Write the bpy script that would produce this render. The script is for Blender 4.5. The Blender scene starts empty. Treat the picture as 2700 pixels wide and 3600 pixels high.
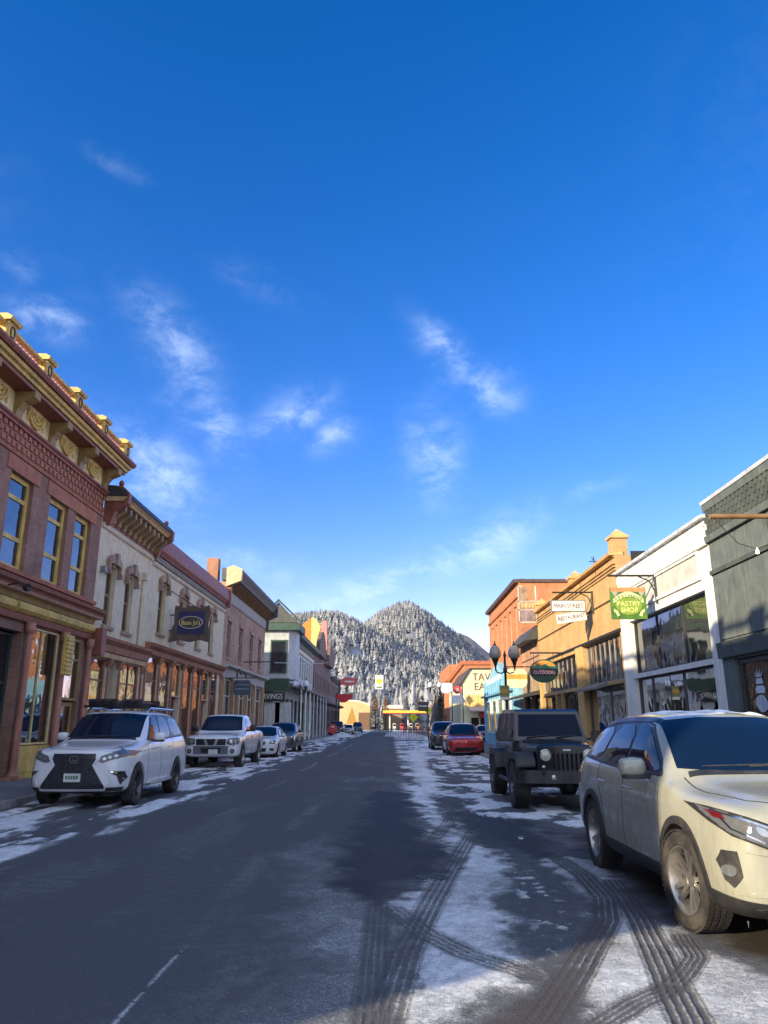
import bpy, bmesh, math, random
import numpy as np
from mathutils import Vector, Matrix, geometry, noise
from mathutils.bvhtree import BVHTree
PI = math.pi
R = math.radians
scene = bpy.context.scene
col = scene.collection
rnd = random.Random(7)

# ------------------------------------------------------------------ camera
cam_d = bpy.data.cameras.new('camera'); cam = bpy.data.objects.new('camera', cam_d); col.objects.link(cam)
cam.location = (0, 0, 1.55)
cam.rotation_euler = (PI/2 + math.atan(745/2650), 0, math.atan(25/2752.7))
cam_d.sensor_fit = 'VERTICAL'; cam_d.sensor_height = 24.0
cam_d.lens = 24.0*2650/3600
cam_d.clip_start = 0.05; cam_d.clip_end = 6000
scene.camera = cam

# ------------------------------------------------------------------ light
SAZ = math.atan2(0.765, 0.645)            # the sun stands behind the camera and to its left
SEL = R(17.6)
to_sun = Vector((-math.sin(SAZ)*math.cos(SEL), -math.cos(SAZ)*math.cos(SEL), math.sin(SEL)))
sd = bpy.data.lights.new('sun', 'SUN'); sun = bpy.data.objects.new('sun', sd); col.objects.link(sun)
sd.energy = 4.1; sd.angle = R(0.5); sd.color = (1.0, 0.83, 0.58)
sun.rotation_euler = to_sun.to_track_quat('Z', 'Y').to_euler()
sun.location = (-30, -30, 30)

scene.view_settings.view_transform = 'Standard'
scene.view_settings.look = 'None'
scene.view_settings.exposure = 1.06
scene.view_settings.gamma = 1.0
scene.cycles.max_bounces = 6
scene.cycles.transparent_max_bounces = 8
scene.cycles.use_denoising = True

world = bpy.data.worlds.new('World'); scene.world = world; world.use_nodes = True
wt = world.node_tree; wt.nodes.clear()
def wn(t, **k):
    n = wt.nodes.new(t)
    for a, b in k.items(): setattr(n, a, b)
    return n
def wmath(op, a, b=None, c=None, clamp=False):
    n = wn('ShaderNodeMath', operation=op); n.use_clamp = clamp
    for i, q in enumerate((a, b, c)):
        if q is None: continue
        if isinstance(q, (int, float)): n.inputs[i].default_value = q
        else: wt.links.new(q, n.inputs[i])
    return n.outputs[0]
def wvec(op, a, b, idx=0):
    n = wn('ShaderNodeVectorMath', operation=op)
    for i, q in enumerate((a, b)):
        if isinstance(q, (tuple, Vector)): n.inputs[i].default_value = q
        else: wt.links.new(q, n.inputs[i])
    return n.outputs['Value' if op == 'DOT_PRODUCT' else 'Vector']
sky = wn('ShaderNodeTexSky'); sky.sky_type = 'NISHITA'; sky.sun_disc = False
sky.sun_elevation = SEL; sky.sun_rotation = PI + SAZ
sky.altitude = 2300; sky.air_density = 1.0; sky.dust_density = 0.25; sky.ozone_density = 2.2
tc = wn('ShaderNodeTexCoord'); dirv = tc.outputs['Generated']
hsv = wn('ShaderNodeHueSaturation'); hsv.inputs['Saturation'].default_value = 1.36
hsv.inputs['Hue'].default_value = 0.506
wt.links.new(sky.outputs[0], hsv.inputs['Color'])
tint = wvec('MULTIPLY', hsv.outputs[0], (1.72, .90, 1.0))
# thin clouds: wisps of noise gathered round a dozen directions of the sky
CL = [  # azimuth deg (+ right of the street), elevation deg, half width, half height, roll deg, strength
    (-26.6, 27.2, 2.6, 1.7, 5, .52), (-17.2, 26.3, 3.6, 1.5, -48, .50), (-15.0, 22.0, 3.4, 1.6, -50, .50), (-8.6, 23.0, 3.0, 1.5, 14, .66), (-4.4, 21.7, 1.7, 1.1, 25, .60),
    (5.9, 27.4, 3.4, 1.1, -50, .52), (9.3, 24.2, 2.2, 1.3, -50, .55), (3.8, 20.4, 1.9, 3.2, -12, .62), (7.4, 13.2, 4.0, 1.7, 22, .78), (-1.6, 10.0, 10, 1.3, 13, .66), (-11.4, 11.2, 4.6, 1.2, -8, .5),
    (-18.8, 17.6, 4.2, 2.2, -35, .75), (-21.5, 14.0, 4.0, 2.4, -30, .55), (-23.9, 38.4, 1.5, .6, -25, .28), (-10.7, 31.9, 3.0, 1.2, -20, .16), (-29.5, 31.0, 2.2, 1.0, -40, .16), (14.5, 15.6, 3.2, .7, 15, .25),
    (2.0, 6.0, 18, 2.0, 3, .22), (-6, 8.0, 9, 1.3, 9, .42), (3.5, 11.3, 6, 1.3, 17, .6), (-62, 30, 16, 7, 10, .5), (70, 35, 18, 8, -15, .5), (150, 30, 30, 9, 20, .5)]
nz = wn('ShaderNodeTexNoise'); nz.inputs['Scale'].default_value = 17; nz.inputs['Detail'].default_value = 9; nz.inputs['Roughness'].default_value = .66; nz.inputs['Distortion'].default_value = .25
mp = wn('ShaderNodeMapping'); mp.inputs['Scale'].default_value = (1.0, 1.0, 1.7); mp.inputs['Rotation'].default_value = (.2, .5, .1)
wt.links.new(dirv, mp.inputs[0]); wt.links.new(mp.outputs[0], nz.inputs['Vector'])
wrp = wn('ShaderNodeTexNoise'); wrp.inputs['Scale'].default_value = 5; wrp.inputs['Detail'].default_value = 4
wt.links.new(dirv, wrp.inputs['Vector'])
woff = wvec('MULTIPLY', wvec('SUBTRACT', wrp.outputs['Color'], (.5, .5, .5)), (.10, .10, .10))
wdir = wvec('ADD', dirv, woff)
total = None
for az, el, hw, hh, roll, stg in CL:
    a, e = R(az), R(el)
    c = Vector((math.sin(a)*math.cos(e), math.cos(a)*math.cos(e), math.sin(e)))
    r_ = Vector((math.cos(a), -math.sin(a), 0)); u_ = r_.cross(c)
    q = R(roll); ax = r_*math.cos(q) + u_*math.sin(q); ay = u_*math.cos(q) - r_*math.sin(q)
    dx = wmath('SUBTRACT', wvec('DOT_PRODUCT', wdir, ax/math.tan(R(hw))), c.dot(ax)/math.tan(R(hw)))
    dy = wmath('SUBTRACT', wvec('DOT_PRODUCT', wdir, ay/math.tan(R(hh))), c.dot(ay)/math.tan(R(hh)))
    d2 = wmath('ADD', wmath('MULTIPLY', dx, dx), wmath('MULTIPLY', dy, dy))
    g_ = wmath('MULTIPLY', wmath('POWER', 2.718, wmath('MULTIPLY', d2, -1.1)), stg)
    g_ = wmath('MULTIPLY', g_, wmath('GREATER_THAN', wvec('DOT_PRODUCT', dirv, c), 0.0))
    total = g_ if total is None else wmath('MAXIMUM', total, g_)
wisp = wn('ShaderNodeMapRange'); wisp.interpolation_type = 'SMOOTHSTEP'
wisp.inputs['From Min'].default_value = .36; wisp.inputs['From Max'].default_value = .72
wt.links.new(nz.outputs[0], wisp.inputs['Value'])
cover = wmath('MULTIPLY', wmath('MULTIPLY', total, .72), wmath('ADD', wmath('MULTIPLY', wisp.outputs[0], .95), .10), clamp=True)
cmix = wn('ShaderNodeMix', data_type='RGBA'); wt.links.new(cover, cmix.inputs[0])
wt.links.new(tint, cmix.inputs[6]); cmix.inputs[7].default_value = (3.3, 4.0, 5.2, 1)
# bright cloud added to the unseen sky behind the camera to lift the shade
fill_veil = wn('ShaderNodeMapRange'); fill_veil.interpolation_type = 'SMOOTHSTEP'
fill_veil.inputs['From Min'].default_value = .34; fill_veil.inputs['From Max'].default_value = -.25
wt.links.new(wvec('DOT_PRODUCT', dirv, Vector((0, 1, 0))), fill_veil.inputs['Value'])
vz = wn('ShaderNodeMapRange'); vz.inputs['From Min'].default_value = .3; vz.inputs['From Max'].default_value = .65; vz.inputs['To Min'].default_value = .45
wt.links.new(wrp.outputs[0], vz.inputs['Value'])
vmix = wn('ShaderNodeMix', data_type='RGBA'); wt.links.new(wmath('MULTIPLY', fill_veil.outputs[0], vz.outputs[0]), vmix.inputs[0])
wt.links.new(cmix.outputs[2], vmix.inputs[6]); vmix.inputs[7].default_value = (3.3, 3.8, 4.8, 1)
bg = wn('ShaderNodeBackground'); bg.inputs[1].default_value = 0.15
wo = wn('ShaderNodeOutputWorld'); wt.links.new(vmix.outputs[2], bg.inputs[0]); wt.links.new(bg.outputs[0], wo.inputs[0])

# ------------------------------------------------------------------ materials
def newmat(name):
    m = bpy.data.materials.new(name); m.use_nodes = True
    nt = m.node_tree; b = nt.nodes['Principled BSDF']
    return m, nt, b
def rgba(c, k=1.0): return (c[0]*k, c[1]*k, c[2]*k, 1)
class NT:
    """small helper round a node tree"""
    def __init__(s, nt): s.nt = nt
    def n(s, t, **k):
        q = s.nt.nodes.new(t)
        for a, b in k.items(): setattr(q, a, b)
        return q
    def l(s, a, b): s.nt.links.new(a, b)
    def m(s, op, a, b=None, c=None, clamp=False):
        q = s.n('ShaderNodeMath', operation=op); q.use_clamp = clamp
        for i, v in enumerate((a, b, c)):
            if v is None: continue
            if isinstance(v, (int, float)): q.inputs[i].default_value = v
            else: s.l(v, q.inputs[i])
        return q.outputs[0]
    def noise(s, vec, scale, detail=4, rough=.55, dist=0):
        q = s.n('ShaderNodeTexNoise'); q.inputs['Scale'].default_value = scale; q.inputs['Detail'].default_value = detail
        q.inputs['Roughness'].default_value = rough; q.inputs['Distortion'].default_value = dist
        if vec is not None: s.l(vec, q.inputs['Vector'])
        return q.outputs[0]
    def rng(s, v, a, b, c=0, d=1, smooth=True):
        q = s.n('ShaderNodeMapRange'); q.interpolation_type = 'SMOOTHSTEP' if smooth else 'LINEAR'
        s.l(v, q.inputs['Value'])
        for k, w in zip(('From Min', 'From Max', 'To Min', 'To Max'), (a, b, c, d)): q.inputs[k].default_value = w
        return q.outputs[0]
    def mix(s, f, a, b):
        q = s.n('ShaderNodeMix', data_type='RGBA')
        if isinstance(f, (int, float)): q.inputs[0].default_value = f
        else: s.l(f, q.inputs[0])
        for i, v in ((6, a), (7, b)):
            if isinstance(v, tuple): q.inputs[i].default_value = v
            else: s.l(v, q.inputs[i])
        return q.outputs[2]
    def bump(s, h, strength, dist=.02):
        q = s.n('ShaderNodeBump'); q.inputs['Strength'].default_value = strength; q.inputs['Distance'].default_value = dist
        s.l(h, q.inputs['Height']); return q.outputs[0]
    def scl(s, vec, v3, rot=(0, 0, 0)):
        q = s.n('ShaderNodeMapping'); q.inputs['Scale'].default_value = v3; q.inputs['Rotation'].default_value = rot
        s.l(vec, q.inputs[0]); return q.outputs[0]
_mc = {}
def pm(name, c, rough=.6, metal=0., var=.18, scale=2.5, bump=.15, coat=0., streak=.25, dirt=None):
    """painted / plain surface: two octaves of tone, rain streaks, fine bump"""
    if name in _mc: return _mc[name]
    m, nt, b = newmat(name); t = NT(nt)
    oc = t.n('ShaderNodeTexCoord').outputs['Object']
    n1 = t.noise(oc, scale, 6, .6); n2 = t.noise(t.scl(oc, (6, 6, .6)), 1.6, 5, .6)
    f = t.m('ADD', t.rng(n1, .3, .7, 1-var, 1+var), t.rng(n2, .35, .7, streak*.5, -streak*.5))
    q = t.n('ShaderNodeVectorMath', operation='SCALE'); q.inputs[0].default_value = c[:3]; t.l(f, q.inputs['Scale'])
    cc = q.outputs[0]
    if dirt:
        dn = t.rng(t.noise(oc, 5, 6, .7), .42, .68, 0, dirt[3])
        cc = t.mix(dn, cc, rgba(dirt))
    t.l(cc, b.inputs['Base Color'])
    t.l(t.rng(n1, .3, .7, max(0.02, rough-.08), min(1, rough+.1)), b.inputs['Roughness'])
    b.inputs['Metallic'].default_value = metal; b.inputs['Coat Weight'].default_value = coat
    if bump: t.l(t.bump(t.noise(oc, 28, 4, .6), bump, .012), b.inputs['Normal'])
    _mc[name] = m; return m
def brick(name, c1, c2, mortar, bw=.21, bh=.068, ms=.012, var=.25, stain=(.05, .04, .035), stw=.45):
    if name in _mc: return _mc[name]
    m, nt, b = newmat(name); t = NT(nt)
    oc = t.n('ShaderNodeTexCoord').outputs['Object']
    sx = t.n('ShaderNodeSeparateXYZ'); t.l(oc, sx.inputs[0])
    cx = t.n('ShaderNodeCombineXYZ'); t.l(t.m('ADD', sx.outputs[0], sx.outputs[1]), cx.inputs[0]); t.l(sx.outputs[2], cx.inputs[1])
    bt = t.n('ShaderNodeTexBrick'); t.l(cx.outputs[0], bt.inputs['Vector'])
    bt.inputs['Scale'].default_value = 1; bt.inputs['Brick Width'].default_value = bw; bt.inputs['Row Height'].default_value = bh
    bt.inputs['Mortar Size'].default_value = ms; bt.inputs['Mortar Smooth'].default_value = .3; bt.inputs['Bias'].default_value = -.1
    bt.inputs['Color1'].default_value = rgba(c1); bt.inputs['Color2'].default_value = rgba(c2); bt.inputs['Mortar'].default_value = rgba(mortar)
    n1 = t.noise(oc, .9, 7, .65)
    q = t.n('ShaderNodeVectorMath', operation='SCALE'); t.l(bt.outputs[0], q.inputs[0]); t.l(t.rng(n1, .3, .7, 1-var, 1+var), q.inputs['Scale'])
    n2 = t.noise(t.scl(oc, (1.6, 1.6, .35)), 1.3, 6, .65)
    t.l(t.mix(t.rng(n2, .52, .8, 0, stw), q.outputs[0], rgba(stain)), b.inputs['Base Color'])
    b.inputs['Roughness'].default_value = .88
    hh = t.m('ADD', t.m('MULTIPLY', bt.outputs['Fac'], -1.0), t.m('MULTIPLY', t.noise(oc, 40, 3), .5))
    t.l(t.bump(hh, .5, .01), b.inputs['Normal'])
    _mc[name] = m; return m
def glass(name, c=(.015, .02, .028), rough=.03, ior=1.9, wob=.5):
    """dark shop or car glass: mirror sheen over a dark inside, old panes ripple"""
    if name in _mc: return _mc[name]
    m, nt, b = newmat(name); t = NT(nt)
    b.inputs['Base Color'].default_value = rgba(c); b.inputs['Roughness'].default_value = rough; b.inputs['IOR'].default_value = ior
    if wob:
        oc = t.n('ShaderNodeTexCoord').outputs['Object']
        t.l(t.bump(t.noise(oc, 1.3, 2, .5), wob, .03), b.inputs['Normal'])
    _mc[name] = m; return m
def clearglass(name, tint=(.55, .62, .62), ior=1.55, wob=.15):
    if name in _mc: return _mc[name]
    m, nt, b = newmat(name); t = NT(nt); nt.nodes.remove(b)
    out = [n for n in nt.nodes if n.type == 'OUTPUT_MATERIAL'][0]
    tr = t.n('ShaderNodeBsdfTransparent'); tr.inputs[0].default_value = rgba(tint)
    gl = t.n('ShaderNodeBsdfGlossy'); gl.inputs['Roughness'].default_value = .02
    oc = t.n('ShaderNodeTexCoord').outputs['Object']; bn = t.bump(t.noise(oc, 1.1, 2, .5), wob, .03); t.l(bn, gl.inputs['Normal'])
    fr = t.n('ShaderNodeFresnel'); fr.inputs[0].default_value = ior
    mx = t.n('ShaderNodeMixShader'); t.l(fr.outputs[0], mx.inputs[0]); t.l(tr.outputs[0], mx.inputs[1]); t.l(gl.outputs[0], mx.inputs[2])
    t.l(mx.outputs[0], out.inputs[0]); _mc[name] = m; return m
def carpaint(name, c, rough=.25, metal=0., dirt=.35, dc=(.22, .19, .14), top=1.0):
    """paint under a film of road salt that thickens towards the sills"""
    if name in _mc: return _mc[name]
    m, nt, b = newmat(name); t = NT(nt)
    oc = t.n('ShaderNodeTexCoord').outputs['Object']
    sx = t.n('ShaderNodeSeparateXYZ'); t.l(oc, sx.inputs[0])
    lowf = t.rng(sx.outputs[2], .25, top, 1.0, .25)
    n1 = t.rng(t.noise(oc, 3.2, 8, .7), .35, .68, .25, 1.0); n2 = t.rng(t.noise(t.scl(oc, (9, 9, 1.2)), 2.2, 6, .65), .4, .7, .4, 1.1)
    f = t.m('MULTIPLY', t.m('MULTIPLY', t.m('MULTIPLY', n1, n2), lowf), dirt*2.0, clamp=True)
    t.l(t.mix(f, rgba(c), rgba(dc)), b.inputs['Base Color'])
    t.l(t.rng(f, 0, .8, rough, .75), b.inputs['Roughness'])
    b.inputs['Metallic'].default_value = metal; b.inputs['Coat Weight'].default_value = .5; b.inputs['Coat Roughness'].default_value = .06
    t.l(t.rng(f, 0, .6, .7, .05), b.inputs['Coat Weight'])
    _mc[name] = m; return m
def emit(name, c, s):
    m, nt, b = newmat(name); b.inputs['Base Color'].default_value = rgba(c); b.inputs['Emission Color'].default_value = rgba(c); b.inputs['Emission Strength'].default_value = s
    return m

# ------------------------------------------------------------------ mesh helpers
def tag(o, label=None, cat=None, group=None, kind=None):
    if label: o['label'] = label
    if cat: o['category'] = cat
    if group: o['group'] = group
    if kind: o['kind'] = kind
    return o
def empty(name, loc, label, cat, group=None, rz=0):
    o = bpy.data.objects.new(name, None); col.objects.link(o); o.location = loc; o.rotation_euler = (0, 0, rz); o.empty_display_size = .3
    return tag(o, label, cat, group)
class MB:
    def __init__(s, o=(0, 0, 0)): s.v = []; s.f = []; s.o = Vector(o)
    def add(s, vs, fs):
        k = len(s.v); s.v += [tuple(Vector(p) - s.o) for p in vs]; s.f += [tuple(i+k for i in f) for f in fs]
    def quad(s, *p): s.add(p, [tuple(range(len(p)))])
    def box(s, x0, x1, y0, y1, z0, z1):
        s.add([(x, y, z) for x in (x0, x1) for y in (y0, y1) for z in (z0, z1)], [(0, 1, 3, 2), (4, 6, 7, 5), (0, 4, 5, 1), (2, 3, 7, 6), (0, 2, 6, 4), (1, 5, 7, 3)])
    def hull8(s, p): s.add(p, [(0, 1, 3, 2), (4, 6, 7, 5), (0, 4, 5, 1), (2, 3, 7, 6), (0, 2, 6, 4), (1, 5, 7, 3)])
    def prism(s, a, b):
        n = len(a); s.add(list(a)+list(b), [tuple(range(n)), tuple(range(2*n-1, n-1, -1))] + [(i, (i+1) % n, n+(i+1) % n, n+i) for i in range(n)])
    def tube(s, pts, r, n=8, close=True):
        pts = [Vector(p) for p in pts]; rs = r if isinstance(r, (list, tuple)) else [r]*len(pts); k = len(s.v); ring = []
        for i, p in enumerate(pts):
            d = (pts[min(i+1, len(pts)-1)] - pts[max(i-1, 0)]).normalized()
            a = d.cross(Vector((0, 0, 1)) if abs(d.z) < .9 else Vector((1, 0, 0))).normalized(); b = d.cross(a)
            ring.append([p + (a*math.cos(2*PI*j/n) + b*math.sin(2*PI*j/n))*rs[i] for j in range(n)])
        vs = [q for rg in ring for q in rg]; fs = [(i*n+j, i*n+(j+1) % n, (i+1)*n+(j+1) % n, (i+1)*n+j) for i in range(len(pts)-1) for j in range(n)]
        if close: fs += [tuple(range(n)), tuple(range((len(pts)-1)*n, len(pts)*n))]
        s.add(vs, fs)
    def lathe(s, prof, c, axis='Z', n=20, a0=0, a1=2*PI):
        """prof: (radius, along) pairs turned round the axis through c"""
        vs = []; full = abs(a1-a0-2*PI) < 1e-6; m = n if full else n+1
        for r, h in prof:
            for j in range(m):
                a = a0 + (a1-a0)*j/n; u, w = r*math.cos(a), r*math.sin(a)
                vs.append((c[0]+u, c[1]+w, c[2]+h) if axis == 'Z' else ((c[0]+h, c[1]+u, c[2]+w) if axis == 'X' else (c[0]+u, c[1]+h, c[2]+w)))
        fs = []
        for i in range(len(prof)-1):
            for j in range(m if full else m-1):
                k = (j+1) % m; fs.append((i*m+j, i*m+k, (i+1)*m+k, (i+1)*m+j))
        s.add(vs, fs)
    def build(s, name, mat, parent=None, smooth=None, label=None, bevel=0, loc=None):
        me = bpy.data.meshes.new(name); me.from_pydata(s.v, [], s.f); bm = bmesh.new(); bm.from_mesh(me)
        bmesh.ops.remove_doubles(bm, verts=bm.verts, dist=1e-5) if smooth else None
        if bevel: 
            bmesh.ops.remove_doubles(bm, verts=bm.verts, dist=1e-5)
            bmesh.ops.bevel(bm, geom=[e for e in bm.edges if e.is_manifold and e.calc_face_angle(0) > .5], offset=bevel, segments=2, affect='EDGES', clamp_overlap=True)
        bmesh.ops.recalc_face_normals(bm, faces=bm.faces); bm.to_mesh(me); bm.free()
        if smooth:
            me.shade_smooth()
            me.set_sharp_from_angle(angle=R(smooth))
        me.materials.append(mat)
        o = bpy.data.objects.new(name, me); col.objects.link(o)
        if parent: o.parent = parent
        elif loc is not None: o.location = loc
        if label: o['label'] = label
        return o
def text_mesh(body, size, mat, name, parent, M, ext=.008, width=1.0):
    cu = bpy.data.curves.new(name, 'FONT'); cu.body = body; cu.size = size; cu.extrude = ext; cu.align_x = 'CENTER'; cu.align_y = 'CENTER'
    t = bpy.data.objects.new('tmp', cu); col.objects.link(t); bpy.context.view_layer.update()
    me = bpy.data.meshes.new_from_object(t.evaluated_get(bpy.context.evaluated_depsgraph_get()))
    bpy.data.objects.remove(t); bpy.data.curves.remove(cu)
    me.transform(Matrix.Diagonal((width, 1, 1, 1))); me.transform(M); me.materials.clear(); me.materials.append(mat)
    o = bpy.data.objects.new(name, me); col.objects.link(o); o.parent = parent; return o
FRONT = Matrix.Rotation(PI/2, 4, 'X')     # text standing up and facing -Y
def copy_tree(o, parent=None):
    c = o.copy(); col.objects.link(c); c.parent = parent
    for ch in list(o.children): copy_tree(ch, c)
    return c
def ell(cx, cz, rx, rz, n=24, a0=0): return [(cx+rx*math.cos(a0+2*PI*i/n), cz+rz*math.sin(a0+2*PI*i/n)) for i in range(n)]
# ------------------------------------------------------------------ the ground: road, kerbs, pavements
def polyd(X, Y, poly):
    """signed distance (positive inside) of grid points to a polygon"""
    P = np.array(poly, float); n = len(P); d = np.full(X.shape, 1e9); ins = np.zeros(X.shape, bool)
    for i in range(n):
        a, b = P[i], P[(i+1) % n]; e = b-a; w0, w1 = X-a[0], Y-a[1]
        t = np.clip((w0*e[0]+w1*e[1])/(e@e+1e-12), 0, 1); d = np.minimum(d, np.hypot(w0-e[0]*t, w1-e[1]*t))
        c = ((a[1] > Y) != (b[1] > Y)) & (X < (b[0]-a[0])*(Y-a[1])/(b[1]-a[1]+1e-12)+a[0]); ins ^= c
    return np.where(ins, d, -d)
def lined(X, Y, line):
    """distance across and position along a polyline, side-signed"""
    P = np.array(line, float); best = np.full(X.shape, 1e9); sg = np.zeros(X.shape); al = np.zeros(X.shape); L = 0
    for i in range(len(P)-1):
        a, b = P[i], P[i+1]; e = b-a; ll = math.hypot(*e); w0, w1 = X-a[0], Y-a[1]
        t = np.clip((w0*e[0]+w1*e[1])/(ll*ll), 0, 1); d = np.hypot(w0-e[0]*t, w1-e[1]*t); m = d < best
        s_ = (w0*e[1]-w1*e[0])/ll; sg = np.where(m, s_, sg); al = np.where(m, L+t*ll, al); best = np.minimum(best, d); L += ll
    return best, sg, al
def smooth01(a, b, v): t = np.clip((v-a)/(b-a), 0, 1); return t*t*(3-2*t)
def vnoise(X, Y, seed=0):
    """value noise"""
    xi = np.floor(X).astype(np.int64); yi = np.floor(Y).astype(np.int64); fx = X-xi; fy = Y-yi; fx = fx*fx*(3-2*fx); fy = fy*fy*(3-2*fy)
    def h(a, b):
        k = (a*374761393 + b*668265263 + seed*2147483647) & 0xffffffff; k = ((k ^ (k >> 13))*1274126177) & 0xffffffff
        return ((k ^ (k >> 16)) & 0xffff)/65535.0
    return (h(xi, yi)*(1-fx)+h(xi+1, yi)*fx)*(1-fy) + (h(xi, yi+1)*(1-fx)+h(xi+1, yi+1)*fx)*fy
def fbm(X, Y, o=4, seed=0, g=.55):
    s = 0; a = 1; n = 0
    for i in range(o): s = s+a*vnoise(X*2**i+i*17.3, Y*2**i+i*5.1, seed+i); n += a; a *= g
    return s/n
def grid_mesh(name, X, Y, Z, mat, attrs=None):
    ny, nx = X.shape; me = bpy.data.meshes.new(name)
    co = np.stack([X, Y, Z], -1).reshape(-1, 3).astype(np.float32)
    i = np.arange(ny*nx).reshape(ny, nx); q = np.stack([i[:-1, :-1], i[:-1, 1:], i[1:, 1:], i[1:, :-1]], -1).reshape(-1, 4)
    me.vertices.add(len(co)); me.vertices.foreach_set('co', co.ravel())
    me.loops.add(q.size); me.loops.foreach_set('vertex_index', q.ravel().astype(np.int32))
    me.polygons.add(len(q)); me.polygons.foreach_set('loop_start', np.arange(0, q.size, 4, dtype=np.int32))
    me.polygons.foreach_set('use_smooth', np.ones(len(q), bool)); me.update(calc_edges=True)
    for k, v in (attrs or {}).items():
        a = me.attributes.new(k, 'FLOAT', 'POINT'); a.data.foreach_set('value', v.reshape(-1).astype(np.float32))
    me.materials.append(mat); o = bpy.data.objects.new(name, me); col.objects.link(o); o['kind'] = 'structure'; return o

def road_material():
    m, nt, b = newmat('asphalt_and_snow'); t = NT(nt)
    oc = t.n('ShaderNodeTexCoord').outputs['Object']
    def at(k): q = t.n('ShaderNodeAttribute'); q.attribute_name = k; return q.outputs['Fac']
    snow, wet, dirt, paint = at('snow'), at('wet'), at('dirt'), at('paint')
    grit = t.noise(oc, 95, 3, .7); fine = t.noise(oc, 33, 5, .75); mid = t.noise(oc, 7, 6, .7); big = t.noise(oc, .8, 5, .6)
    # asphalt
    asp = t.mix(t.rng(grit, .35, .65), (.055, .060, .070, 1), (.125, .133, .150, 1))
    asp = t.mix(t.rng(big, .3, .7, 0, .5), asp, (.092, .095, .102, 1))
    asp = t.mix(t.rng(fine, .55, .75, 0, .40), asp, (.24, .25, .27, 1))
    asp = t.mix(t.m('MULTIPLY', dirt, t.rng(mid, .3, .7, .55, 1)), asp, (.075, .052, .032, 1))
    asp = t.mix(t.m('MULTIPLY', wet, .8), asp, (.012, .012, .014, 1))
    asp = t.mix(t.m('MULTIPLY', paint, t.rng(t.noise(oc, 14, 5, .8), .35, .6)), asp, (.36, .37, .38, 1))
    # snow breaks up with grit where it is thin
    s1 = t.m('ADD', snow, t.m('MULTIPLY', t.m('SUBTRACT', grit, .5), 1.15)); s1 = t.m('ADD', s1, t.m('MULTIPLY', t.m('SUBTRACT', fine, .5), .9))
    cov = t.rng(s1, .34, .86)
    film = t.m('MULTIPLY', t.rng(t.m('ADD', snow, t.m('MULTIPLY', t.m('SUBTRACT', mid, .5), .8)), .08, .55), .42)
    asp = t.mix(film, asp, (.25, .26, .275, 1))
    sc_ = t.mix(t.rng(mid, .35, .7), (.55, .58, .62, 1), (.84, .86, .89, 1))
    sc_ = t.mix(t.m('MULTIPLY', dirt, .5), sc_, (.27, .24, .20, 1))
    t.l(t.mix(cov, asp, sc_), b.inputs['Base Color'])
    rg = t.m('SUBTRACT', .88, t.m('MULTIPLY', wet, .25)); t.l(rg, b.inputs['Roughness'])
    b.inputs['Specular IOR Level'].default_value = .15
    h = t.m('ADD', t.m('MULTIPLY', grit, .5), t.m('ADD', t.m('MULTIPLY', fine, .9), t.m('MULTIPLY', cov, .6)))
    t.l(t.bump(h, .85, .018), b.inputs['Normal'])
    return m
ys = [2.6]
while ys[-1] < 240: ys.append(ys[-1] + max(.014, min(3.0, ys[-1]**2/2900)))
xs = np.concatenate([np.linspace(-7.4, -4.4, 110)[:-1], np.linspace(-4.4, -1.0, 170)[:-1], np.linspace(-1.0, 3.1, 400)[:-1], np.linspace(3.1, 4.6, 60)])
X, Y = np.meshgrid(xs, np.array(ys))
lo = fbm(X*1.3, Y*1.3, 5, 1); hi = fbm(X*9, Y*9, 4, 2); st = fbm(X*2.4, Y*.55, 5, 3); st2 = fbm(X*1.1+3, Y*.9, 5, 9); wob = (fbm(X*2.3, Y*2.3, 4, 5)-.5)*.7
snow = np.zeros(X.shape)
# parking strip on the left: ridged, half melted
edge = -4.25 + (fbm(Y*.6, Y*0+2, 3, 8)-.5)*.9
m = smooth01(.35, -.25, X-edge); snow = np.maximum(snow, m*(.16+1.1*smooth01(.44, .66, st)))
# dust of snow on the lane and the worn lines
snow = np.maximum(snow, (.10+.16*smooth01(.4, .65, st2))*smooth01(-3.4, -.8, X)*smooth01(16, 8, Y))
snow = np.maximum(snow, .22*smooth01(.42, .6, fbm(X*1.5, Y*.22, 4, 61))*smooth01(-3.9, -3.0, X))
snow = np.maximum(snow, .30*np.exp(-((X+2.2+.05*Y*.3)/.22)**2)*smooth01(.4, .6, fbm(X*2, Y*.5, 3, 62))*smooth01(12, 6, Y))
snow = np.maximum(snow, .42*np.exp(-((X+1.55+.06*np.sin(Y*.7))/.20)**2)*smooth01(.25, .6, st)*smooth01(4, 8, Y)*smooth01(26, 14, Y))
snow = np.maximum(snow, .62*np.exp(-((X+3.05-.05*np.sin(Y*.9))/.10)**2)*smooth01(.40, .6, fbm(X*2, Y*.28, 3, 31))*smooth01(11, 16, Y))
# thin cover in the foreground between the lanes
B = polyd(X+wob, Y+wob, [(-1.5, 10.2), (-.9, 12), (-.35, 7.8), (.3, 7.6), (.6, 5.2), (.6, 4), (-.6, 3), (-1.2, 3), (-.75, 5.5), (-1.0, 7.5)])
snow = np.maximum(snow, smooth01(-.55, .55, B)*(.33+.25*lo))
Bb = polyd(X+wob, Y+wob, [(-.33, 7.2), (-.1, 7.2), (-.1, 5.2), (-.45, 5.0), (-.55, 6.2)]); snow = np.maximum(snow, smooth01(-.1, .15, Bb)*.55)
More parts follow.
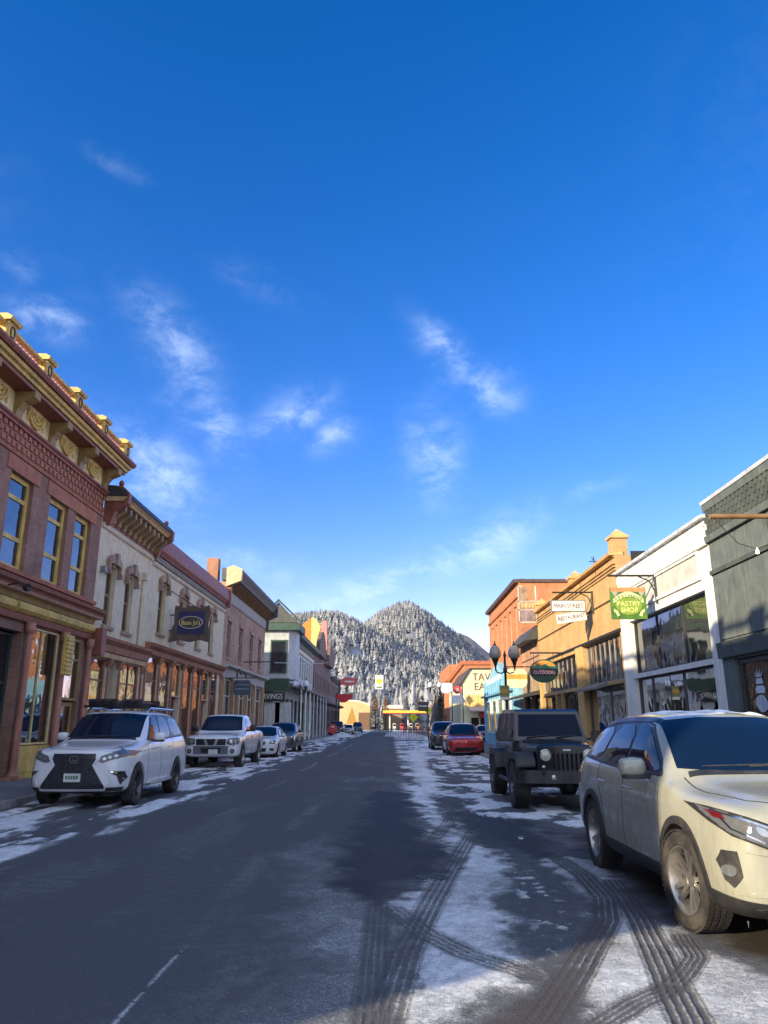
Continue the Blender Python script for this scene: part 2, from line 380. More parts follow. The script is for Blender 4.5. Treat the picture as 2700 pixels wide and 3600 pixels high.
# the bright strip of packed snow
A = polyd(X+wob*.5, Y+wob*.8, [(.9, 47), (2.1, 47), (1.5, 30), (1.38, 21), (.9, 17), (1.05, 12.5), (1.35, 10.2), (1.3, 8.4), (.97, 7.7), (1.05, 6.4), (.95, 5.5), (.7, 5.0), (.2, 4.4), (-.1, 4.4), (0, 6.3), (-.1, 7.35), (.31, 8.4), (.72, 9.4), (.55, 12.2), (.5, 15)])
snow = np.maximum(snow, smooth01(-.22, .26, A+(fbm(X*7, Y*5, 4, 72)-.5)*.45)*(.62+.42*lo))
# sunlit snow in the near corner
C = polyd(X+wob*.45, Y+wob*.45, [(1.62, 9.3), (1.9, 10.1), (2.45, 9.6), (2.35, 8.3), (2.2, 7.3), (2.15, 6.4), (2.45, 5.5), (2.6, 4.4), (2.0, 3.5), (.9, 3.4), (1.05, 5.0), (1.2, 5.8), (1.55, 6.4), (1.7, 7.4), (1.75, 8.4)])
snow = np.maximum(snow, smooth01(-.16, .2, C+(fbm(X*8, Y*6, 4, 73)-.5)*.35)*(.52+.42*lo))
D = polyd(X, Y, [(1.0, 10.6), (1.5, 9.7), (1.7, 8.3), (1.55, 6.7), (1.2, 5.8), (.95, 5.7), (1.1, 7.5)]); snow = np.maximum(snow, smooth01(-.1, .2, D)*(.12+.7*smooth01(.55, .72, hi)))
far = smooth01(10, 13, Y)*smooth01(-.2, .8, X)
snow = np.maximum(snow, far*(.10+1.05*smooth01(.47, .66, fbm(X*1.7, Y*1.0+7, 5, 13))))
snow = np.maximum(snow, smooth01(.0, .5, X)*smooth01(24, 40, Y)*(.35+.5*smooth01(.4, .6, st2)))
snow = np.maximum(snow, smooth01(4.0, 4.5, X)*.8)
snow = np.maximum(snow, smooth01(-5.2, -6.8, X)*smooth01(60, 90, Y)*.7)
# salt haze dried in broad streaks over the driven lanes
snow = np.maximum(snow, (.30*smooth01(.44, .70, fbm(X*1.1+40, Y*.35, 5, 81))+.10*hi)*smooth01(-4.3, -3.6, X)*smooth01(60, 20, Y))
# wet, bare patches
Wp = polyd(X+wob*.6, Y+wob*.6, [(-.4, 19.3), (.49, 18.5), (.35, 13), (.62, 10.4), (.56, 8.9), (.16, 8.6), (-.12, 7.45), (-.47, 7.6), (-.62, 10.2), (-.61, 15)])
wet = smooth01(-.16, .22, Wp+(fbm(X*5, Y*3, 4, 71)-.5)*.6)*(.72+.28*smooth01(.35, .55, fbm(X*2.2+9, Y*1.6, 5, 74))); snow *= 1-wet*(.95-.6*smooth01(.60, .72, hi))
W4 = polyd(X+wob, Y+wob, [(1.1, 15), (2.2, 14.2), (2.4, 11.2), (1.75, 9.8), (1.5, 10.2), (1.15, 12)]); w4 = smooth01(-.2, .3, W4+(fbm(X*4, Y*2, 4, 75)-.5)*.7); wet = np.maximum(wet, w4*.8); snow *= 1-.8*w4*(1-smooth01(.58, .7, hi))
W2 = polyd(X+wob, Y+wob, [(2.5, 12), (4.4, 12), (4.4, 5.2), (3.6, 4.9), (2.5, 5.9), (2.32, 7.5)]); w2 = smooth01(-.1, .3, W2); wet = np.maximum(wet, w2*.6); snow *= 1-.85*w2
W3 = polyd(X+wob, Y+wob, [(.95, 5.6), (1.15, 5.0), (.9, 3.2), (.35, 3.2), (.55, 4.6)]); snow *= 1-.7*smooth01(-.05, .15, W3)
dirt = np.clip(w2*.9 + smooth01(-.1, .2, W3)*.6 + smooth01(2.0, 3.0, X)*smooth01(9, 5, Y)*.4, 0, 1)
dirt = np.maximum(dirt, smooth01(.5, .75, st)*smooth01(-4.6, -5.2, X)*.25)
relief = np.zeros(X.shape)
TR = [([(1.25, 12.2), (1.0, 10.9), (.41, 7.77), (.09, 5.94), (-.06, 4.6), (-.1, 3)], .13, .62), ([(-.12, 7.4), (-.12, 5.6), (-.12, 3)], .11, .6), ([(.01, 7.2), (.27, 6.39), (.52, 5.88), (.85, 5.5)], .13, .55),
      ([(1.9, 10.1), (1.98, 9.78), (2.04, 8.74), (1.96, 7.66), (1.75, 6.83), (1.44, 6.1), (1.17, 5.45), (.93, 4.9), (.6, 4.2)], .125, .95),
      ([(2.25, 8.4), (2.18, 7.7), (2.05, 6.92), (1.87, 5.96), (1.71, 5.19), (1.58, 4.5), (1.4, 3.6)], .125, .95), ([(1.1, 4.6), (1.41, 4.95), (1.7, 5.22)], .1, .9), ([(2.2, 6.35), (2.1, 5.85), (2.0, 5.68), (1.84, 5.42), (1.66, 5.19)], .09, .85),
      ([(1.3, 16), (.9, 13), (.6, 11.4)], .12, .6), ([(.6, 12.6), (1.2, 11.2), (1.5, 10.9)], .1, .5)]
for line, w, k in TR:
    d, sg, al = lined(X, Y, line); inside = smooth01(w+.02, w-.02, np.abs(d)); fade = 1-.55*fbm(X*3.5, Y*3.5, 4, 21)
    ribs = smooth01(.62, .95, .5+.5*np.cos(2*PI*sg/(w*2/4.5) + .22*np.sin(al*34)))
    lug = .90+.10*smooth01(-.3, .3, np.sin(al*2*PI/.055+sg*40))
    snow *= 1-inside*k*fade*(1-ribs*.72)*lug; relief -= inside*.004*(1-ribs)*k; dirt = np.maximum(dirt, inside*.35*k)
paint = np.zeros(X.shape)
ln = np.exp(-((X+1.49+.012*(hi-.5))/.015)**4)*smooth01(.30, .42, hi)*smooth01(6.4, 5.7, Y); snow = np.maximum(snow, ln*.95)
clean = smooth01(-4.0, -3.6, X)*smooth01(-1.2, -1.7, X); snow *= 1-.3*clean
Z = snow*.016*(.4+1.2*hi) + relief + smooth01(-4.4, -5.2, X)*.035*st*(snow > .3)
Z -= .03*0
road = grid_mesh('road', X, Y, Z, road_material(), dict(snow=snow, wet=wet, dirt=dirt, paint=paint))
# outer earth, reaching the horizon
gm = pm('snowy_earth', (.30, .31, .33), .9, var=.35, scale=.05, bump=.3)
b = MB(); b.quad((-1500, -300, -.12), (1500, -300, -.12), (1500, 2500, -.12), (-1500, 2500, -.12)); tag(b.build('ground', gm), kind='structure')
b = MB(); b.quad((-7.5, -60, -.006), (4.7, -60, -.006), (4.7, 2.7, -.006), (-7.5, 2.7, -.006)); tag(b.build('road_behind', pm('asphalt_plain', (.05, .05, .055), .85, bump=.5)), kind='structure')
# pavements with kerbs
def walk_material():
    m, nt, b = newmat('pavement'); t = NT(nt); oc = t.n('ShaderNodeTexCoord').outputs['Object']
    base = t.mix(t.rng(t.noise(oc, 40, 4, .7), .35, .65), (.13, .13, .135, 1), (.21, .205, .20, 1))
    base = t.mix(t.rng(t.noise(oc, .8, 6, .7), .4, .65, 0, .55), base, (.075, .08, .09, 1))
    base = t.mix(t.rng(t.noise(t.scl(oc, (1.5, .5, 1)), 1.7, 7, .7), .60, .70), base, (.62, .65, .70, 1))
    sx = t.n('ShaderNodeSeparateXYZ'); t.l(oc, sx.inputs[0]); fr = t.m('ABSOLUTE', t.m('SUBTRACT', t.m('FRACT', t.m('DIVIDE', sx.outputs[1], 1.5)), .5))
    base = t.mix(t.m('GREATER_THAN', fr, .493), base, (.05, .05, .05, 1))
    t.l(base, b.inputs['Base Color']); b.inputs['Roughness'].default_value = .85
    t.l(t.bump(t.noise(oc, 60, 4), .3, .01), b.inputs['Normal']); return m
wm_ = walk_material()
def bx(name, dims, mat, kind='structure', bevel=0):
    b = MB(); b.box(*dims); return tag(b.build(name, mat, bevel=bevel), kind=kind)
bx('pavement_left', (-10.6, -7.42, -60, 240, -.2, .135), wm_)
bx('pavement_right', (4.62, 8.4, -60, 240, -.2, .135), wm_)
km = pm('kerb_stone', (.26, .26, .26), .85, var=.3, bump=.4)
bx('kerb_left', (-7.42, -7.27, -60, 240, -.15, .142), km, bevel=.02); bx('kerb_right', (4.47, 4.62, -60, 240, -.15, .142), km, bevel=.02)
# lumps of ploughed snow along both kerbs
def snowbank(x0, x1, y0, y1, h, seed, thr=.45):
    xs = np.linspace(x0, x1, max(8, int((x1-x0)/.06))); ys = np.linspace(y0, y1, max(20, int((y1-y0)/.12))); X, Y = np.meshgrid(xs, ys)
    e = np.sin(PI*(X-x0)/(x1-x0))**.7*np.clip(np.minimum(Y-y0, y1-Y)/1.0, 0, 1)
    n = fbm(X*1.6, Y*.7, 5, seed); Z = h*e*np.clip((n-thr)/(1-thr), 0, 1)*2.2 - .02
    return grid_mesh('snow_ridge', X, Y, Z, snowm)
snowm, _nt, _b = newmat('ploughed_snow'); _t = NT(_nt); _oc = _t.n('ShaderNodeTexCoord').outputs['Object']
_t.l(_t.mix(_t.rng(_t.noise(_oc, 5, 7, .75), .42, .68), (.66, .69, .74, 1), (.22, .22, .225, 1)), _b.inputs['Base Color']); _b.inputs['Roughness'].default_value = .75
_t.l(_t.bump(_t.noise(_oc, 18, 6, .7), .7, .03), _b.inputs['Normal'])
for args in ((-7.3, -5.9, 9, 60, .10, 41, .46), (-5.9, -4.3, 8, 46, .045, 42, .5), (3.6, 4.5, 10, 60, .10, 43, .42), (.4, 3.9, 11, 60, .035, 44, .5), (-7.3, -5.2, 92, 106, .35, 45, .2), (-1.0, 4.4, 100, 150, .16, 46, .3)):
    snowbank(*args)
# leaves a round cover in the street
mh = MB(); mh.lathe([(.001, .006), (.13, .006), (.135, .010), (.165, .010), (.17, 0)], (.42, 8.62, .002), n=32)
tag(mh.build('manhole_cover', pm('iron', (.06, .05, .04), .6, .6, var=.3)), 'round iron manhole cover in the wet patch of road', 'manhole cover')
# ------------------------------------------------------------------ facades
class Fc:
    """a street front: u runs along the street, v up, d out towards the street"""
    def __init__(s, side, X=None): s.s = side; s.X = X if X is not None else (-10.0 if side < 0 else 8.0)
    def P(s, u, v, d): return (s.X - s.s*d, u, v)
    def box(s, mb, u0, u1, v0, v1, d0, d1): mb.box(*sorted((s.X-s.s*d0, s.X-s.s*d1)), u0, u1, v0, v1)
    def prof(s, mb, prof, u0, u1): mb.prism([s.P(u0, v, d) for d, v in prof], [s.P(u1, v, d) for d, v in prof])
    def poly(s, mb, pts, d0, d1): mb.prism([s.P(u, v, d0) for u, v in pts], [s.P(u, v, d1) for u, v in pts])
    def wall(s, mb, u0, u1, v0, v1, holes, depth=.28, d=0.):
        us = sorted({u0, u1} | {h[0] for h in holes} | {h[1] for h in holes}); vs = sorted({v0, v1} | {h[2] for h in holes} | {h[3] for h in holes})
        us = [u for u in us if u0 <= u <= u1]; vs = [v for v in vs if v0 <= v <= v1]
        for i in range(len(us)-1):
            for j in range(len(vs)-1):
                cu, cv = (us[i]+us[i+1])/2, (vs[j]+vs[j+1])/2
                if any(h[0] < cu < h[1] and h[2] < cv < h[3] for h in holes): continue
                mb.quad(s.P(us[i], vs[j], d), s.P(us[i+1], vs[j], d), s.P(us[i+1], vs[j+1], d), s.P(us[i], vs[j+1], d))
        for a, b_, c, e in [h[:4] for h in holes]:
            mb.quad(s.P(a, c, d), s.P(a, e, d), s.P(a, e, d-depth), s.P(a, c, d-depth)); mb.quad(s.P(b_, c, d), s.P(b_, e, d), s.P(b_, e, d-depth), s.P(b_, c, d-depth))
            mb.quad(s.P(a, e, d), s.P(b_, e, d), s.P(b_, e, d-depth), s.P(a, e, d-depth)); mb.quad(s.P(a, c, d), s.P(b_, c, d), s.P(b_, c, d-depth), s.P(a, c, d-depth))
class Bld:
    def __init__(s, side, u0, u1, h, name, label, cat='building', X=None, depth=14, group=None):
        s.f = Fc(side, X); s.u0, s.u1, s.h, s.depth = u0, u1, h, depth; s.o = Vector((s.f.X, u0, 0))
        s.root = empty(name, s.o, label, cat, group)
    def mb(s): return MB(s.o)
    def part(s, name, mat, fn, parent=None, **k):
        b = s.mb(); fn(b); return b.build(name, mat, parent or s.root, **k)
    def shell(s, mat, holes, v0=0., h=None, sidemat=None, roofmat=None):
        h = h or s.h; f = s.f
        def w(b):
            f.wall(b, s.u0, s.u1, v0, h, holes)
            D = s.depth
            b.quad(f.P(s.u0, -.1, 0), f.P(s.u0, h, 0), f.P(s.u0, h, -D), f.P(s.u0, -.1, -D)); b.quad(f.P(s.u1, -.1, 0), f.P(s.u1, h, 0), f.P(s.u1, h, -D), f.P(s.u1, -.1, -D))
            b.quad(f.P(s.u0, -.1, -D), f.P(s.u1, -.1, -D), f.P(s.u1, h, -D), f.P(s.u0, h, -D))
            # back of the parapet
            b.quad(f.P(s.u0+.01, h-.6, -.35), f.P(s.u1-.01, h-.6, -.35), f.P(s.u1-.01, h, -.35), f.P(s.u0+.01, h, -.35)); b.quad(f.P(s.u0, h, 0), f.P(s.u1, h, 0), f.P(s.u1, h, -.35), f.P(s.u0, h, -.35))
        s.part('wall', mat, w)
        s.part('roof', roofmat or pm('roof_snow', (.5, .52, .55), .8, var=.3), lambda b: b.quad(f.P(s.u0+.02, h-.5, -.3), f.P(s.u1-.02, h-.5, -.3), f.P(s.u1-.02, h-.5, -s.depth+.02), f.P(s.u0+.02, h-.5, -s.depth+.02)))
    def window(s, u0, u1, v0, v1, fm, gm, d=-.16, rails=(), mull=(), bar=.07, sill=None, sm=None, name='window', back=None):
        f = s.f
        def fr(b):
            for a in ((u0, u0+bar, v0, v1), (u1-bar, u1, v0, v1)): f.box(b, *a, d-.04, d+.05)
            for a in ((u0+bar, u1-bar, v0, v0+bar), (u0+bar, u1-bar, v1-bar, v1)): f.box(b, *a, d-.04, d+.048)
            for r in rails: f.box(b, u0+bar, u1-bar, r-bar*.45, r+bar*.45, d-.035, d+.03)
            for m_ in mull: f.box(b, m_-bar*.4, m_+bar*.4, v0+bar, v1-bar, d-.035, d+.036)
        w = s.part(name, fm, fr)
        s.part('pane', gm, lambda b: b.quad(f.P(u0+.02, v0+.02, d), f.P(u1-.02, v0+.02, d), f.P(u1-.02, v1-.02, d), f.P(u0+.02, v1-.02, d)), w)
        if sill: s.part('sill', sm or fm, lambda b: f.box(b, u0-.08, u1+.08, v0-.12, v0-.003, -.1, .09), w)
        return w
    def door(s, u0, u1, v0, v1, dm, gm, d=-.5):
        f = s.f
        def fr(b):
            b2 = .12
            f.box(b, u0, u0+b2, v0, v1, d-.03, d+.02); f.box(b, u1-b2, u1, v0, v1, d-.03, d+.02); f.box(b, u0+b2, u1-b2, v1-b2, v1, d-.03, d+.02); f.box(b, u0+b2, u1-b2, v0, v0+.75, d-.03, d+.018)
        w = s.part('door', dm, fr)
        s.part('door_glass', gm, lambda b: b.quad(f.P(u0+.1, v0+.74, d), f.P(u1-.1, v0+.74, d), f.P(u1-.1, v1-.1, d), f.P(u0+.1, v1-.1, d)), w)
        s.part('door_handle', pm('brass', (.5, .35, .1), .35, .9), lambda b: f.box(b, u1-.1, u1-.06, v0+.9, v0+1.15, d+.02, d+.07), w)
    def cornice(s, mat, prof, u0=None, u1=None, name='cornice'): return s.part(name, mat, lambda b: s.f.prof(b, prof, s.u0 if u0 is None else u0, s.u1 if u1 is None else u1))
    def repeat(s, name, mat, n, fn, one=True):
        """n look-alike parts, each a mesh of its own"""
        for i in range(n): s.part(name, mat, lambda b, i=i: fn(b, i))

red1 = brick('old_red_brick', (.33, .155, .10), (.24, .105, .072), (.19, .15, .13))
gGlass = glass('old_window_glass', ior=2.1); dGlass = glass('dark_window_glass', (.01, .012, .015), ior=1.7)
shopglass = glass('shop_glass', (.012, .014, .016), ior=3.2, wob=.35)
yel = pm('ochre_paint', (.54, .37, .10), .6, var=.22, streak=.4); yel_d = pm('dark_ochre_paint', (.27, .18, .06), .6, var=.25)
maroon = pm('maroon_paint', (.22, .072, .046), .55, var=.25, streak=.4); cream_y = pm('pale_ochre', (.62, .50, .24), .6, var=.2)
sand = pm('red_sandstone', (.35, .14, .085), .85, var=.22, bump=.5); pinkp = pm('pink_paint', (.62, .33, .24), .6)

# ---- L0: the ornate brick block on the left ---------------------------------
B = Bld(-1, -3.4, 25.12, 10.2, 'brick_block', 'two storey red brick block with ochre balustrade and swag frieze', X=-10.0, depth=16)
f = B.f
wins = []
u = -2.2
wpos = [(23.02, 24.28), (21.14, 22.45), (18.78, 20.08)]
while wpos[-1][0] > 0: a = wpos[-1][0] - 2.35; wpos.append((a-1.3, a)); wpos.append((a-1.3-.75-1.3, a-1.3-.75)) if a > 5 else None
wpos = [w for w in wpos if w[0] > -3]
holes = [(a, b_, 5.5, 8.02) for a, b_ in wpos]
sf = [(20.7, 22.85, .98, 4.17), (23.0, 24.6, .2, 4.17), (17.6, 20.5, .2, 3.95)] + [(q, q+2.6, .6, 3.95) for q in np.arange(-2.6, 16, 3.3)]
sf = [h for h in sf if h[1] <= 25]
B.shell(red1, holes+sf)
for a, b_ in wpos: B.window(a, b_, 5.5, 8.02, yel, gGlass, rails=(6.35, 7.42), bar=.13, d=-.17)
for a, b_ in wpos: B.part('lintel', sand, lambda b: f.box(b, a-.28, b_+.28, 8.023, 8.42, -.05, .035))
for i in range(12):
    q = 24.7-i*2.35
# pattern band, string course, swag frieze, brackets, main cornice
B.part('pattern_band', sand, lambda b: [f.box(b, q, q+.17, z, z+.16, 0, .045) for j, z in enumerate((8.62, 8.84, 9.06)) for q in np.arange(-3.3+(j % 2)*.14, 25, .28)])
B.cornice(sand, [(0, 8.46), (.05, 8.46), (.07, 8.54), (0, 8.56)], name='string_course')
B.cornice(maroon, [(0, 9.2), (.10, 9.2), (.12, 9.26), (.18, 9.3), (.18, 9.36), (0, 9.38)], name='string_course')
B.cornice(cream_y, [(0, 9.38), (.08, 9.38), (.08, 10.02), (0, 10.02)], name='frieze')
us = [25.0-i*1.11*2 + 0 for i in range(13)]
def swag(b, c):
    for k in range(3):
        r0 = .42-.13*k; pts = [f.P(c+r0*math.cos(a), 9.88-r0*1.0*math.sin(a)*.95, .13) for a in np.linspace(0, PI, 11)]
        b.tube(pts, [.025+.035*math.sin(a) for a in np.linspace(0, PI, 11)], 6)
    for sx_ in (-.45, .45): b.tube([f.P(c+sx_, 9.9, .12), f.P(c+sx_*1.04, 9.5, .12)], [.04, .015], 6)
    b.lathe([(.001, .05), (.07, .03), (.08, 0)], f.P(c, 9.78, .1), axis='X', n=10)
brk = [24.72-i*2.1 for i in range(14)]
for c in brk:
    B.part('bracket', yel_d, lambda b: f.prof(b, [(.06, 9.34), (.16, 9.34), (.20, 9.55), (.34, 9.74), (.62, 9.86), (.62, 10.06), (.06, 10.06)], c-.16, c+.16))
    B.part('swag', yel, lambda b: swag(b, c-1.05))
B.cornice(maroon, [(0, 10.03), (.58, 10.03), (.60, 10.1), (0, 10.12)], u1=25.3, name='soffit')
B.cornice(yel, [(0, 10.12), (.66, 10.12), (.68, 10.2), (.76, 10.22), (.80, 10.30), (0, 10.32)], u1=25.35)
B.cornice(maroon, [(0, 10.32), (.86, 10.32), (.92, 10.40), (.93, 10.45), (.2, 10.47), (0, 10.47)], u1=25.42, name='cornice_top')
# balustrade
piers = [24.92-i*2.1 for i in range(14)]
for q in piers:
    B.part('balustrade_pier', yel, lambda b: (f.box(b, q-.2, q+.2, 10.47, 11.02, .32, .74), f.prof(b, [(.25, 11.02), (.80, 11.02), (.84, 11.10), (.70, 11.18), (.36, 11.18), (.22, 11.10)], q-.27, q+.27)))
    def ring(b): b.tube([f.P(q+.10*math.cos(a), 10.78+.15*math.sin(a), .75) for a in np.linspace(0, 2*PI, 15)], .022, 5, close=False)
    B.part('oval_ring', pm('dark_trim', (.06, .04, .03), .6), ring)
for q in piers[:-1]:
    B.part('balustrade_rail', yel, lambda b: (f.box(b, q-1.9, q-.2, 10.92, 11.0, .42, .66), f.box(b, q-1.9, q-.2, 10.47, 10.52, .42, .66)))
    for k in range(9): B.part('baluster', pinkp, lambda b: b.lathe([(.05, 0), (.05, .04), (.035, .07), (.07, .16), (.045, .27), (.035, .33), (.05, .36), (.05, .4)], f.P(q-.37-k*.178, 10.52, .54), n=7)) if q > 14 else None
# shop front below
B.cornice(maroon, [(0, 4.98), (.30, 4.98), (.34, 5.05), (.42, 5.1), (.45, 5.2), (0, 5.36)], u1=25.3, name='shop_cornice'); B.cornice(pm('pink_trim', (.40, .22, .15), .6), [(0, 4.90), (.32, 4.90), (.36, 4.976), (0, 4.978)], u1=25.28, name='shop_cornice_trim')
B.cornice(sand, [(0, 5.38), (.10, 5.38), (.12, 5.49), (0, 5.5)], name='sill_course')
B.cornice(yel_d, [(0, 4.74), (.10, 4.74), (.14, 4.9), (0, 4.9)], name='frieze')
for q0, q1 in ((-3.3, 2), (2.1, 7.9), (8, 13.8), (13.9, 19.55), (19.7, 24.95)): B.cornice(yel, [(0, 4.40), (.12, 4.42), (.22, 4.5), (.24, 4.6), (.16, 4.7), (0, 4.735)], u0=q0, u1=q1, name='rounded_moulding')
B.cornice(maroon, [(0, 4.22), (.12, 4.22), (.16, 4.38), (0, 4.395)], name='shop_lintel')
colm = pm('column_paint', (.34, .145, .10), .55, var=.2, streak=.4)
for q in (20.63, 22.92, 24.85, 17.4, 14.2, 11, 7.6, 4.3, 1, -2.3):
    B.part('column', colm, lambda b: (b.lathe([(.15, .135), (.15, .26), (.115, .32), (.10, .42), (.09, 2.4), (.082, 3.9), (.11, 3.94), (.14, 4.02), (.14, 4.22)], f.P(q, 0, .14), n=14), f.box(b, q-.16, q+.16, .1, .22, -.02, .30)))
B.window(20.72, 22.83, 1.0, 4.15, cream_y, shopglass, d=-.05, bar=.05, mull=(21.75,)); B.window(23.02, 24.58, 2.25, 4.15, yel_d, shopglass, d=-.06, rails=(3.5,), bar=.08); B.window(17.62, 20.48, .6, 3.9, pm('dark_green_paint', (.03, .05, .045), .5), dGlass, d=-.3, rails=(2.6,), bar=.07)
B.window(23.02, 23.55, .95, 2.2, yel_d, shopglass, d=-.06, bar=.06); B.door(23.6, 24.53, .2, 2.2, yel_d, shopglass, d=-.12)
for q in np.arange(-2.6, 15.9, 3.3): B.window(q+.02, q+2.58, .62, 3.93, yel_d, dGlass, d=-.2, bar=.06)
B.part('bulkhead', yel, lambda b: (f.box(b, 20.74, 22.8, .13, .97, .003, .07), [f.box(b, 20.9+k*.63, 21.43+k*.63, .3, .82, .07, .09) for k in range(3)]))
B.part('bulkhead', yel, lambda b: f.box(b, 23.02, 23.56, .13, .94, -.1, .05))
t_ = empty('shutter_panel', (-9.6, 22.9, 3.5), 'ochre louvred panel hanging above the shop door beside the maroon column', 'louvre')
b = MB((-9.6, 22.9, 3.5)); [b.hull8([(-9.75+dx, y, z+dz) for dx, dz in ((0, 0), (.07, -.03)) for y in (22.75, 23.25) for z in (3.0+k*.125, 3.1+k*.125)]) for k in range(9)]; b.box(-9.8, -9.73, 22.7, 23.3, 2.95, 4.15); b.build('louvre_panel', yel, t_)
t_ = empty('spot_lamp', (-9.5, 18.6, 4.9), 'black spot lamp on a short arm above the shop front', 'lamp'); b = MB((-9.5, 18.6, 4.9)); b.tube([(-9.6, 18.6, 4.9), (-9.3, 18.6, 4.97)], .02); b.build('arm', pm('black_metal', (.02, .02, .02), .5), t_)
b = MB((-9.5, 18.6, 4.9)); b.lathe([(.03, 0), (.09, .05), (.11, .16), (.1, .16), (.001, .08)], (-9.22, 18.6, 4.84), axis='X', n=12); b.build('lamp_head', pm('black_metal', (.02, .02, .02), .5), t_)

# ---- L1: cream front with heavy maroon cornice ------------------------------
crm = pm('cream_painted_brick', (.62, .54, .38), .8, var=.12, streak=.2, bump=.5, dirt=(.27, .24, .19, .45)); brownw = pm('brown_window_paint', (.26, .17, .085), .6, var=.25)
tanp = pm('tan_paint', (.50, .34, .17), .65, var=.2); hoodm = pm('brown_hood_paint', (.30, .205, .145), .7, var=.3)
redbr = pm('red_brown_paint', (.27, .115, .065), .6, var=.3, streak=.5)
def narrow(B, a, b_, v0=4.86, v1=7.0, gm=gGlass):
    f = B.f
    w = B.window(a, b_, v0, v1, brownw, gm, rails=((v0+v1)/2+.05,), bar=.1, d=-.2, sill=True, sm=hoodm)
    c = (a+b_)/2; hw = (b_-a)/2+.17
    def hood(b):
        o = [(c-hw, v1-.28), (c-hw, v1+.14), (c-hw*.6, v1+.32), (c, v1+.38), (c+hw*.6, v1+.32), (c+hw, v1+.14), (c+hw, v1-.28)]; i = [(c+hw-.12, v1-.28), (c+hw-.12, v1+.02), (c, v1+.1), (c-hw+.12, v1+.02), (c-hw+.12, v1-.28)]
        f.poly(b, o+i, -.02, .16)
        f.poly(b, [(c-.09, v1+.02), (c-.13, v1+.44), (c+.13, v1+.44), (c+.09, v1+.02)], .1, .23)
        f.box(b, c-hw-.02, c-hw+.13, v1-.38, v1-.22, .0, .2); f.box(b, c+hw-.13, c+hw+.02, v1-.38, v1-.22, .0, .2)
    B.part('window_hood', hoodm, hood)
def pilasters(B, us, v0, v1, m1, m2, d=.1, w=.16):
    f = B.f
    for q in us:
        B.part('pilaster', m1, lambda b: (f.box(b, q-w, q+w, .13, v1-.28, -.05, d), f.box(b, q-w-.04, q+w+.04, .13, .45, -.05, d+.05), f.prof(b, [(-.05, v1-.28), (d+.02, v1-.28), (d+.1, v1-.06), (d+.1, v1), (-.05, v1)], q-w-.05, q+w+.05), f.box(b, q-w+.05, q+w-.05, .6, v1-.45, d, d+.025)))
B = Bld(-1, 25.12, 30.9, 9.1, 'cream_building', 'narrow cream upper front with heavy maroon bracketed cornice and two tall windows', X=-10.0)
f = B.f; W1 = [(26.05, 26.95), (28.0, 28.9)]
sf = [(25.5, 26.9, .7, 3.75), (27.2, 28.0, .15, 3.75), (28.3, 30.4, .7, 3.75)]
B.shell(crm, [(a, b_, 4.86, 7.0) for a, b_ in W1]+sf, h=8.6)
for a, b_ in W1: narrow(B, a, b_)
B.cornice(crm, [(0, 8.1), (.08, 8.14), (.12, 8.28), (0, 8.3)], name='string_course')
B.part('cornice_frieze', maroon, lambda b: f.box(b, 25.2, 30.9, 8.3, 9.05, .01, .12))
for i in range(10): B.part('bracket', brownw, lambda b: f.prof(b, [(.12, 8.36), (.2, 8.36), (.3, 8.55), (.62, 8.8), (.62, 9.0), (.12, 9.0)], 25.55+i*.56, 25.73+i*.56))
B.part('cornice_panel', tanp, lambda b: [f.box(b, 25.8+i*.56, 26.04+i*.56, 8.45, 8.75, .12, .16) for i in range(9)])
B.cornice(tanp, [(0, 9.05), (.66, 9.05), (.72, 9.14), (.82, 9.2), (0, 9.22)]); B.cornice(pm('dark_slate', (.035, .035, .04), .6), [(0, 9.22), (.84, 9.22), (.74, 9.45), (.3, 9.6), (0, 9.6)], name='cornice_top')
for q in (25.3, 30.8):
    B.part('end_bracket', maroon, lambda b: f.prof(b, [(0, 8.2), (.24, 8.25), (.42, 8.7), (.84, 8.98), (.86, 9.35), (.6, 9.6), (0, 9.66)], q-.12, q+.12))
    B.part('finial', maroon, lambda b: b.lathe([(.09, 0), (.06, .04), (.10, .13), (.08, .21), (.03, .26), (.001, .28)], f.P(q, 9.58, .5), n=12))
B.part('chimney', brick('chimney_brick', (.42, .15, .06), (.36, .12, .05), (.3, .25, .2)), lambda b: (f.box(b, 29.5, 29.95, 9.0, 10.1, -1.1, -.6), f.box(b, 29.45, 30.0, 10.1, 10.22, -1.15, -.55)))
B.cornice(redbr, [(0, 3.95), (.16, 3.97), (.2, 4.2), (.34, 4.34), (.36, 4.44), (0, 4.5)], u1=30.85, name='shop_cornice'); B.cornice(tanp, [(0, 3.78), (.1, 3.78), (.13, 3.94), (0, 3.945)], name='shop_frieze')
B.part('end_block', maroon, lambda b: f.box(b, 25.1, 25.5, 3.75, 4.62, -.02, .42))
pilasters(B, (25.33, 27.05, 28.15, 30.65), .1, 3.76, redbr, tanp, w=.11, d=.03)
B.window(25.5, 26.9, .72, 3.75, redbr, shopglass, rails=(3.0,), d=-.12); B.door(27.22, 27.98, .15, 3.0, redbr, shopglass, d=-.45); B.window(28.32, 30.38, .72, 3.75, redbr, shopglass, rails=(3.0,), d=-.08, mull=(29.35,), bar=.05)
B.part('drainpipe', crm, lambda b: (b.tube([f.P(29.85, 4.5, .07), f.P(29.85, 7.3, .07)], .05), f.box(b, 29.72, 29.98, 7.1, 7.4, 0, .2)))
B.part('alarm_box', pm('grey_metal', (.2, .2, .2), .5), lambda b: f.box(b, 25.4, 25.62, 6.6, 6.8, 0, .18))

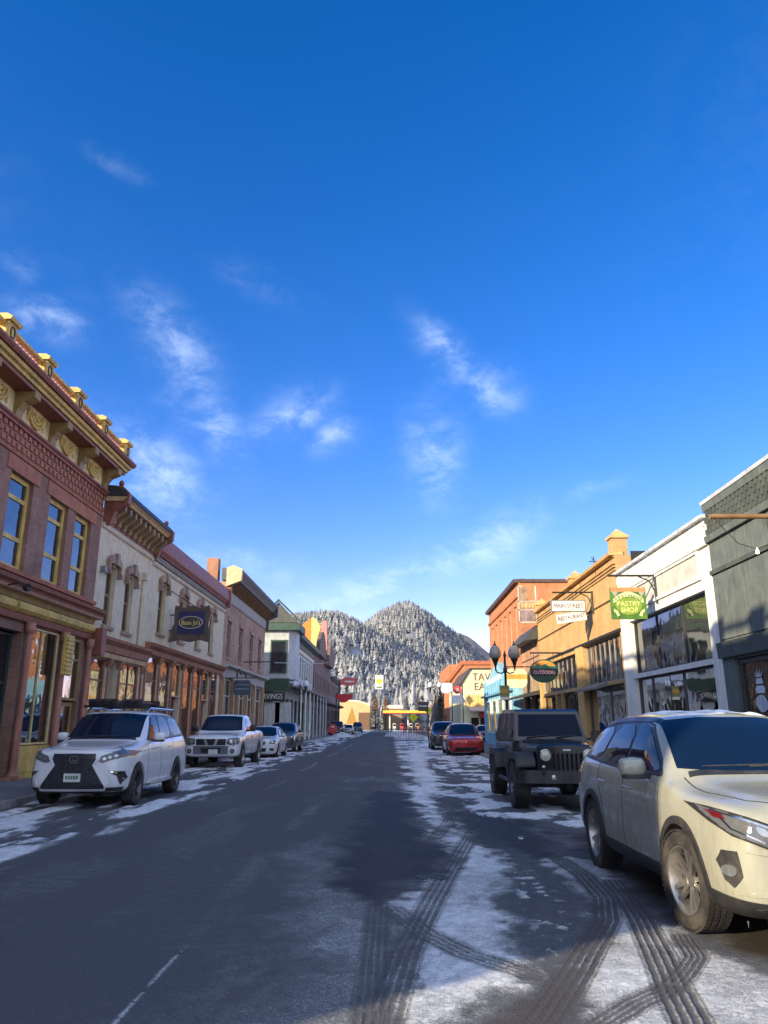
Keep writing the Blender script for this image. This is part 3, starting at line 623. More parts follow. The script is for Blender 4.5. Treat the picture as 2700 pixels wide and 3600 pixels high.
# ---- L2: long cream front with a maroon parapet ------------------------------
B = Bld(-1, 30.9, 45.2, 9.0, 'cream_building', 'long cream upper front with plain maroon parapet above four hooded windows', X=-10.0)
f = B.f; W2 = [(32.2, 33.2), (35.5, 36.5), (38.7, 39.7), (41.6, 42.6)]
sfb = [31.3, 33.2, 35.1, 37.0, 38.9, 40.8, 42.7]
B.shell(crm, [(a, b_, 5.3, 7.45) for a, b_ in W2]+[(a, a+1.55, (.15 if i in (2, 5) else .65), 4.3) for i, a in enumerate(sfb)], h=8.2)
for a, b_ in W2: narrow(B, a, b_, 5.3, 7.45)
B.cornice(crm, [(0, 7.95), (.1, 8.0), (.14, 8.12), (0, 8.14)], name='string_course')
B.cornice(pm('dark_tan_band', (.2, .18, .14), .8), [(0, 8.2), (.12, 8.2), (.14, 8.42), (0, 8.45)], name='frieze')  # frieze in a darker tan than the cream front
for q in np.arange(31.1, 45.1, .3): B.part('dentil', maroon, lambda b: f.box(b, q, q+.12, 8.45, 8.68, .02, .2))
B.cornice(maroon, [(-.3, 8.45), (.15, 8.46), (.3, 8.66), (.32, 8.76), (.26, 9.32), (.2, 9.38), (-.3, 9.38)], u0=31.1, name='parapet'); B.part('end_block', maroon, lambda b: f.box(b, 44.9, 45.25, 8.3, 9.5, 0, .38))
B.cornice(redbr, [(0, 4.32), (.1, 4.32), (.14, 4.5), (.3, 4.62), (.36, 4.74), (0, 4.8)], name='shop_cornice')
pilasters(B, [a-.17 for a in sfb]+[45.0], .1, 4.3, redbr, tanp, w=.13, d=.03)
for i, a in enumerate(sfb):
    if i in (2, 5): B.door(a+.02, a+1.53, .15, 2.7, pm('red_door_paint', (.22, .03, .02), .5), shopglass, d=-.3); B.window(a+.02, a+1.53, 2.75, 4.28, tanp, shopglass, d=-.10)
    else: B.window(a+.02, a+1.53, .67, 4.28, redbr, shopglass, rails=(3.3,), d=-.08, bar=.05)

# ---- L3: pinkish brick with a big slate cornice -------------------------------
pinkb = brick('faded_pink_brick', (.44, .26, .165), (.37, .20, .135), (.3, .24, .2), stw=.3)
slate = pm('slate_green_trim', (.075, .08, .075), .6, var=.3)
B = Bld(-1, 45.2, 60.2, 10.0, 'pink_brick_building', 'faded pink brick front with deep slate grey bracketed cornice', X=-10.0)
f = B.f; W3 = [(46.3, 47.3), (50.0, 51.1), (53.9, 55.1), (57.4, 58.6)]
sg = [(46, 48.4, .7, 4.2), (48.9, 50, .15, 4.2), (50.5, 53, .7, 4.2), (53.5, 55.9, .7, 4.2), (56.4, 59.6, .7, 4.2)]
B.shell(pinkb, [(a, b_, 5.45, 7.65) for a, b_ in W3]+sg, h=9.9)
for a, b_ in W3: B.window(a, b_, 5.45, 7.65, pm('pale_brown_paint', (.25, .19, .15), .6), gGlass, rails=(6.55,), bar=.12, sill=True); B.part('window_arch', pinkb, lambda b: f.poly(b, [(a-.15, 7.66), (a-.15, 7.85), ((a+b_)/2, 8.02), (b_+.15, 7.85), (b_+.15, 7.66)], 0, .08))
B.cornice(pm('grey_frieze', (.30, .28, .24), .7), [(0, 8.75), (.06, 8.75), (.1, 8.85), (.1, 9.45), (0, 9.45)], name='frieze')
for q in np.arange(45.4, 60, .5): B.part('bracket', pm('rust_paint', (.16, .08, .03), .7), lambda b: f.prof(b, [(.1, 9.42), (.2, 9.42), (.6, 9.9), (.6, 10.0), (.1, 10.0)], q, q+.16))
B.cornice(slate, [(-.3, 10.0), (.7, 10.0), (.78, 10.2), (.95, 10.5), (.95, 10.62), (-.3, 10.75)])
B.part('end_scroll', slate, lambda b: f.prof(b, [(0, 8.7), (.25, 8.8), (.3, 9.5), (.98, 9.8), (.98, 10.65), (0, 10.7)], 59.95, 60.3)); B.part('end_scroll', pm('cream_scroll', (.6, .45, .25), .7), lambda b: f.prof(b, [(0, 9.6), (.9, 9.95), (.95, 10.65), (.4, 10.9), (0, 10.75)], 45.16, 45.5))
B.part('chimney', brick('chimney_brick', (0, 0, 0), (0, 0, 0), (0, 0, 0)), lambda b: f.box(b, 45.4, 46.0, 9.6, 11.4, -1.3, -.6))
B.cornice(pm('grey_white_trim', (.36, .36, .33), .7, var=.2), [(0, 4.25), (.1, 4.25), (.14, 4.75), (.5, 4.85), (.5, 4.95), (0, 5.05)], name='shop_cornice')
for q in (45.6, 48.65, 50.25, 53.25, 56.15, 59.9): B.part('column', pm('sand_paint', (.4, .28, .15), .6), lambda b: f.box(b, q-.18, q+.18, .13, 4.25, -.02, .14))
for i, (a, b_, c, e) in enumerate(sg):
    if i == 1: B.door(a+.02, b_-.02, c, 2.9, brownw, shopglass, d=-.5)
    else: B.window(a+.02, b_-.02, c, e, pm('off_white_paint', (.5, .5, .45), .6), shopglass, mull=((a+b_)/2,), rails=(3.2,), d=-.14)

# ---- L4: green and white corner house with bay and gable ----------------------
wh = pm('pale_grey_paint', (.42, .45, .45), .65, var=.15); gr_ = pm('dark_green_trim', (.035, .075, .055), .6, var=.3); paleg = pm('white_post_paint', (.66, .68, .58), .6)
B = Bld(-1, 65.5, 98.0, 9.3, 'corner_building', 'white and dark green corner building with gabled bay window', X=-10.0)
f = B.f; W4 = [(70.2+i*2.3, 71.5+i*2.3) for i in range(12)]
B.shell(wh, [(a, b_, 6.3, 8.6) for a, b_ in W4]+[(70+i*3.4, 72.6+i*3.4, .6, 3.9) for i in range(8)], h=9.4)
for a, b_ in W4: B.window(a, b_, 6.3, 8.6, tanp, dGlass, bar=.14)
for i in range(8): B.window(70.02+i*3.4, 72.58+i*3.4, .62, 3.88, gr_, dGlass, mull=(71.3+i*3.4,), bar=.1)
B.cornice(gr_, [(-.4, 9.4), (.2, 9.4), (.3, 9.9), (.8, 10.2), (.85, 10.6), (-.2, 11.1), (-.4, 11.1)], u0=69); B.cornice(pm('cream_trim', (.55, .5, .38), .6), [(0, 8.9), (.15, 8.95), (.18, 9.35), (0, 9.38)], u0=69, name='frieze')
B.part('porch_roof', pm('brown_porch', (.22, .19, .15), .8), lambda b: f.prof(b, [(0, 5.4), (2.0, 4.8), (2.0, 4.6), (0, 4.9)], 69.5, 97.5))
for i in range(8): B.part('porch_post', paleg if i < 3 else wh, lambda b: b.tube([f.P(70+i*3.9, .13, 1.85), f.P(70+i*3.9, 4.65, 1.85)], .09, 8))
def bay(b):
    pts = [(-11.2, 65.2), (-8.75, 65.2), (-8.2, 66.0), (-8.2, 68.2), (-8.75, 69.0), (-10.0, 69.0), (-11.2, 69)]
    b.prism([(x, y, 5.2) for x, y in pts], [(x, y, 9.3) for x, y in pts])
B.part('bay', wh, bay)
wb = B.part('bay_window', gr_, lambda b: (b.box(-10.3, -10.18, 65.12, 65.2, 5.7, 8.5), b.box(-9.0, -8.88, 65.12, 65.2, 5.7, 8.5), b.box(-10.18, -9.0, 65.12, 65.2, 8.36, 8.5), b.box(-10.18, -9.0, 65.12, 65.2, 5.7, 5.8)))
B.part('pane', gGlass, lambda b: b.box(-10.18, -9.0, 65.15, 65.19, 5.8, 8.36), wb)
B.part('corner_post', paleg, lambda b: (b.box(-12.0, -11.55, 65.05, 65.4, 3.4, 9.3), b.box(-13.2, -12.95, 65.05, 65.4, .1, 9.3)))
def gable(b):
    b.prism([(-11.4, 64.9, 9.95), (-8.0, 64.9, 9.95), (-9.7, 64.9, 11.7)], [(-11.4, 68.8, 9.95), (-8.0, 68.8, 9.95), (-9.7, 68.8, 11.7)])
B.part('gable', pm('grey_green_shingle', (.085, .095, .085), .8), gable)
B.part('gable_trim', gr_, lambda b: (b.hull8([(x, y, z+dz) for x, z in ((-11.7, 9.85), (-9.7, 11.75)) for y in (64.7, 64.9) for dz in (0, .22)]), b.hull8([(x, y, z+dz) for x, z in ((-7.7, 9.85), (-9.7, 11.75)) for y in (64.72, 64.88) for dz in (0, .22)]), b.box(-11.7, -7.8, 64.8, 69.1, 9.3, 9.9)))
B.part('green_band', pm('mid_green_paint', (.035, .07, .04), .6), lambda b: (b.box(-13.4, -8.6, 64.9, 65.4, 4.2, 5.25),))
sb = B.part('sign_band', pm('black_board', (.03, .03, .032), .6), lambda b: b.box(-11.6, -8.9, 64.8, 65.1, 3.35, 4.15))
text_mesh('CARVINGS', .62, paleg, 'lettering', sb, Matrix.Translation((-10.25+10, 64.78-65.5, 3.75)) @ FRONT, width=.8)
for x in (-13.4, -10.6, -9.3): B.part('shop_pier', wh, lambda b: b.box(x, x+.9, 64.95, 65.45, .1, 3.3)); B.part('shop_window', dGlass, lambda b: (b.box(-12.5, -10.6, 65.1, 65.3, .6, 3.3), b.box(-9.7, -9.3, 65.1, 65.3, .6, 3.3)))

# ---- L5 .. L7: brown brick fronts farther down -------------------------------
brn = brick('brown_brick', (.21, .13, .10), (.17, .10, .085), (.2, .17, .15)); orng = pm('orange_sunlit_render', (.62, .20, .035), .8, var=.2); yl2 = pm('yellow_sunlit_render', (.72, .52, .16), .8); pnk = pm('pink_sunlit_render', (.55, .22, .18), .8)
for (u0, u1, h, lb, wd) in ((98, 112, 11.4, 'brown brick front with round topped parapet beyond the corner building', brn), (112, 128, 11.0, 'tall dark brown front with stepped parapet beyond the round topped one', brn), (128, 150, 8.6, 'lower brown front at the far end of the row', pm('dull_brown', (.2, .14, .11), .8))):
    B = Bld(-1, u0, u1, h, 'brown_building', lb, X=-10.0); f = B.f
    n = int((u1-u0)/2.6); W = [(u0+.8+i*2.5, u0+2.1+i*2.5) for i in range(n)]
    B.shell(wd, [(a, b_, 6.0, 8.0) for a, b_ in W]+[(a-.3, b_+.5, .7, 3.8) for a, b_ in W])
    for a, b_ in W: B.window(a, b_, 6.0, 8.0, pm('pale_grey_paint', (0, 0, 0)), dGlass, bar=.12)
    for a, b_ in W: B.window(a-.3, b_+.5, .7, 3.8, pm('teal_paint', (.05, .16, .17), .6) if u0 == 112 else gr_, dGlass, bar=.12)
    B.cornice(pm('dark_brown_trim', (.09, .06, .05), .7), [(-.3, h-.1), (.15, h-.1), (.5, h+.35), (.55, h+.55), (-.3, h+.6)]); B.cornice(pm('dark_brown_trim', (0, 0, 0)), [(0, 4.3), (.9, 4.5), (.9, 4.7), (0, 5.1)], name='awning')
    if u0 == 98:
        B.part('parapet', orng, lambda b: b.prism([(x, 98, z) for x, z in ((-13.4, h-1), (-12.6, h+1.2), (-11.4, h+2.6), (-10.3, h+3.5), (-10.3, h-1))], [(x, 99, z) for x, z in ((-13.4, h-1), (-12.6, h+1.2), (-11.4, h+2.6), (-10.3, h+3.5), (-10.3, h-1))]))
        B.part('parapet', yl2, lambda b: b.prism([(x, 97.95, z) for x, z in ((-10.3, h-1.5), (-10.3, h+3.5), (-9.7, h+3.3), (-9.1, h+2.2), (-9.5, h+.8), (-9.9, h-1.5))], [(x, 99, z) for x, z in ((-10.3, h-1.5), (-10.3, h+3.5), (-9.7, h+3.3), (-9.1, h+2.2), (-9.5, h+.8), (-9.9, h-1.5))]))
        B.part('round_gable', brn, lambda b: b.prism([f.P(105+5*math.cos(a), h-1+3.4*math.sin(a), .7) for a in np.linspace(0, PI, 13)], [f.P(105+5*math.cos(a), h-1+3.4*math.sin(a), -.3) for a in np.linspace(0, PI, 13)]))
    if u0 == 112:
        B.part('spire', pnk, lambda b: b.prism([(x, 112, z) for x, z in ((-10.9, h+.4), (-10.5, h+4.2), (-10.0, h+5.4), (-9.5, h+5.2), (-9.4, h+.4))], [(x, 113.4, z) for x, z in ((-10.9, h+.4), (-10.5, h+4.2), (-10.0, h+5.4), (-9.5, h+5.2), (-9.4, h+.4))]))
        B.part('round_gable', brn, lambda b: b.prism([f.P(119+4.6*math.cos(a), h-1+3.6*math.sin(a), .8) for a in np.linspace(0, PI, 13)], [f.P(119+4.6*math.cos(a), h-1+3.6*math.sin(a), -.3) for a in np.linspace(0, PI, 13)]))
# ------------------------------------------------------------------ the right-hand row
cg = clearglass('display_glass'); blackm = pm('black_metal', (.02, .02, .02), .5, var=.2)
# R0 grey-green shop
ggn = pm('grey_green_paint', (.115, .135, .125), .75, var=.14, streak=.3, bump=.4); ggd = pm('dark_grey_green', (.075, .088, .08), .75, var=.2)
B = Bld(1, 8.4, 18.55, 6.95, 'grey_shop', 'grey green shop front with pierced brick pattern under the parapet')
f = B.f
B.shell(ggn, [(10, 13.6, .7, 3.0), (14.6, 17.9, .5, 3.0)], h=6.9)
B.cornice(pm('snowy_coping', (.55, .58, .62), .6), [(-.4, 6.9), (.1, 6.9), (.12, 6.98), (-.4, 7.0)], name='coping')
B.part('pattern_band', ggd, lambda b: [f.box(b, q, q+.11, z, z+.13, 0, .07) for j, z in enumerate((6.12, 6.27, 6.42, 6.57)) for q in np.arange(8.5+(j % 2)*.11, 18.45, .22)])
B.cornice(ggn, [(0, 6.72), (.06, 6.72), (.08, 6.89), (0, 6.89)], name='string_course'); B.cornice(ggn, [(0, 5.92), (.09, 5.92), (.11, 6.08), (0, 6.1)], name='string_course')
B.cornice(ggd, [(0, 5.1), (.06, 5.1), (.07, 5.2), (0, 5.22)], name='string_course')
B.part('panel', ggn, lambda b: [f.box(b, q+.03, q+1.62, 3.5, 5.06, 0, .035) for q in np.arange(8.5, 18.3, 1.66)])
B.cornice(ggd, [(0, 3.06), (.1, 3.06), (.12, 3.42), (0, 3.46)], name='shop_lintel')
w_ = B.window(14.62, 17.88, .52, 2.98, pm('dark_green_frame', (.05, .07, .065), .5), glass('brown_shop_glass', (.05, .028, .02), ior=1.8), d=-.12, bar=.09)
B.window(10.02, 13.58, .72, 2.98, pm('dark_green_frame', (0, 0, 0)), dGlass, d=-.12, bar=.09)
decm = pm('white_window_paint', (.50, .55, .60), .7)
def decal(b):
    d = -.105; e = [(17.05+.27*math.cos(a)*(1+.12*math.sin(2*a)), 2.08+.30*math.sin(a)) for a in np.linspace(0, 2*PI, 20)[:-1]]
    f.poly(b, [(u, 1.98+(v-2.08)*.62) for u, v in e], d, d+.004)
    f.poly(b, [(16.85, 2.2), (16.82, 2.3), (16.9, 2.36), (17.2, 2.36), (17.28, 2.3), (17.25, 2.2)], d, d+.004); f.poly(b, [(16.88, 2.4), (16.92, 2.52), (17.18, 2.52), (17.22, 2.4)], d, d+.004)
    for k in (-.16, -.06, .05, .15): f.poly(b, [(17.05+k*.5-.03, 2.55), (17.05+k*1.3, 2.74-abs(k)*.4), (17.05+k*.5+.04, 2.55)], d, d+.004)
B.part('window_painting', decm, decal, w_)
# R1 white shop
wht = pm('white_painted_brick', (.76, .75, .70), .8, var=.10, streak=.25, bump=.5, dirt=(.4, .37, .3, .4)); whd = pm('greyish_white_paint', (.50, .49, .44), .8, var=.15)
B = Bld(1, 18.55, 26.4, 6.65, 'white_shop', 'white painted shop front with corbelled brick band and a large display window')
f = B.f
B.shell(wht, [(19.1, 25.45, 3.12, 4.84), (19.1, 25.45, .6, 2.98), (25.6, 25.62, .2, .21)], h=6.6)
B.cornice(pm('snowy_coping', (0, 0, 0)), [(-.4, 6.6), (.12, 6.6), (.14, 6.68), (-.4, 6.7)], name='coping')
B.part('pattern_band', wht, lambda b: ([f.box(b, q, q+.12, z, z+.14, 0, .06) for j, z in enumerate((6.1, 6.26)) for q in np.arange(18.65+(j % 2)*.12, 26.3, .24)], [f.box(b, q, q+.1, 6.42, 6.47, 0, .05) for q in np.arange(18.65, 26.3, .2)]))
B.cornice(wht, [(0, 5.9), (.08, 5.9), (.1, 6.06), (0, 6.08)], name='string_course')
B.part('recessed_panel', whd, lambda b: (f.box(b, 19.3, 25.6, 5.2, 5.82, 0, .012))); B.part('panel_trim', wht, lambda b: (f.box(b, 19.2, 25.7, 5.82, 5.88, 0, .06), f.box(b, 19.2, 25.7, 5.12, 5.2, 0, .06), f.box(b, 19.2, 19.3, 5.2, 5.82, 0, .06), f.box(b, 25.6, 25.7, 5.2, 5.82, 0, .06)))
tg = glass('transom_glass', (.02, .022, .024), ior=2.6, wob=.22)
B.window(19.1, 25.45, 3.12, 4.84, pm('dark_bronze', (.04, .04, .04), .4), tg, d=-.2, mull=(21.2, 23.35), bar=.06)
B.part('beam', pm('dark_beam', (.035, .03, .03), .6), lambda b: f.box(b, 19.1, 25.45, 2.98, 3.12, -.35, -.05))
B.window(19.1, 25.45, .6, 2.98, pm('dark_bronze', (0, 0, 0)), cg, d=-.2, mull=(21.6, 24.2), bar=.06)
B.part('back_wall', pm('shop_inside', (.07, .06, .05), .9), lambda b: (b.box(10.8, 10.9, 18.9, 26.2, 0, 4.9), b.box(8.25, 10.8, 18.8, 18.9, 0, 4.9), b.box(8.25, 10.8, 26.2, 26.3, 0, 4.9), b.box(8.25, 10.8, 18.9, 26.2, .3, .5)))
# things on show in the white shop's window
def show(name, loc, label, cat): return empty(name, loc, label, cat)
t_ = show('wreath', (8.5, 22.3, 2.1), 'dark leafy wreath hanging in the white shop window', 'wreath')
b = MB((8.5, 22.3, 2.1))
for i in range(150):
    a = rnd.uniform(0, 2*PI); r = .36+rnd.uniform(-.09, .09); p = Vector((8.5+rnd.uniform(-.08, .08), 22.3+r*math.cos(a), 2.1+r*math.sin(a))); q = [Vector((rnd.uniform(-.06, .06), rnd.uniform(-.07, .07), rnd.uniform(-.07, .07))) for _ in range(3)]
    b.quad(*[p+v for v in q])
b.build('leaves', pm('dark_leaf', (.02, .03, .02), .7), t_)
t_ = show('hanging_mirror', (8.5, 19.9, 2.0), 'oval wooden mirror hanging at the near end of the shop window', 'mirror'); b = MB((8.5, 19.9, 2.0)); b.tube([(8.5, 19.9+.2*math.cos(a), 2.0+.36*math.sin(a)) for a in np.linspace(0, 2*PI, 20)], .035, 6, close=False); b.build('mirror_frame', brownw, t_)
b = MB((8.5, 19.9, 2.0)); b.quad(*[(8.51, 19.9+.19*math.cos(a), 2.0+.35*math.sin(a)) for a in np.linspace(0, 2*PI, 20)[:-1]]); b.build('mirror_glass', pm('warm_brown', (.35, .26, .17), .4), t_)
t_ = show('display_cabinet', (8.9, 21.0, .5), 'tall pale cabinet with folded clothes inside the white shop', 'cabinet'); b = MB((8.9, 21.0, .5)); b.box(8.7, 9.1, 20.5, 21.4, .5, 2.5); b.build('cabinet_body', pm('pale_wood', (.42, .36, .28), .7), t_, bevel=.01)
for k, c in enumerate(((.3, .05, .05), (.1, .2, .3), (.5, .45, .3), (.08, .2, .1))):
    b = MB((8.9, 21.0, .5)); b.box(8.6, 8.7, 20.6, 21.3, .75+k*.42, .98+k*.42); b.build('folded_cloth', pm('cloth_%d' % k, c, .9, bump=.6), t_, bevel=.02)
t_ = show('clothes_rail', (8.7, 24.3, .5), 'rail of hanging coloured clothes at the far end of the white shop window', 'clothes rail'); b = MB((8.7, 24.3, .5)); b.tube([(8.7, 23.4, .5), (8.7, 23.4, 2.0), (8.7, 25.2, 2.0), (8.7, 25.2, .5)], .02); b.build('rail', blackm, t_)
for k in range(14):
    b = MB((8.7, 24.3, .5)); y = 23.5+k*.12; b.hull8([(x, y+dy+.0, z) for x, dy in ((8.5, 0), (8.9, .03)) for z in (.9+rnd.uniform(0, .2), 1.95) for dy in (dy, dy+.07)]); b.build('garment', pm('garment_%d' % (k % 5), [(.05, .06, .1), (.3, .26, .2), (.2, .05, .04), (.06, .12, .1), (.4, .38, .36)][k % 5], .9), t_)
t_ = show('price_board', (8.4, 20.8, 2.6), 'small cream card hanging high in the white shop window', 'card'); b = MB((8.4, 20.8, 2.6)); b.box(8.38, 8.40, 20.65, 20.95, 2.35, 2.9); b.build('card', pm('cream_card', (.6, .56, .42), .7), t_)
# R2 yellow brick
ylb = brick('yellow_brick', (.56, .33, .105), (.48, .27, .085), (.46, .33, .19), var=.16, stain=(.26, .14, .06), stw=.4)
ylp = pm('yellow_trim_paint', (.58, .36, .13), .75, var=.15)
B = Bld(1, 26.4, 41.3, 7.4, 'yellow_brick_shop', 'yellow brick single storey front with corner piers and dark clerestory windows')
f = B.f
B.shell(ylb, [(26.55, 31.9, 3.05, 4.66), (26.55, 31.9, .6, 2.92), (33.0, 41.0, 3.05, 4.5), (33.0, 36.4, .6, 2.92), (36.6, 37.6, .15, 2.92), (37.8, 41.0, .6, 2.92)], h=7.35)
for z in (6.82, 6.93, 7.04): B.cornice(brick('yellow_brick', (0, 0, 0), (0, 0, 0), (0, 0, 0)), [(0, z), (.05+(z-6.82)*.25, z), (.06+(z-6.82)*.25, z+.055), (0, z+.055)], name='corbel_course')
B.cornice(pm('dark_brown_trim', (.09, .06, .05), .7), [(0, 5.86), (.05, 5.86), (.05, 5.9), (0, 5.9)], name='string_course'); B.cornice(ylp, [(-.3, 7.36), (.2, 7.36), (.24, 7.45), (-.3, 7.5)], name='coping')
B.part('vent_slot', pm('dark_trim', (0, 0, 0)), lambda b: [f.box(b, q, q+.09, 7.12, 7.3, 0, .01) for q in (29, 31.5, 36, 39)])
B.cornice(pm('black_lintel', (.02, .016, .014), .6), [(0, 4.66), (.06, 4.66), (.06, 4.76), (0, 4.76)], name='lintel')
for q0, zt in ((26.45, 8.0), (33.0, 7.75), (40.7, 7.75)):
    B.part('parapet_pier', brick('yellow_brick', (0, 0, 0), (0, 0, 0), (0, 0, 0)), lambda b: f.box(b, q0, q0+.5, 7.3, zt, -.5, .06))
    B.part('pier_cap', ylp, lambda b: (f.box(b, q0-.06, q0+.56, zt, zt+.1, -.56, .12), b.add([f.P(q0-.02, zt+.1, -.52), f.P(q0+.52, zt+.1, -.52), f.P(q0+.52, zt+.1, .08), f.P(q0-.02, zt+.1, .08), f.P(q0+.25, zt+.40, -.22)], [(0, 1, 4), (1, 2, 4), (2, 3, 4), (3, 0, 4)])))
B.part('tarred_side_wall', pm('tar', (.02, .02, .022), .8), lambda b: b.box(8.56, 21.9, 26.37, 26.395, 6.0, 7.5))
clr = glass('clerestory_glass', (.025, .02, .02), ior=1.9, wob=.6)
B.window(26.56, 31.89, 3.06, 4.65, pm('lead_strips', (.30, .29, .27), .5), clr, d=-.2, mull=tuple(np.arange(27.3, 31.8, .66)), bar=.035)
B.window(33.01, 40.99, 3.06, 4.49, pm('lead_strips', (0, 0, 0)), clr, d=-.2, mull=tuple(np.arange(33.9, 41, .9)), bar=.035)
B.part('awning', pm('grey_canvas', (.20, .19, .17), .8), lambda b: f.prof(b, [(.0, 3.05), (.45, 2.86), (.45, 2.78), (0, 2.9)], 28.6, 31.9))
B.window(26.56, 31.89, .62, 2.9, pm('dark_bronze', (0, 0, 0)), cg, d=-.2, mull=(28.9,), bar=.06); B.window(33.02, 36.38, .62, 2.9, pm('dark_bronze', (0, 0, 0)), dGlass, d=-.2, mull=(34.7,)); B.window(37.82, 40.98, .62, 2.9, pm('dark_bronze', (0, 0, 0)), dGlass, d=-.2, mull=(39.4,)); B.door(36.62, 37.58, .15, 2.9, brownw, dGlass)
B.part('shop_pier', ylp, lambda b: f.box(b, 31.92, 32.98, .13, 4.66, 0, .07)); B.part('shop_pier', ylp, lambda b: f.box(b, 41.0, 41.3, .13, 4.5, 0, .07))
B.part('back_wall', pm('shop_inside', (0, 0, 0)), lambda b: (b.box(10.8, 10.9, 26.6, 32.8, 0, 4.9), b.box(8.25, 10.8, 26.45, 26.5, 0, 4.9), b.box(8.25, 10.8, 32.8, 32.9, 0, 4.9), b.box(8.25, 10.8, 26.6, 32.8, .3, .5)))
t_ = show('round_lamp', (8.7, 29.2, 2.3), 'white oblong paper lamp hanging in the yellow shop window', 'lamp'); b = MB((8.7, 29.2, 2.3)); b.lathe([(.02, -.15), (.12, -.13), (.17, 0), (.12, .13), (.02, .15)], (8.6, 29.2, 2.35), n=14); b.tube([(8.6, 29.2, 2.5), (8.6, 29.2, 2.9)], .01); b.build('lamp_shade', pm('white_paper', (.75, .74, .68), .7), t_, smooth=40)
t_ = show('green_urn', (8.6, 29.6, .6), 'large rounded green glazed urn in the yellow shop window', 'urn'); b = MB((8.6, 29.6, .6)); b.lathe([(.2, 0), (.3, .25), (.42, .6), (.46, .95), (.36, 1.2), (.22, 1.28), (.26, 1.36)], (8.65, 29.5, .5), n=20); b.build('urn_body', pm('green_glaze', (.03, .20, .12), .15, bump=0), t_, smooth=50)
t_ = show('orange_pots', (8.6, 30.8, .6), 'terracotta pot stack beside the green urn', 'pot'); b = MB((8.6, 30.8, .6)); b.lathe([(.15, 0), (.28, .5), (.3, .55), (.18, .55), (.26, 1.0)], (8.6, 30.9, .5), n=14); b.build('pot_body', pm('terracotta', (.4, .15, .06), .7), t_, smooth=40)
t_ = show('brown_cabinet', (9, 27.5, .6), 'dark brown cupboard behind the glass near the white pillar', 'cabinet'); b = MB((9, 27.5, .6)); b.box(8.7, 9.2, 26.9, 28.0, .5, 2.4); b.build('cabinet_body', pm('dark_wood', (.09, .045, .025), .6), t_, bevel=.02)
t_ = show('white_notices', (8.3, 31.4, 2.2), 'two small white notices on the glass near the yellow pier', 'notice'); b = MB((8.3, 31.4, 2.2)); b.box(8.22, 8.23, 31.2, 31.7, 2.25, 2.55); b.box(8.22, 8.23, 31.2, 31.6, 1.9, 2.1); b.build('paper', pm('white_paper', (0, 0, 0)), t_)
# aerial on the yellow parapet
t_ = empty('roof_aerial', (8.5, 31, 7.5), 'thin grey aerial standing on the yellow parapet', 'aerial'); b = MB((8.5, 31, 7.5)); b.tube([(8.5, 31, 7.4), (8.5, 31, 8.3)], .025); b.tube([(8.3, 31, 8.1), (8.7, 31, 8.1)], .02); b.tube([(8.3, 30.6, 8.2), (8.6, 31.4, 8.2)], .015); b.build('mast', blackm, t_)
# R3 low pink-brown front
sal = brick('salmon_brick', (.48, .25, .14), (.42, .2, .12), (.4, .28, .2), stw=.3)
B = Bld(1, 41.3, 46.8, 6.3, 'salmon_brick_shop', 'low salmon brick front with sloping slate canopy between yellow and orange buildings'); f = B.f
B.shell(sal, [(41.8, 43.9, .6, 3.2), (44.3, 46.4, .6, 3.2)], h=6.2)
B.part('slate_canopy', pm('slate', (.055, .06, .06), .6), lambda b: f.prof(b, [(0, 6.75), (.12, 6.72), (.7, 6.02), (.7, 5.94), (0, 6.0)], 41.35, 46.75)); B.cornice(pm('dark_brown_trim', (0, 0, 0)), [(0, 5.1), (.04, 5.1), (.04, 5.15), (0, 5.15)], name='string_course')
B.part('board_cladding', pm('tan_boards', (.30, .22, .13), .8, var=.3), lambda b: [f.box(b, 41.4+k*.3, 41.66+k*.3, 3.3, 4.5, 0, .05) for k in range(18)])
B.part('canopy', pm('dark_canopy', (.04, .04, .04), .7), lambda b: f.prof(b, [(0, 3.3), (1.2, 2.95), (1.2, 2.85), (0, 3.1)], 41.4, 46.7))
B.window(41.82, 43.88, .62, 3.18, brownw, dGlass); B.window(44.32, 46.38, .62, 3.18, brownw, dGlass)
# R4 orange brick, two storeys
orb = brick('orange_brick', (.55, .19, .06), (.47, .15, .05), (.42, .24, .14), var=.2, stain=(.28, .09, .04), stw=.4)
B = Bld(1, 46.8, 61.6, 10.2, 'orange_brick_building', 'tall orange brick building with tall narrow upper windows', depth=10); f = B.f
W = [(48.0+i*2.25, 49.0+i*2.25) for i in range(6)]
B.shell(orb, [(a, b_, 6.2, 8.8) for a, b_ in W], h=10.1)
for a, b_ in W: B.window(a, b_, 6.2, 8.8, pm('pale_peach_paint', (.5, .36, .25), .6), dGlass, rails=(7.5,), bar=.12)
B.cornice(pm('dark_brown_trim', (0, 0, 0)), [(-.4, 10.1), (.25, 10.1), (.32, 10.3), (-.4, 10.35)], name='coping'); B.part('side_coping', pm('dark_brown_trim', (0, 0, 0)), lambda b: b.box(8.0, 18.0, 46.7, 47.0, 10.1, 10.3)); B.cornice(orb, [(0, 9.2), (.1, 9.2), (.14, 9.35), (0, 9.38)], name='string_course')
blu = pm('light_blue_paint', (.22, .46, .60), .7, var=.12, streak=.35); bld = pm('blue_trim', (.12, .30, .42), .6)
B2 = Bld(1, 47.0, 61.9, 5.0, 'light_blue_shopfront', 'light blue wooden false front at the foot of the orange building', X=7.4, depth=.55); f = B2.f
B2.part('wall', blu, lambda b: (b.box(7.4, 8.0, 47.0, 61.9, 0, 4.6), b.prism([f.P(u, v, 0) for u, v in ((47.0, 4.6), (51, 4.9), (54.4, 5.75), (58, 4.9), (61.9, 4.6))], [f.P(u, v, -.5) for u, v in ((47.0, 4.6), (51, 4.9), (54.4, 5.75), (58, 4.9), (61.9, 4.6))])))
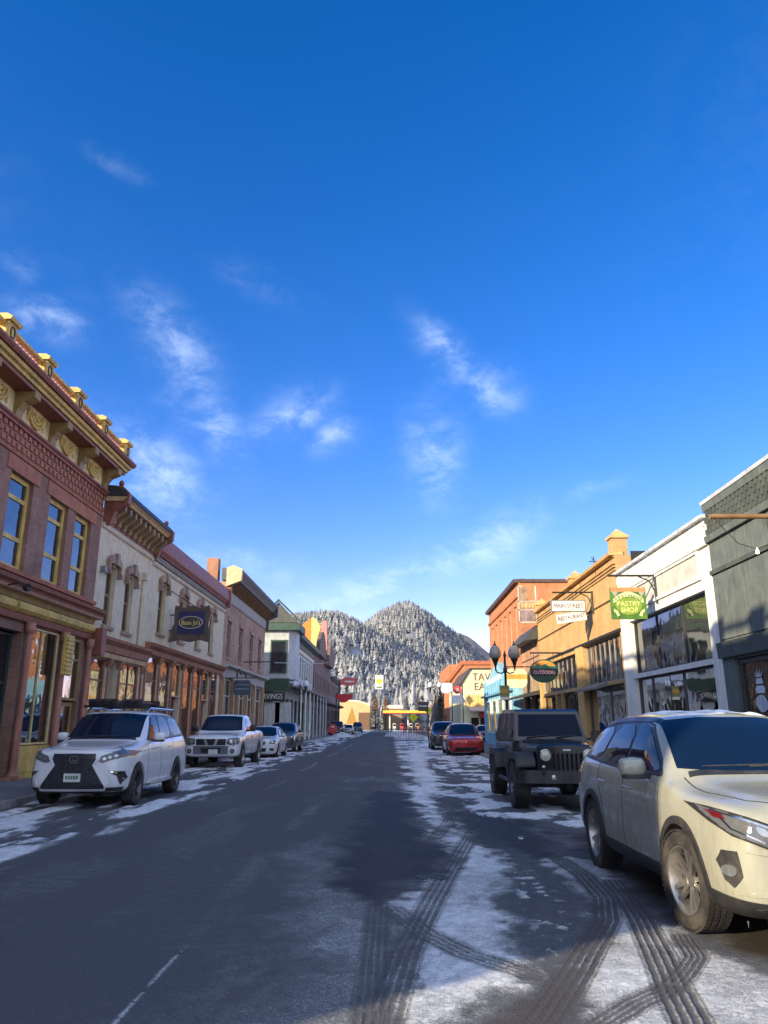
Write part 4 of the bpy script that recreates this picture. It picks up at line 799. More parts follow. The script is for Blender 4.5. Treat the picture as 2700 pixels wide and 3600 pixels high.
B2.part('board_strip', bld, lambda b: [f.box(b, q, q+.1, .2, 4.5, 0, .04) for q in np.arange(47.2, 61.8, 1.22)]); B2.part('cornice', bld, lambda b: f.box(b, 47, 61.9, 3.5, 3.62, 0, .25))
for q in (48, 51.2, 54.4, 57.6): B2.window(q, q+2.2, .9, 3.2, paleg, dGlass, d=.03)
# far side of the side street: tavern
tvc = pm('cream_tavern_paint', (.66, .60, .38), .75, var=.1, streak=.3); tvb = pm('brown_letter_paint', (.16, .09, .05), .7)
o = (7.6, 85, 0); t_ = empty('tavern_building', o, 'cream wall with large painted TAVERN EATERY lettering beyond the blue front', 'building')
def P2(*a): return a
b = MB(o); pr = [(7.6, -.1), (7.6, 5.5), (8.8, 7.35), (15, 7.35), (15, -.1)]; b.prism([(x, 85, z) for x, z in pr], [(x, 101, z) for x, z in pr]); b.build('wall', tvc, t_)
b = MB(o); b.hull8([(x, y, z+dz) for x, z in ((7.45, 5.45), (8.75, 7.4)) for y in (84.8, 101.1) for dz in (0, .12)]); b.box(8.75, 15.1, 84.8, 101.1, 7.4, 7.5); b.build('roof_edge', pm('dark_brown_trim', (0, 0, 0)), t_)
text_mesh('TAVERN', 1.12, tvb, 'lettering', t_, Matrix.Translation((10.95-7.6, -.03, 6.5)) @ FRONT, width=.95); text_mesh('EATERY', 1.12, tvb, 'lettering', t_, Matrix.Translation((10.95-7.6, -.03, 5.46)) @ FRONT, width=.95)
b = MB(o); b.box(8.2, 15, 84.9, 84.98, 3.4, 4.6); b.build('painted_band', pm('orange_yellow_band', (.70, .45, .15), .7, var=.3), t_)
b = MB(o); b.hull8([(x, y, z) for x in (8.4, 12.5) for y, z in ((84.97, 3.4), (84.97, 3.2), (83.6, 2.95), (83.6, 2.85))]); b.build('awning', pm('grey_pink_canvas', (.4, .3, .28), .7), t_)
b = MB(o); b.box(9.6, 11.6, 84.8, 84.97, 2.2, 2.85); b.build('sign_board', pm('red_board', (.4, .05, .04), .6), t_)
for x0, x1 in ((8.7, 9.5), (9.7, 11.4)):
    b = MB(o); b.box(x0, x1, 84.9, 84.97, .3, 2.2); b.build('window', dGlass, t_)
b = MB(o); b.box(7.5, 7.62, 86, 100, 4.0, 4.9); b.build('sign_band', pm('white_board', (.7, .68, .62), .6), t_)
B = Bld(1, 103, 122, 9.2, 'orange_brick_building', 'orange brick building rising behind the cream tavern wall', X=7.7); f = B.f
B.shell(orb, [(104+i*3, 105.2+i*3, 5, 7) for i in range(6)], h=9.2)
for i in range(6): B.window(104+i*3, 105.2+i*3, 5, 7, wh, dGlass)
B.part('gable_roof', pm('rust_roof', (.40, .13, .06), .7), lambda b: b.prism([(7.5, 102.8, 7.2), (9.4, 102.8, 9.7), (22, 102.8, 9.7), (22, 102.8, 9.2), (9.6, 102.8, 9.2), (7.7, 102.8, 6.9)], [(7.5, 122, 7.2), (9.4, 122, 9.7), (22, 122, 9.7), (22, 122, 9.2), (9.6, 122, 9.2), (7.7, 122, 6.9)]))
B = Bld(1, 124, 150, 5.2, 'far_shop', 'small brown shop at the far end of the right pavement', X=7.4); B.shell(pm('dull_brown', (0, 0, 0)), [(126+i*4, 128.5+i*4, .6, 3) for i in range(5)], h=5.0)
for i in range(5): B.window(126+i*4, 128.5+i*4, .6, 3, wh, dGlass)

# ------------------------------------------------------------------ hanging signs
def hang_post(root, o, X, Y, zb, x_out, zc=None):
    """bar from the wall with a curved brace"""
    b = MB(o); b.tube([(X+.02, Y, zb), (x_out, Y, zb)], .032); b.tube([(X-.02, Y, zb+.05), (X-.02, Y, zb-.85)], .035)
    b.tube([(X-.03, Y, zb-.8), (X-.06, Y, zb-.45), (X-.2, Y, zb-.16), (X-.5, Y, zb-.03)], .022); b.build('bracket_arm', blackm, root)
def board(root, o, dims, mat, name='board', frame=None, bw=.06):
    x0, x1, y, z0, z1 = dims; b = MB(o); b.box(x0, x1, y, y+.07, z0, z1); p = b.build(name, mat, root, bevel=.006)
    if frame:
        b = MB(o)
        for q in ((x0-bw, x0, z0-bw, z1+bw), (x1, x1+bw, z0-bw, z1+bw), (x0, x1, z1, z1+bw), (x0, x1, z0-bw, z0)): b.box(q[0], q[1], y-.02, y+.09, q[2], q[3])
        b.build('board_frame', frame, p)
    return p
def flat(o, pts, y, t=.008):
    b = MB(o); b.prism([(x, y, z) for x, z in pts], [(x, y-t, z) for x, z in pts]); return b
# pastry sign
o = (7.1, 22.5, 4.5); t_ = empty('hanging_sign', o, 'square green pastry shop sign hanging from the white shop', 'sign')
hang_post(t_, o, 7.98, 22.5, 5.86, 6.55)
grn = pm('leaf_green_sign', (.075, .19, .03), .5, var=.3); lime = pm('lime_paint', (.20, .32, .04), .5, var=.2); rib = pm('pale_green_ribbon', (.55, .62, .30), .5)
p_ = board(t_, o, (6.58, 7.64, 22.5, 4.55, 5.5), grn, frame=None)
flat(o, [(6.6, 5.5), (7.62, 5.5), (7.62, 5.36), (6.6, 5.36)], 22.498).build('orange_strip', pm('orange_strip', (.5, .22, .09), .6), t_)
for k in range(5): flat(o, [(6.62+k*.2, 5.37), (6.82+k*.2, 5.37), (6.72+k*.2, 5.2-.03*(k % 2))], 22.496).build('mountain_shape', pm('dark_green_peak', (.07, .10, .05), .6) if k % 2 else pm('grey_peak', (.32, .32, .25), .6), t_)
flat(o, ell(7.11, 4.98, .40, .31)+[], 22.492).build('oval_panel', lime, t_)
flat(o, [(6.66+.0+.9*i/12, 5.02+.20*math.sin(PI*i/12)) for i in range(13)]+[(7.56-.9*i/12-.03*0, 5.16+.21*math.sin(PI*(12-i)/12)) for i in range(13)], 22.488).build('ribbon', rib, t_)
for sx_, x0 in ((1, 6.66), (-1, 7.56)): flat(o, [(x0, 4.86), (x0+sx_*.1, 4.8), (x0+sx_*.17, 4.66), (x0+sx_*.08, 4.62), (x0+sx_*.05, 4.72), (x0-sx_*.02, 4.78)], 22.49).build('rolling_pin_shape', rib, t_)
dkg = pm('dark_green_letters', (.04, .10, .02), .6); ylt = pm('yellow_letters', (.78, .74, .30), .5)
for i, ch in enumerate('SPELMANS'):
    a = -0.62+i*1.24/7; text_mesh(ch, .15, dkg, 'lettering', t_, Matrix.Translation((7.11-7.1+.62*math.sin(a), -.022, 4.66+.62*math.cos(a)*.92-4.5+.0)) @ FRONT @ Matrix.Rotation(-a, 4, 'Z'), ext=.002)
text_mesh('PASTRY', .205, ylt, 'lettering', t_, Matrix.Translation((.01, -.02, .50)) @ FRONT, ext=.003); text_mesh('SHOP', .205, ylt, 'lettering', t_, Matrix.Translation((.01, -.02, .31)) @ FRONT, ext=.003)
# main street restaurant sign
o = (7.0, 29.7, 5.3); t_ = empty('hanging_sign', o, 'white MAIN STREET RESTAURANT sign of two boards hanging over the yellow shop', 'sign')
hang_post(t_, o, 7.98, 29.7, 6.57, 6.4)
wb2 = pm('white_board', (0, 0, 0)); pl = pm('purple_grey_letters', (.16, .13, .22), .6)
p_ = board(t_, o, (6.34, 7.66, 29.7, 5.83, 6.24), wb2, frame=pm('grey_metal', (0, 0, 0)), bw=.025)
b = MB(o); c_, s_ = math.cos(.16), math.sin(.16); pts = [(6.56+x*c_-z*s_, 5.32+x*s_+z*c_) for x, z in ((0, 0), (1.16, 0), (1.16, .36), (0, .36))]; b.prism([(x, 29.72, z) for x, z in pts], [(x, 29.78, z) for x, z in pts]); b.build('board', wb2, t_, bevel=.005)
b = MB(o); b.tube([(7.1, 29.75, 5.84), (7.05, 29.75, 5.7)], .03); b.tube([(7.5, 29.75, 5.84), (7.55, 29.75, 5.8)], .02); b.build('hook', blackm, t_)
text_mesh('MAIN STREET', .235, pl, 'lettering', t_, Matrix.Translation((0, -.01, .735)) @ FRONT, ext=.003, width=.84); text_mesh('RESTAURANT', .215, pl, 'lettering', t_, Matrix.Translation((7.105-7.0, .012, 5.59-5.3)) @ FRONT @ Matrix.Rotation(.16, 4, 'Z'), ext=.003, width=.82)
# old framed sign at the far end of the yellow shop
o = (7.5, 41.1, 7.5); t_ = empty('framed_sign', o, 'old pale framed sign of faded panels high between yellow and orange buildings', 'sign')
b = MB(o)
for q in ((6.97, 7.03, 6.85, 8.85), (7.9, 7.96, 6.85, 8.85), (6.97, 8.2, 6.82, 6.9), (6.97, 8.2, 7.5, 7.56), (6.97, 8.2, 7.98, 8.03), (6.97, 7.2, 8.8, 8.87)): b.box(q[0], q[1], 41.05, 41.15, q[2], q[3])
b.build('sign_frame', pm('pale_metal_frame', (.5, .46, .4), .5), t_)
board(t_, o, (7.03, 7.9, 41.07, 6.92, 7.48), pm('faded_purple_board', (.22, .17, .17), .7, var=.4), name='lower_panel'); board(t_, o, (7.03, 7.9, 41.07, 7.58, 7.96), pm('faded_tan_board', (.42, .27, .14), .7, var=.4), name='upper_panel'); board(t_, o, (7.03, 7.5, 41.07, 8.05, 8.8), pm('faded_brown_board', (.3, .2, .12), .7, var=.4), name='top_panel')
for k in range(4): flat(o, ell(7.2+k*.19, 7.77, .07, .13, 10), 41.06).build('faded_letter', pm('pale_orange_letter', (.62, .40, .18), .6), t_)
# oval outdoors sign
o = (7.06, 35.5, 3.9); t_ = empty('hanging_sign', o, 'oval dark green OUTDOORS sign with sunset mountains', 'sign')
b = MB(o); b.tube([(8.0, 35.5, 4.72), (6.45, 35.5, 4.72)], .035); b.tube([(6.6, 35.5, 4.72), (6.6, 35.5, 4.3)], .015); b.tube([(7.5, 35.5, 4.72), (7.5, 35.5, 4.3)], .015); b.build('bracket_arm', blackm, t_)
b = MB(o); b.prism([(x, 35.5, z) for x, z in ell(7.06, 3.9, .66, .53, 32)], [(x, 35.6, z) for x, z in ell(7.06, 3.9, .66, .53, 32)]); p_ = b.build('oval_board', pm('deep_green_sign', (.02, .10, .07), .4), t_)
def clip(z0, z1, k=.92, top=None):
    up = [(x, z) for x, z in ell(7.06, 3.9, .66*k, .53*k, 48) if z0 <= z <= z1]; return sorted(up, key=lambda q: math.atan2(q[1]-3.9, q[0]-7.06))
flat(o, [q for q in ell(7.06, 3.9, .60, .47, 40) if q[1] > 4.08], 35.497).build('sunset', pm('sunset_orange', (.75, .26, .05), .5, var=.3), t_)
flat(o, [(6.5, 4.02), (6.66, 4.16), (6.78, 4.22), (6.95, 4.12), (7.12, 4.24), (7.3, 4.12), (7.5, 4.12), (7.62, 4.0)], 35.49).build('mountain_shape', pm('teal_peak', (.03, .16, .12), .5), t_)
flat(o, [(6.46, 3.99), (7.66, 3.99), (7.62, 3.68), (6.5, 3.68)], 35.487).build('letter_band', pm('dark_band', (.04, .03, .05), .5), t_)
text_mesh('OUTDOORS', .22, pm('pink_letters', (.8, .55, .65), .5), 'lettering', t_, Matrix.Translation((0, -.03, -.07)) @ FRONT, ext=.003, width=.82)
# cream and gold sign
o = (7.16, 44, 4.05); t_ = empty('hanging_sign', o, 'rounded cream sign with gold band beyond the twin street lamp', 'sign')
def rr_(cx, cz, w, h, r, n=6): return [(cx+sx*(w-r)+r*math.cos(a), cz+sz*(h-r)+r*math.sin(a)) for sx, sz, a0 in ((1, 1, 0), (-1, 1, PI/2), (-1, -1, PI), (1, -1, 1.5*PI)) for a in np.linspace(a0, a0+PI/2, n)]
b = MB(o); b.prism([(x, 44, z) for x, z in rr_(7.16, 4.06, .6, .53, .32)], [(x, 44.08, z) for x, z in rr_(7.16, 4.06, .6, .53, .32)]); b.build('board', pm('cream_board', (.75, .66, .42), .6), t_)
flat(o, [(6.58, 4.28), (7.74, 4.28), (7.76, 4.0), (6.56, 4.0)], 43.997).build('gold_band', pm('gold_paint', (.5, .33, .07), .5), t_); b = MB(o); b.tube([(8, 44.04, 4.7), (6.6, 44.04, 4.7)], .03); b.tube([(6.8, 44.04, 4.7), (6.8, 44.04, 4.5)], .012); b.tube([(7.5, 44.04, 4.7), (7.5, 44.04, 4.5)], .012); b.build('bracket_arm', blackm, t_)
# tilted pale banner
o = (7.0, 52, 4.4); t_ = empty('tilted_sign', o, 'pale blue tilted board sign on the blue false front', 'sign'); b = MB(o); b.hull8([(x, y, z+dz) for x, z in ((6.45, 4.0), (7.4, 4.5)) for y in (52, 52.08) for dz in (0, .35)]); b.build('board', pm('pale_blue_board', (.45, .58, .66), .6), t_); b = MB(o); b.tube([(7.4, 52.04, 4.6), (6.6, 52.04, 4.2)], .02); b.build('bracket_arm', blackm, t_)
# grey shop: wooden sign beam, cable and one lit bulb
o = (7.2, 14, 5.4); t_ = empty('sign_beam', o, 'brown wooden beam jutting from the grey shop', 'beam'); b = MB(o); b.tube([(6.12, 14, 5.38), (8.0, 14, 5.38)], .05, 10); b.build('beam', pm('brown_wood', (.22, .13, .06), .7, var=.3), t_)
b = MB(o); b.tube([(7.2, 14, 5.4), (7.2, 14.0, 4.3), (7.35, 14, 3.5)], .008); b.tube([(6.15, 14, 5.4), (6.6, 14, 4.85), (6.94, 14, 4.74), (7.5, 14, 4.95), (8, 14, 5.2)], .008); b.build('cable', blackm, t_)
t_ = empty('light_bulb', (6.94, 14, 4.7), 'lit round white bulb hanging on a cable before the grey shop', 'bulb'); b = MB((6.94, 14, 4.7)); b.lathe([(.001, -.036), (.026, -.026), (.036, 0), (.026, .026), (.014, .045), (.012, .08)], (6.94, 14, 4.68), n=12); b.build('bulb', emit('bulb_glow', (1, .97, .9), 3), t_, smooth=60)
# left row signs
o = (-9.2, 34, 5.9); t_ = empty('hanging_sign', o, 'ornate brown framed navy sign with gold oval lettering', 'sign'); fr_ = pm('carved_brown_frame', (.10, .07, .055), .7, var=.3); nav = pm('navy_sign', (.022, .02, .085), .5, var=.2)
X0, X1, Z0, Z1 = -9.78, -8.22, 5.18, 6.66
def wavy():
    P_ = []
    for i in range(13): P_.append((X0+.02+(X1-X0-.04)*i/12, Z1+.05*math.cos(i*PI/3)))
    P_.append((X1+.02, Z1-.25)); P_.append((X1-.05, 5.9)); P_.append((X1+.02, Z0+.35))
    for i in range(13): P_.append((X1+.03-(X1-X0+.2)*i/12, Z0-.03-.045*math.cos(i*PI/3)))
    P_.append((X0-.12, Z0+.4)); P_.append((X0+.02, 5.9)); P_.append((X0+.0, Z1-.3)); return P_
b = MB(o); b.prism([(x, 34, z) for x, z in wavy()], [(x, 34.14, z) for x, z in wavy()]); b.build('sign_frame', fr_, t_, bevel=.015)
flat(o, [(X0+.16, Z0+.24), (X1-.16, Z0+.24), (X1-.17, Z1-.2), (X0+.2, Z1-.2)], 33.998).build('board', nav, t_)
b = MB(o); b.tube([(-9.02+.53*math.cos(a), 33.97, 5.95+.27*math.sin(a)) for a in np.linspace(0, 2*PI, 33)], .022, 6, close=False); b.build('oval_ring', pm('silver_ring', (.45, .42, .36), .4), t_)
flat(o, ell(-9.02, 5.95, .51, .25), 33.985).build('oval_panel', pm('dark_oval', (.05, .045, .05), .5), t_)
text_mesh("Beau Jo's", .30, pm('gold_letters', (.80, .60, .20), .4), 'lettering', t_, Matrix.Translation((.18, -.034, .04)) @ FRONT, ext=.006, width=.80)
b = MB(o); b.tube([(-9.95, 33.2, 7.35), (-8.9, 34.07, 6.7)], .018); b.tube([(-10, 34.07, 6.3), (-9.75, 34.07, 6.3)], .03); b.tube([(-10, 34.07, 5.6), (-9.8, 34.07, 5.6)], .03); b.build('stay_rod', blackm, t_)
o = (-9.1, 47, 3.7); t_ = empty('hanging_sign', o, 'dark slate sign with clipped corners under a wrought iron crest', 'sign')
b = MB(o); q = [(-9.62, 3.45), (-9.62, 3.95), (-9.5, 4.12), (-8.66, 4.12), (-8.54, 3.95), (-8.54, 3.4), (-8.66, 3.24), (-9.5, 3.24)]; b.prism([(x, 47, z) for x, z in q], [(x, 47.1, z) for x, z in q]); b.build('board', pm('slate_board', (.06, .085, .12), .5, var=.3), t_); flat(o, [(-9.5, 3.62), (-8.66, 3.62), (-8.66, 3.58), (-9.5, 3.58)], 46.998).build('pale_stripe', pm('pale_stripe', (.3, .36, .4), .5), t_); flat(o, [(-9.5, 3.86), (-8.66, 3.86), (-8.66, 3.82), (-9.5, 3.82)], 46.998).build('pale_stripe', pm('pale_stripe', (0, 0, 0)), t_)
b = MB(o); b.tube([(-10, 47.05, 4.26), (-8.2, 47.05, 4.26)], .03); b.tube([(-9.4, 47.05, 4.3), (-9.45, 47.05, 4.7), (-9.3, 47.05, 4.8), (-9.2, 47.05, 4.45), (-9.0, 47.05, 4.6), (-8.85, 47.05, 4.3)], .05); b.tube([(-9.4, 47.05, 4.26), (-9.4, 47.05, 4.1)], .015); b.tube([(-8.8, 47.05, 4.26), (-8.8, 47.05, 4.1)], .015); b.build('bracket_arm', blackm, t_)
t_ = empty('flag_bar', (-9, 52, 5.6), 'long thin black bar jutting over the pavement from the pink brick front', 'bar'); b = MB((-9, 52, 5.6)); b.tube([(-10, 52, 5.6), (-7.75, 52, 5.62)], .035); b.build('bar', blackm, t_)
t_ = empty('overhead_cable', (-9, 55, 5.9), 'thin pale cable strung past the corner building', 'cable'); b = MB((-9, 55, 5.9)); b.tube([(-7.9, 52, 5.55), (-7.2, 80, 7.6), (-8.6, 104, 9.6)], .022, 5); b.build('cable', pm('pale_cable', (.5, .5, .5), .5), t_)

# ------------------------------------------------------------------ street furniture
smoked = pm('smoked_globe', (.33, .30, .27), .25, var=.15); opal = pm('opal_globe', (.62, .62, .66), .3)
def twin_lamp(o, label, zg, gap, gm, r=.21, n=16, extra=None):
    t = empty('street_lamp', o, label, 'street lamp', 'twin globe street lamps'); x, y, z = o; zb = zg-.62
    b = MB(o); b.lathe([(.20, 0), (.20, .12), (.14, .22), (.12, .7), (.075, .8), (.06, 2.2), (.05, zb-z-.15), (.085, zb-z-.1), (.085, zb-z+.05), (.05, zb-z+.12), (.045, zg-z-.1), (.07, zg-z-.05), (.02, zg-z+.12), (.001, zg-z+.2)], (x, y, z), n=14); b.build('post', blackm, t, smooth=50)
    for s in (-1, 1):
        xx = x+s*gap/2; b = MB(o); b.tube([(x, y, zb-.05), (x+s*gap*.2, y, zb-.16), (x+s*gap*.42, y, zb-.12), (xx, y, zb+.02)], .028); b.build('arm', blackm, t)
        b = MB(o); b.lathe([(.03, -.05), (.035, .1), (.09, .28), (.15, .42), (.16, .46), (.001, .46)], (xx, y, zb), n=n); b.build('lamp_cup', blackm, t, smooth=40)
        b = MB(o); b.lathe([(.12, .44), (r*.93, .52), (r, .66), (r*.9, .82), (r*.6, .94), (.07, 1.0), (.001, 1.01)], (xx, y, zb), n=n); g_ = b.build('globe', gm, t, smooth=60)
        b = MB(o); b.lathe([(.06, .99), (.07, 1.04), (.02, 1.08), (.03, 1.14), (.001, 1.2)], (xx, y, zb), n=10); b.build('finial', blackm, g_, smooth=60)
    return t
twin_lamp((4.78, 32.2, .135), 'black street lamp with two smoked globes beside the black off-roader', 4.36, .80, smoked, r=.25)
twin_lamp((3.75+.9, 82, .135), 'far street lamp with two pale globes at the right kerb', 5.45, .95, opal, r=.25, n=12)
twin_lamp((-7.75, 66, .135), 'far street lamp with two pale globes before the corner building', 4.75, .95, opal, r=.25, n=12)
o = (4.6, 32.0, 2.9); t_ = empty('pole_sign', (4.72, 31.98, 2.5), 'small green and yellow parking sign on the near street lamp', 'sign'); o = (4.72, 31.98, 2.5)
b = MB(o); b.box(4.50, 4.88, 31.98, 32.0, 2.5, 3.08); b.build('plate', pm('olive_plate', (.20, .19, .06), .5), t_); flat(o, [(4.51, 2.92), (4.87, 2.92), (4.87, 2.78), (4.51, 2.78)], 31.978).build('orange_stripe', pm('orange_stripe', (.45, .25, .04), .5), t_); flat(o, [(4.51, 2.62), (4.87, 2.62), (4.87, 2.51), (4.51, 2.51)], 31.978).build('white_stripe', wb2, t_)
# steel barrier across the closed right lane
o = (1.2, 70, 0); t_ = empty('crowd_barrier', o, 'low steel barrier standing across the right lane', 'barrier'); gal = pm('galvanised', (.11, .12, .14), .5, .3)
b = MB(o); b.tube([(-.35, 70, .15), (-.35, 70, 1.1), (2.95, 70, 1.1), (2.95, 70, .15), (-.35, 70, .15)], .05, 8); b.build('barrier_frame', gal, t_)
for i in range(22): b = MB(o); b.tube([(-.2+i*.145, 70, .15), (-.2+i*.145, 70, 1.08)], .022, 5); b.build('rail_bar', gal, t_)
for x in (.1, 2.5): b = MB(o); b.tube([(x, 69.7, .04), (x, 70, .16), (x, 70.3, .04)], .025); b.build('leg', gal, t_)
# red round-backed board at the left kerb
o = (-7.2, 98, 0); t_ = empty('stop_sign', o, 'low red octagonal board standing in the kerbside snow', 'sign'); red = pm('sign_red', (.50, .06, .06), .5)
b = MB(o); b.prism([(x, 98, z) for x, z in ell(-7.3, .95, .62, .62, 8, PI/8)], [(x, 98.06, z) for x, z in ell(-7.3, .95, .62, .62, 8, PI/8)]); b.build('plate', red, t_); flat(o, ell(-7.3, 1.2, .3, .16, 3, PI/2), 97.99).build('white_mark', wb2, t_); b = MB(o); b.tube([(-7.3, 98.1, 0), (-7.3, 98.1, 1.3)], .05); b.build('post', blackm, t_)
# signs far down the street
o = (-5.4, 118, 0); t_ = empty('pole_sign', o, 'pink red oval sign high on a pole above the far left kerb', 'sign')
pr_ = pm('pink_red_sign', (.62, .12, .13), .45)
b = MB(o); b.prism([(x, 118, z) for x, z in ell(-6.45, 7.8, 1.4, .62, 28)], [(x, 118.2, z) for x, z in ell(-6.45, 7.8, 1.4, .62, 28)]); b.build('oval_board', pr_, t_); flat(o, ell(-6.35, 7.78, .85, .16, 12), 117.98).build('white_script', wb2, t_)
b = MB(o); b.tube([(-7.9, 118.1, 0), (-7.9, 118.1, 8.2)], .1); b.tube([(-7.9, 118.1, 7.8), (-6.4, 118.1, 7.8)], .06); b.build('post', blackm, t_)
o = (-7.0, 112, 0); t_ = empty('pole_sign', o, 'red shield shaped sign below the pink red oval', 'sign'); b = MB(o); q = [(-7.9, 5.7), (-5.5, 5.75), (-5.6, 5.1), (-6.7, 4.5), (-7.3, 4.55), (-7.9, 5.1)]; b.prism([(x, 112, z) for x, z in q], [(x, 112.2, z) for x, z in q]); b.build('board', pm('bright_red_sign', (.55, .03, .05), .45), t_); b = MB(o); b.tube([(-7.9, 112.1, 0), (-7.9, 112.1, 5.9)], .09); b.build('post', blackm, t_)
b = MB(o); b.box(-6.6, -4.6, 112.05, 112.15, 5.75, 5.95); b.build('green_bar', pm('pale_green_bar', (.35, .55, .42), .6), t_)
o = (-2.4, 158, 0); t_ = empty('fuel_station_sign', o, 'white fuel station pole sign with yellow shell', 'sign'); b = MB(o); b.box(-3.25, -1.6, 158, 158.3, 8.4, 11.2); b.build('board', pm('white_enamel', (.8, .8, .76), .5), t_)
sh = [(-2.42+.62*math.cos(a), 9.9+.62*math.sin(a)*(1 if math.sin(a) > 0 else .75)) for a in np.linspace(0, 2*PI, 16)[:-1]]; flat(o, sh, 157.98).build('shell_emblem', pm('shell_yellow', (.85, .62, .02), .5), t_); flat(o, [(-3.0, 8.95), (-1.85, 8.95), (-1.85, 8.6), (-3.0, 8.6)], 157.98).build('green_strip', pm('green_strip', (.08, .2, .05), .6), t_)
b = MB(o); b.tube([(-2.42, 158.2, 0), (-2.42, 158.2, 8.5)], .14); b.build('post', pm('grey_metal', (0, 0, 0)), t_)
# fuel station canopy and the yellow building at the T junction
o = (2, 195, 0); t_ = empty('fuel_canopy', o, 'flat fuel station canopy with bright yellow fascia', 'canopy'); b = MB(o); b.box(-2.0, 11.2, 190, 204, 4.12, 4.7); b.build('canopy_roof', pm('bright_yellow', (.62, .50, .05), .5), t_)
b = MB(o); b.box(-2.04, 11.24, 189.96, 204.04, 4.0, 4.16); b.build('red_trim', pm('sign_red', (0, 0, 0)), t_)
for x in (-.5, 4, 10): b = MB(o); b.box(x, x+.3, 193, 193.3, 0, 3.9); b.build('post', wb2, t_)
for i, (x, c) in enumerate(((0.8, (.55, .5, .45)), (2.6, (.5, .06, .05)), (4.8, (.55, .5, .45)), (6.4, (.5, .25, .1)))):
    t2 = empty('fuel_pump', (x, 192, 0), ['pale fuel pump under the left end of the yellow canopy', 'red fuel pump under the yellow canopy', 'second pale pump between the red and orange pumps', 'orange fuel pump at the right end of the canopy'][i], 'fuel pump', 'pumps under the canopy'); b = MB((x, 192, 0)); b.box(x-.4, x+.4, 191.8, 192.3, 0, 1.7); b.build('pump_body', pm('pump%d' % i, c, .5), t2, bevel=.05); b = MB((x, 192, 0)); b.box(x-.3, x+.3, 191.77, 191.8, 1.0, 1.5); b.build('pump_screen', dGlass, t2)
o = (-8.5, 200, 0); t_ = empty('yellow_hall', o, 'low sunlit yellow building with arched front at the end of the street', 'building'); yw = pm('sunlit_yellow_wall', (.50, .37, .18), .8, var=.12)
k_ = 1.32
b = MB(o); pr = [(-11.5, -.1), (-11.5, 5.0)]+[(-11.5+7.4*i/8*.95, 5.0+.7*math.sin(PI*i/8)) for i in range(1, 9)]+[(-4.1, 4.8), (-4.1, -.1)]; b.prism([(x*k_, 200, z*k_) for x, z in pr], [(x*k_, 212, z*k_) for x, z in pr]); b.build('wall', yw, t_)
flat(o, [(x*k_, z*k_) for x, z in ((-8.7, 1.2), (-7.6, 4.4), (-6.6, 1.2))], 199.98).build('mural_tree', pm('ochre_mural', (.34, .2, .04), .8), t_); b = MB(o); b.box(-6.3*k_, -4.2*k_, 199.8, 199.95, 0, 3.3*k_); b.build('doorway', pm('brown_doorway', (.16, .09, .05), .8), t_)
b = MB(o); b.prism([(x*k_, 199.9, z*k_) for x, z in pr[1:-1]+[(q, w-.25) for q, w in reversed(pr[1:-1])]], [(x*k_, 199.97, z*k_) for x, z in pr[1:-1]+[(q, w-.25) for q, w in reversed(pr[1:-1])]]); b.build('roof_edge', pm('pale_cream_edge', (.8, .72, .5), .7), t_)
o = (.3, 212, 0); t_ = empty('flat_roof_shop', o, 'low flat roofed cream shop behind the fuel station', 'building'); b = MB(o); b.box(-2.0, 3.0, 212, 219, 0, 6.2); b.build('wall', pm('brownish_wall', (.25, .18, .12), .8), t_); b = MB(o); b.box(-2.2, 3.2, 211.8, 219.2, 5.6, 6.5); b.build('roof', pm('pale_cream_edge', (0, 0, 0)), t_)
# round red sign, white boards on the right
o = (7.4, 82, 0); t_ = empty('wall_sign', o, 'round red sign above a white board beyond the right side street', 'sign'); b = MB(o); b.prism([(x, 80, z) for x, z in ell(6.85, 4.95, .42, .42, 20)], [(x, 80.1, z) for x, z in ell(6.85, 4.95, .42, .42, 20)]); b.build('round_board', red, t_)
flat(o, ell(6.85, 4.95, .14, .2, 8), 79.98).build('pale_mark', pm('pale_stripe', (0, 0, 0)), t_); b = MB(o); b.box(6.3, 7.4, 80, 80.1, 3.55, 4.4); b.build('white_board', pm('white_board', (0, 0, 0)), t_); b = MB(o); b.tube([(7.4, 80.1, 0), (7.4, 80.1, 5.4), (6.85, 80.1, 5.45)], .05); b.build('post', blackm, t_)
o = (5.9, 84, 0); t_ = empty('round_white_sign', o, 'white rounded sign left of the round red one', 'sign'); b = MB(o); b.prism([(x, 84, z) for x, z in rr_(6.05, 5.3, .62, .55, .3)], [(x, 84.1, z) for x, z in rr_(6.05, 5.3, .62, .55, .3)]); b.build('board', opal, t_); b = MB(o); b.tube([(6.6, 84.15, 0), (6.6, 84.15, 5.3)], .05); b.build('post', blackm, t_)
o = (3.7, 86, 0); t_ = empty('direction_sign', o, 'dark board of white lines on a post under the far lamp', 'sign'); b = MB(o); b.box(3.0, 4.0, 86, 86.1, 2.9, 3.9); b.build('board', pm('dark_brown_trim', (0, 0, 0)), t_); flat(o, [(3.05, 3.5), (3.95, 3.5), (3.95, 3.4), (3.05, 3.4)], 85.99).build('pale_line', wb2, t_); b = MB(o); b.tube([(4.05, 86.1, 0), (4.05, 86.1, 4.1)], .05); b.build('post', blackm, t_)
o = (3.6, 130, 0); t_ = empty('warning_sign', o, 'fluorescent yellow diamond warning sign before the fuel canopy', 'sign'); b = MB(o); b.prism([(x, 130, z) for x, z in ell(3.7, 2.6, .8, .8, 4)], [(x, 130.05, z) for x, z in ell(3.7, 2.6, .8, .8, 4)]); b.build('plate', pm('fluoro_yellow', (.70, .75, .02), .5), t_); b = MB(o); b.tube([(3.7, 130.1, 0), (3.7, 130.1, 2)], .05); b.build('post', gal, t_)
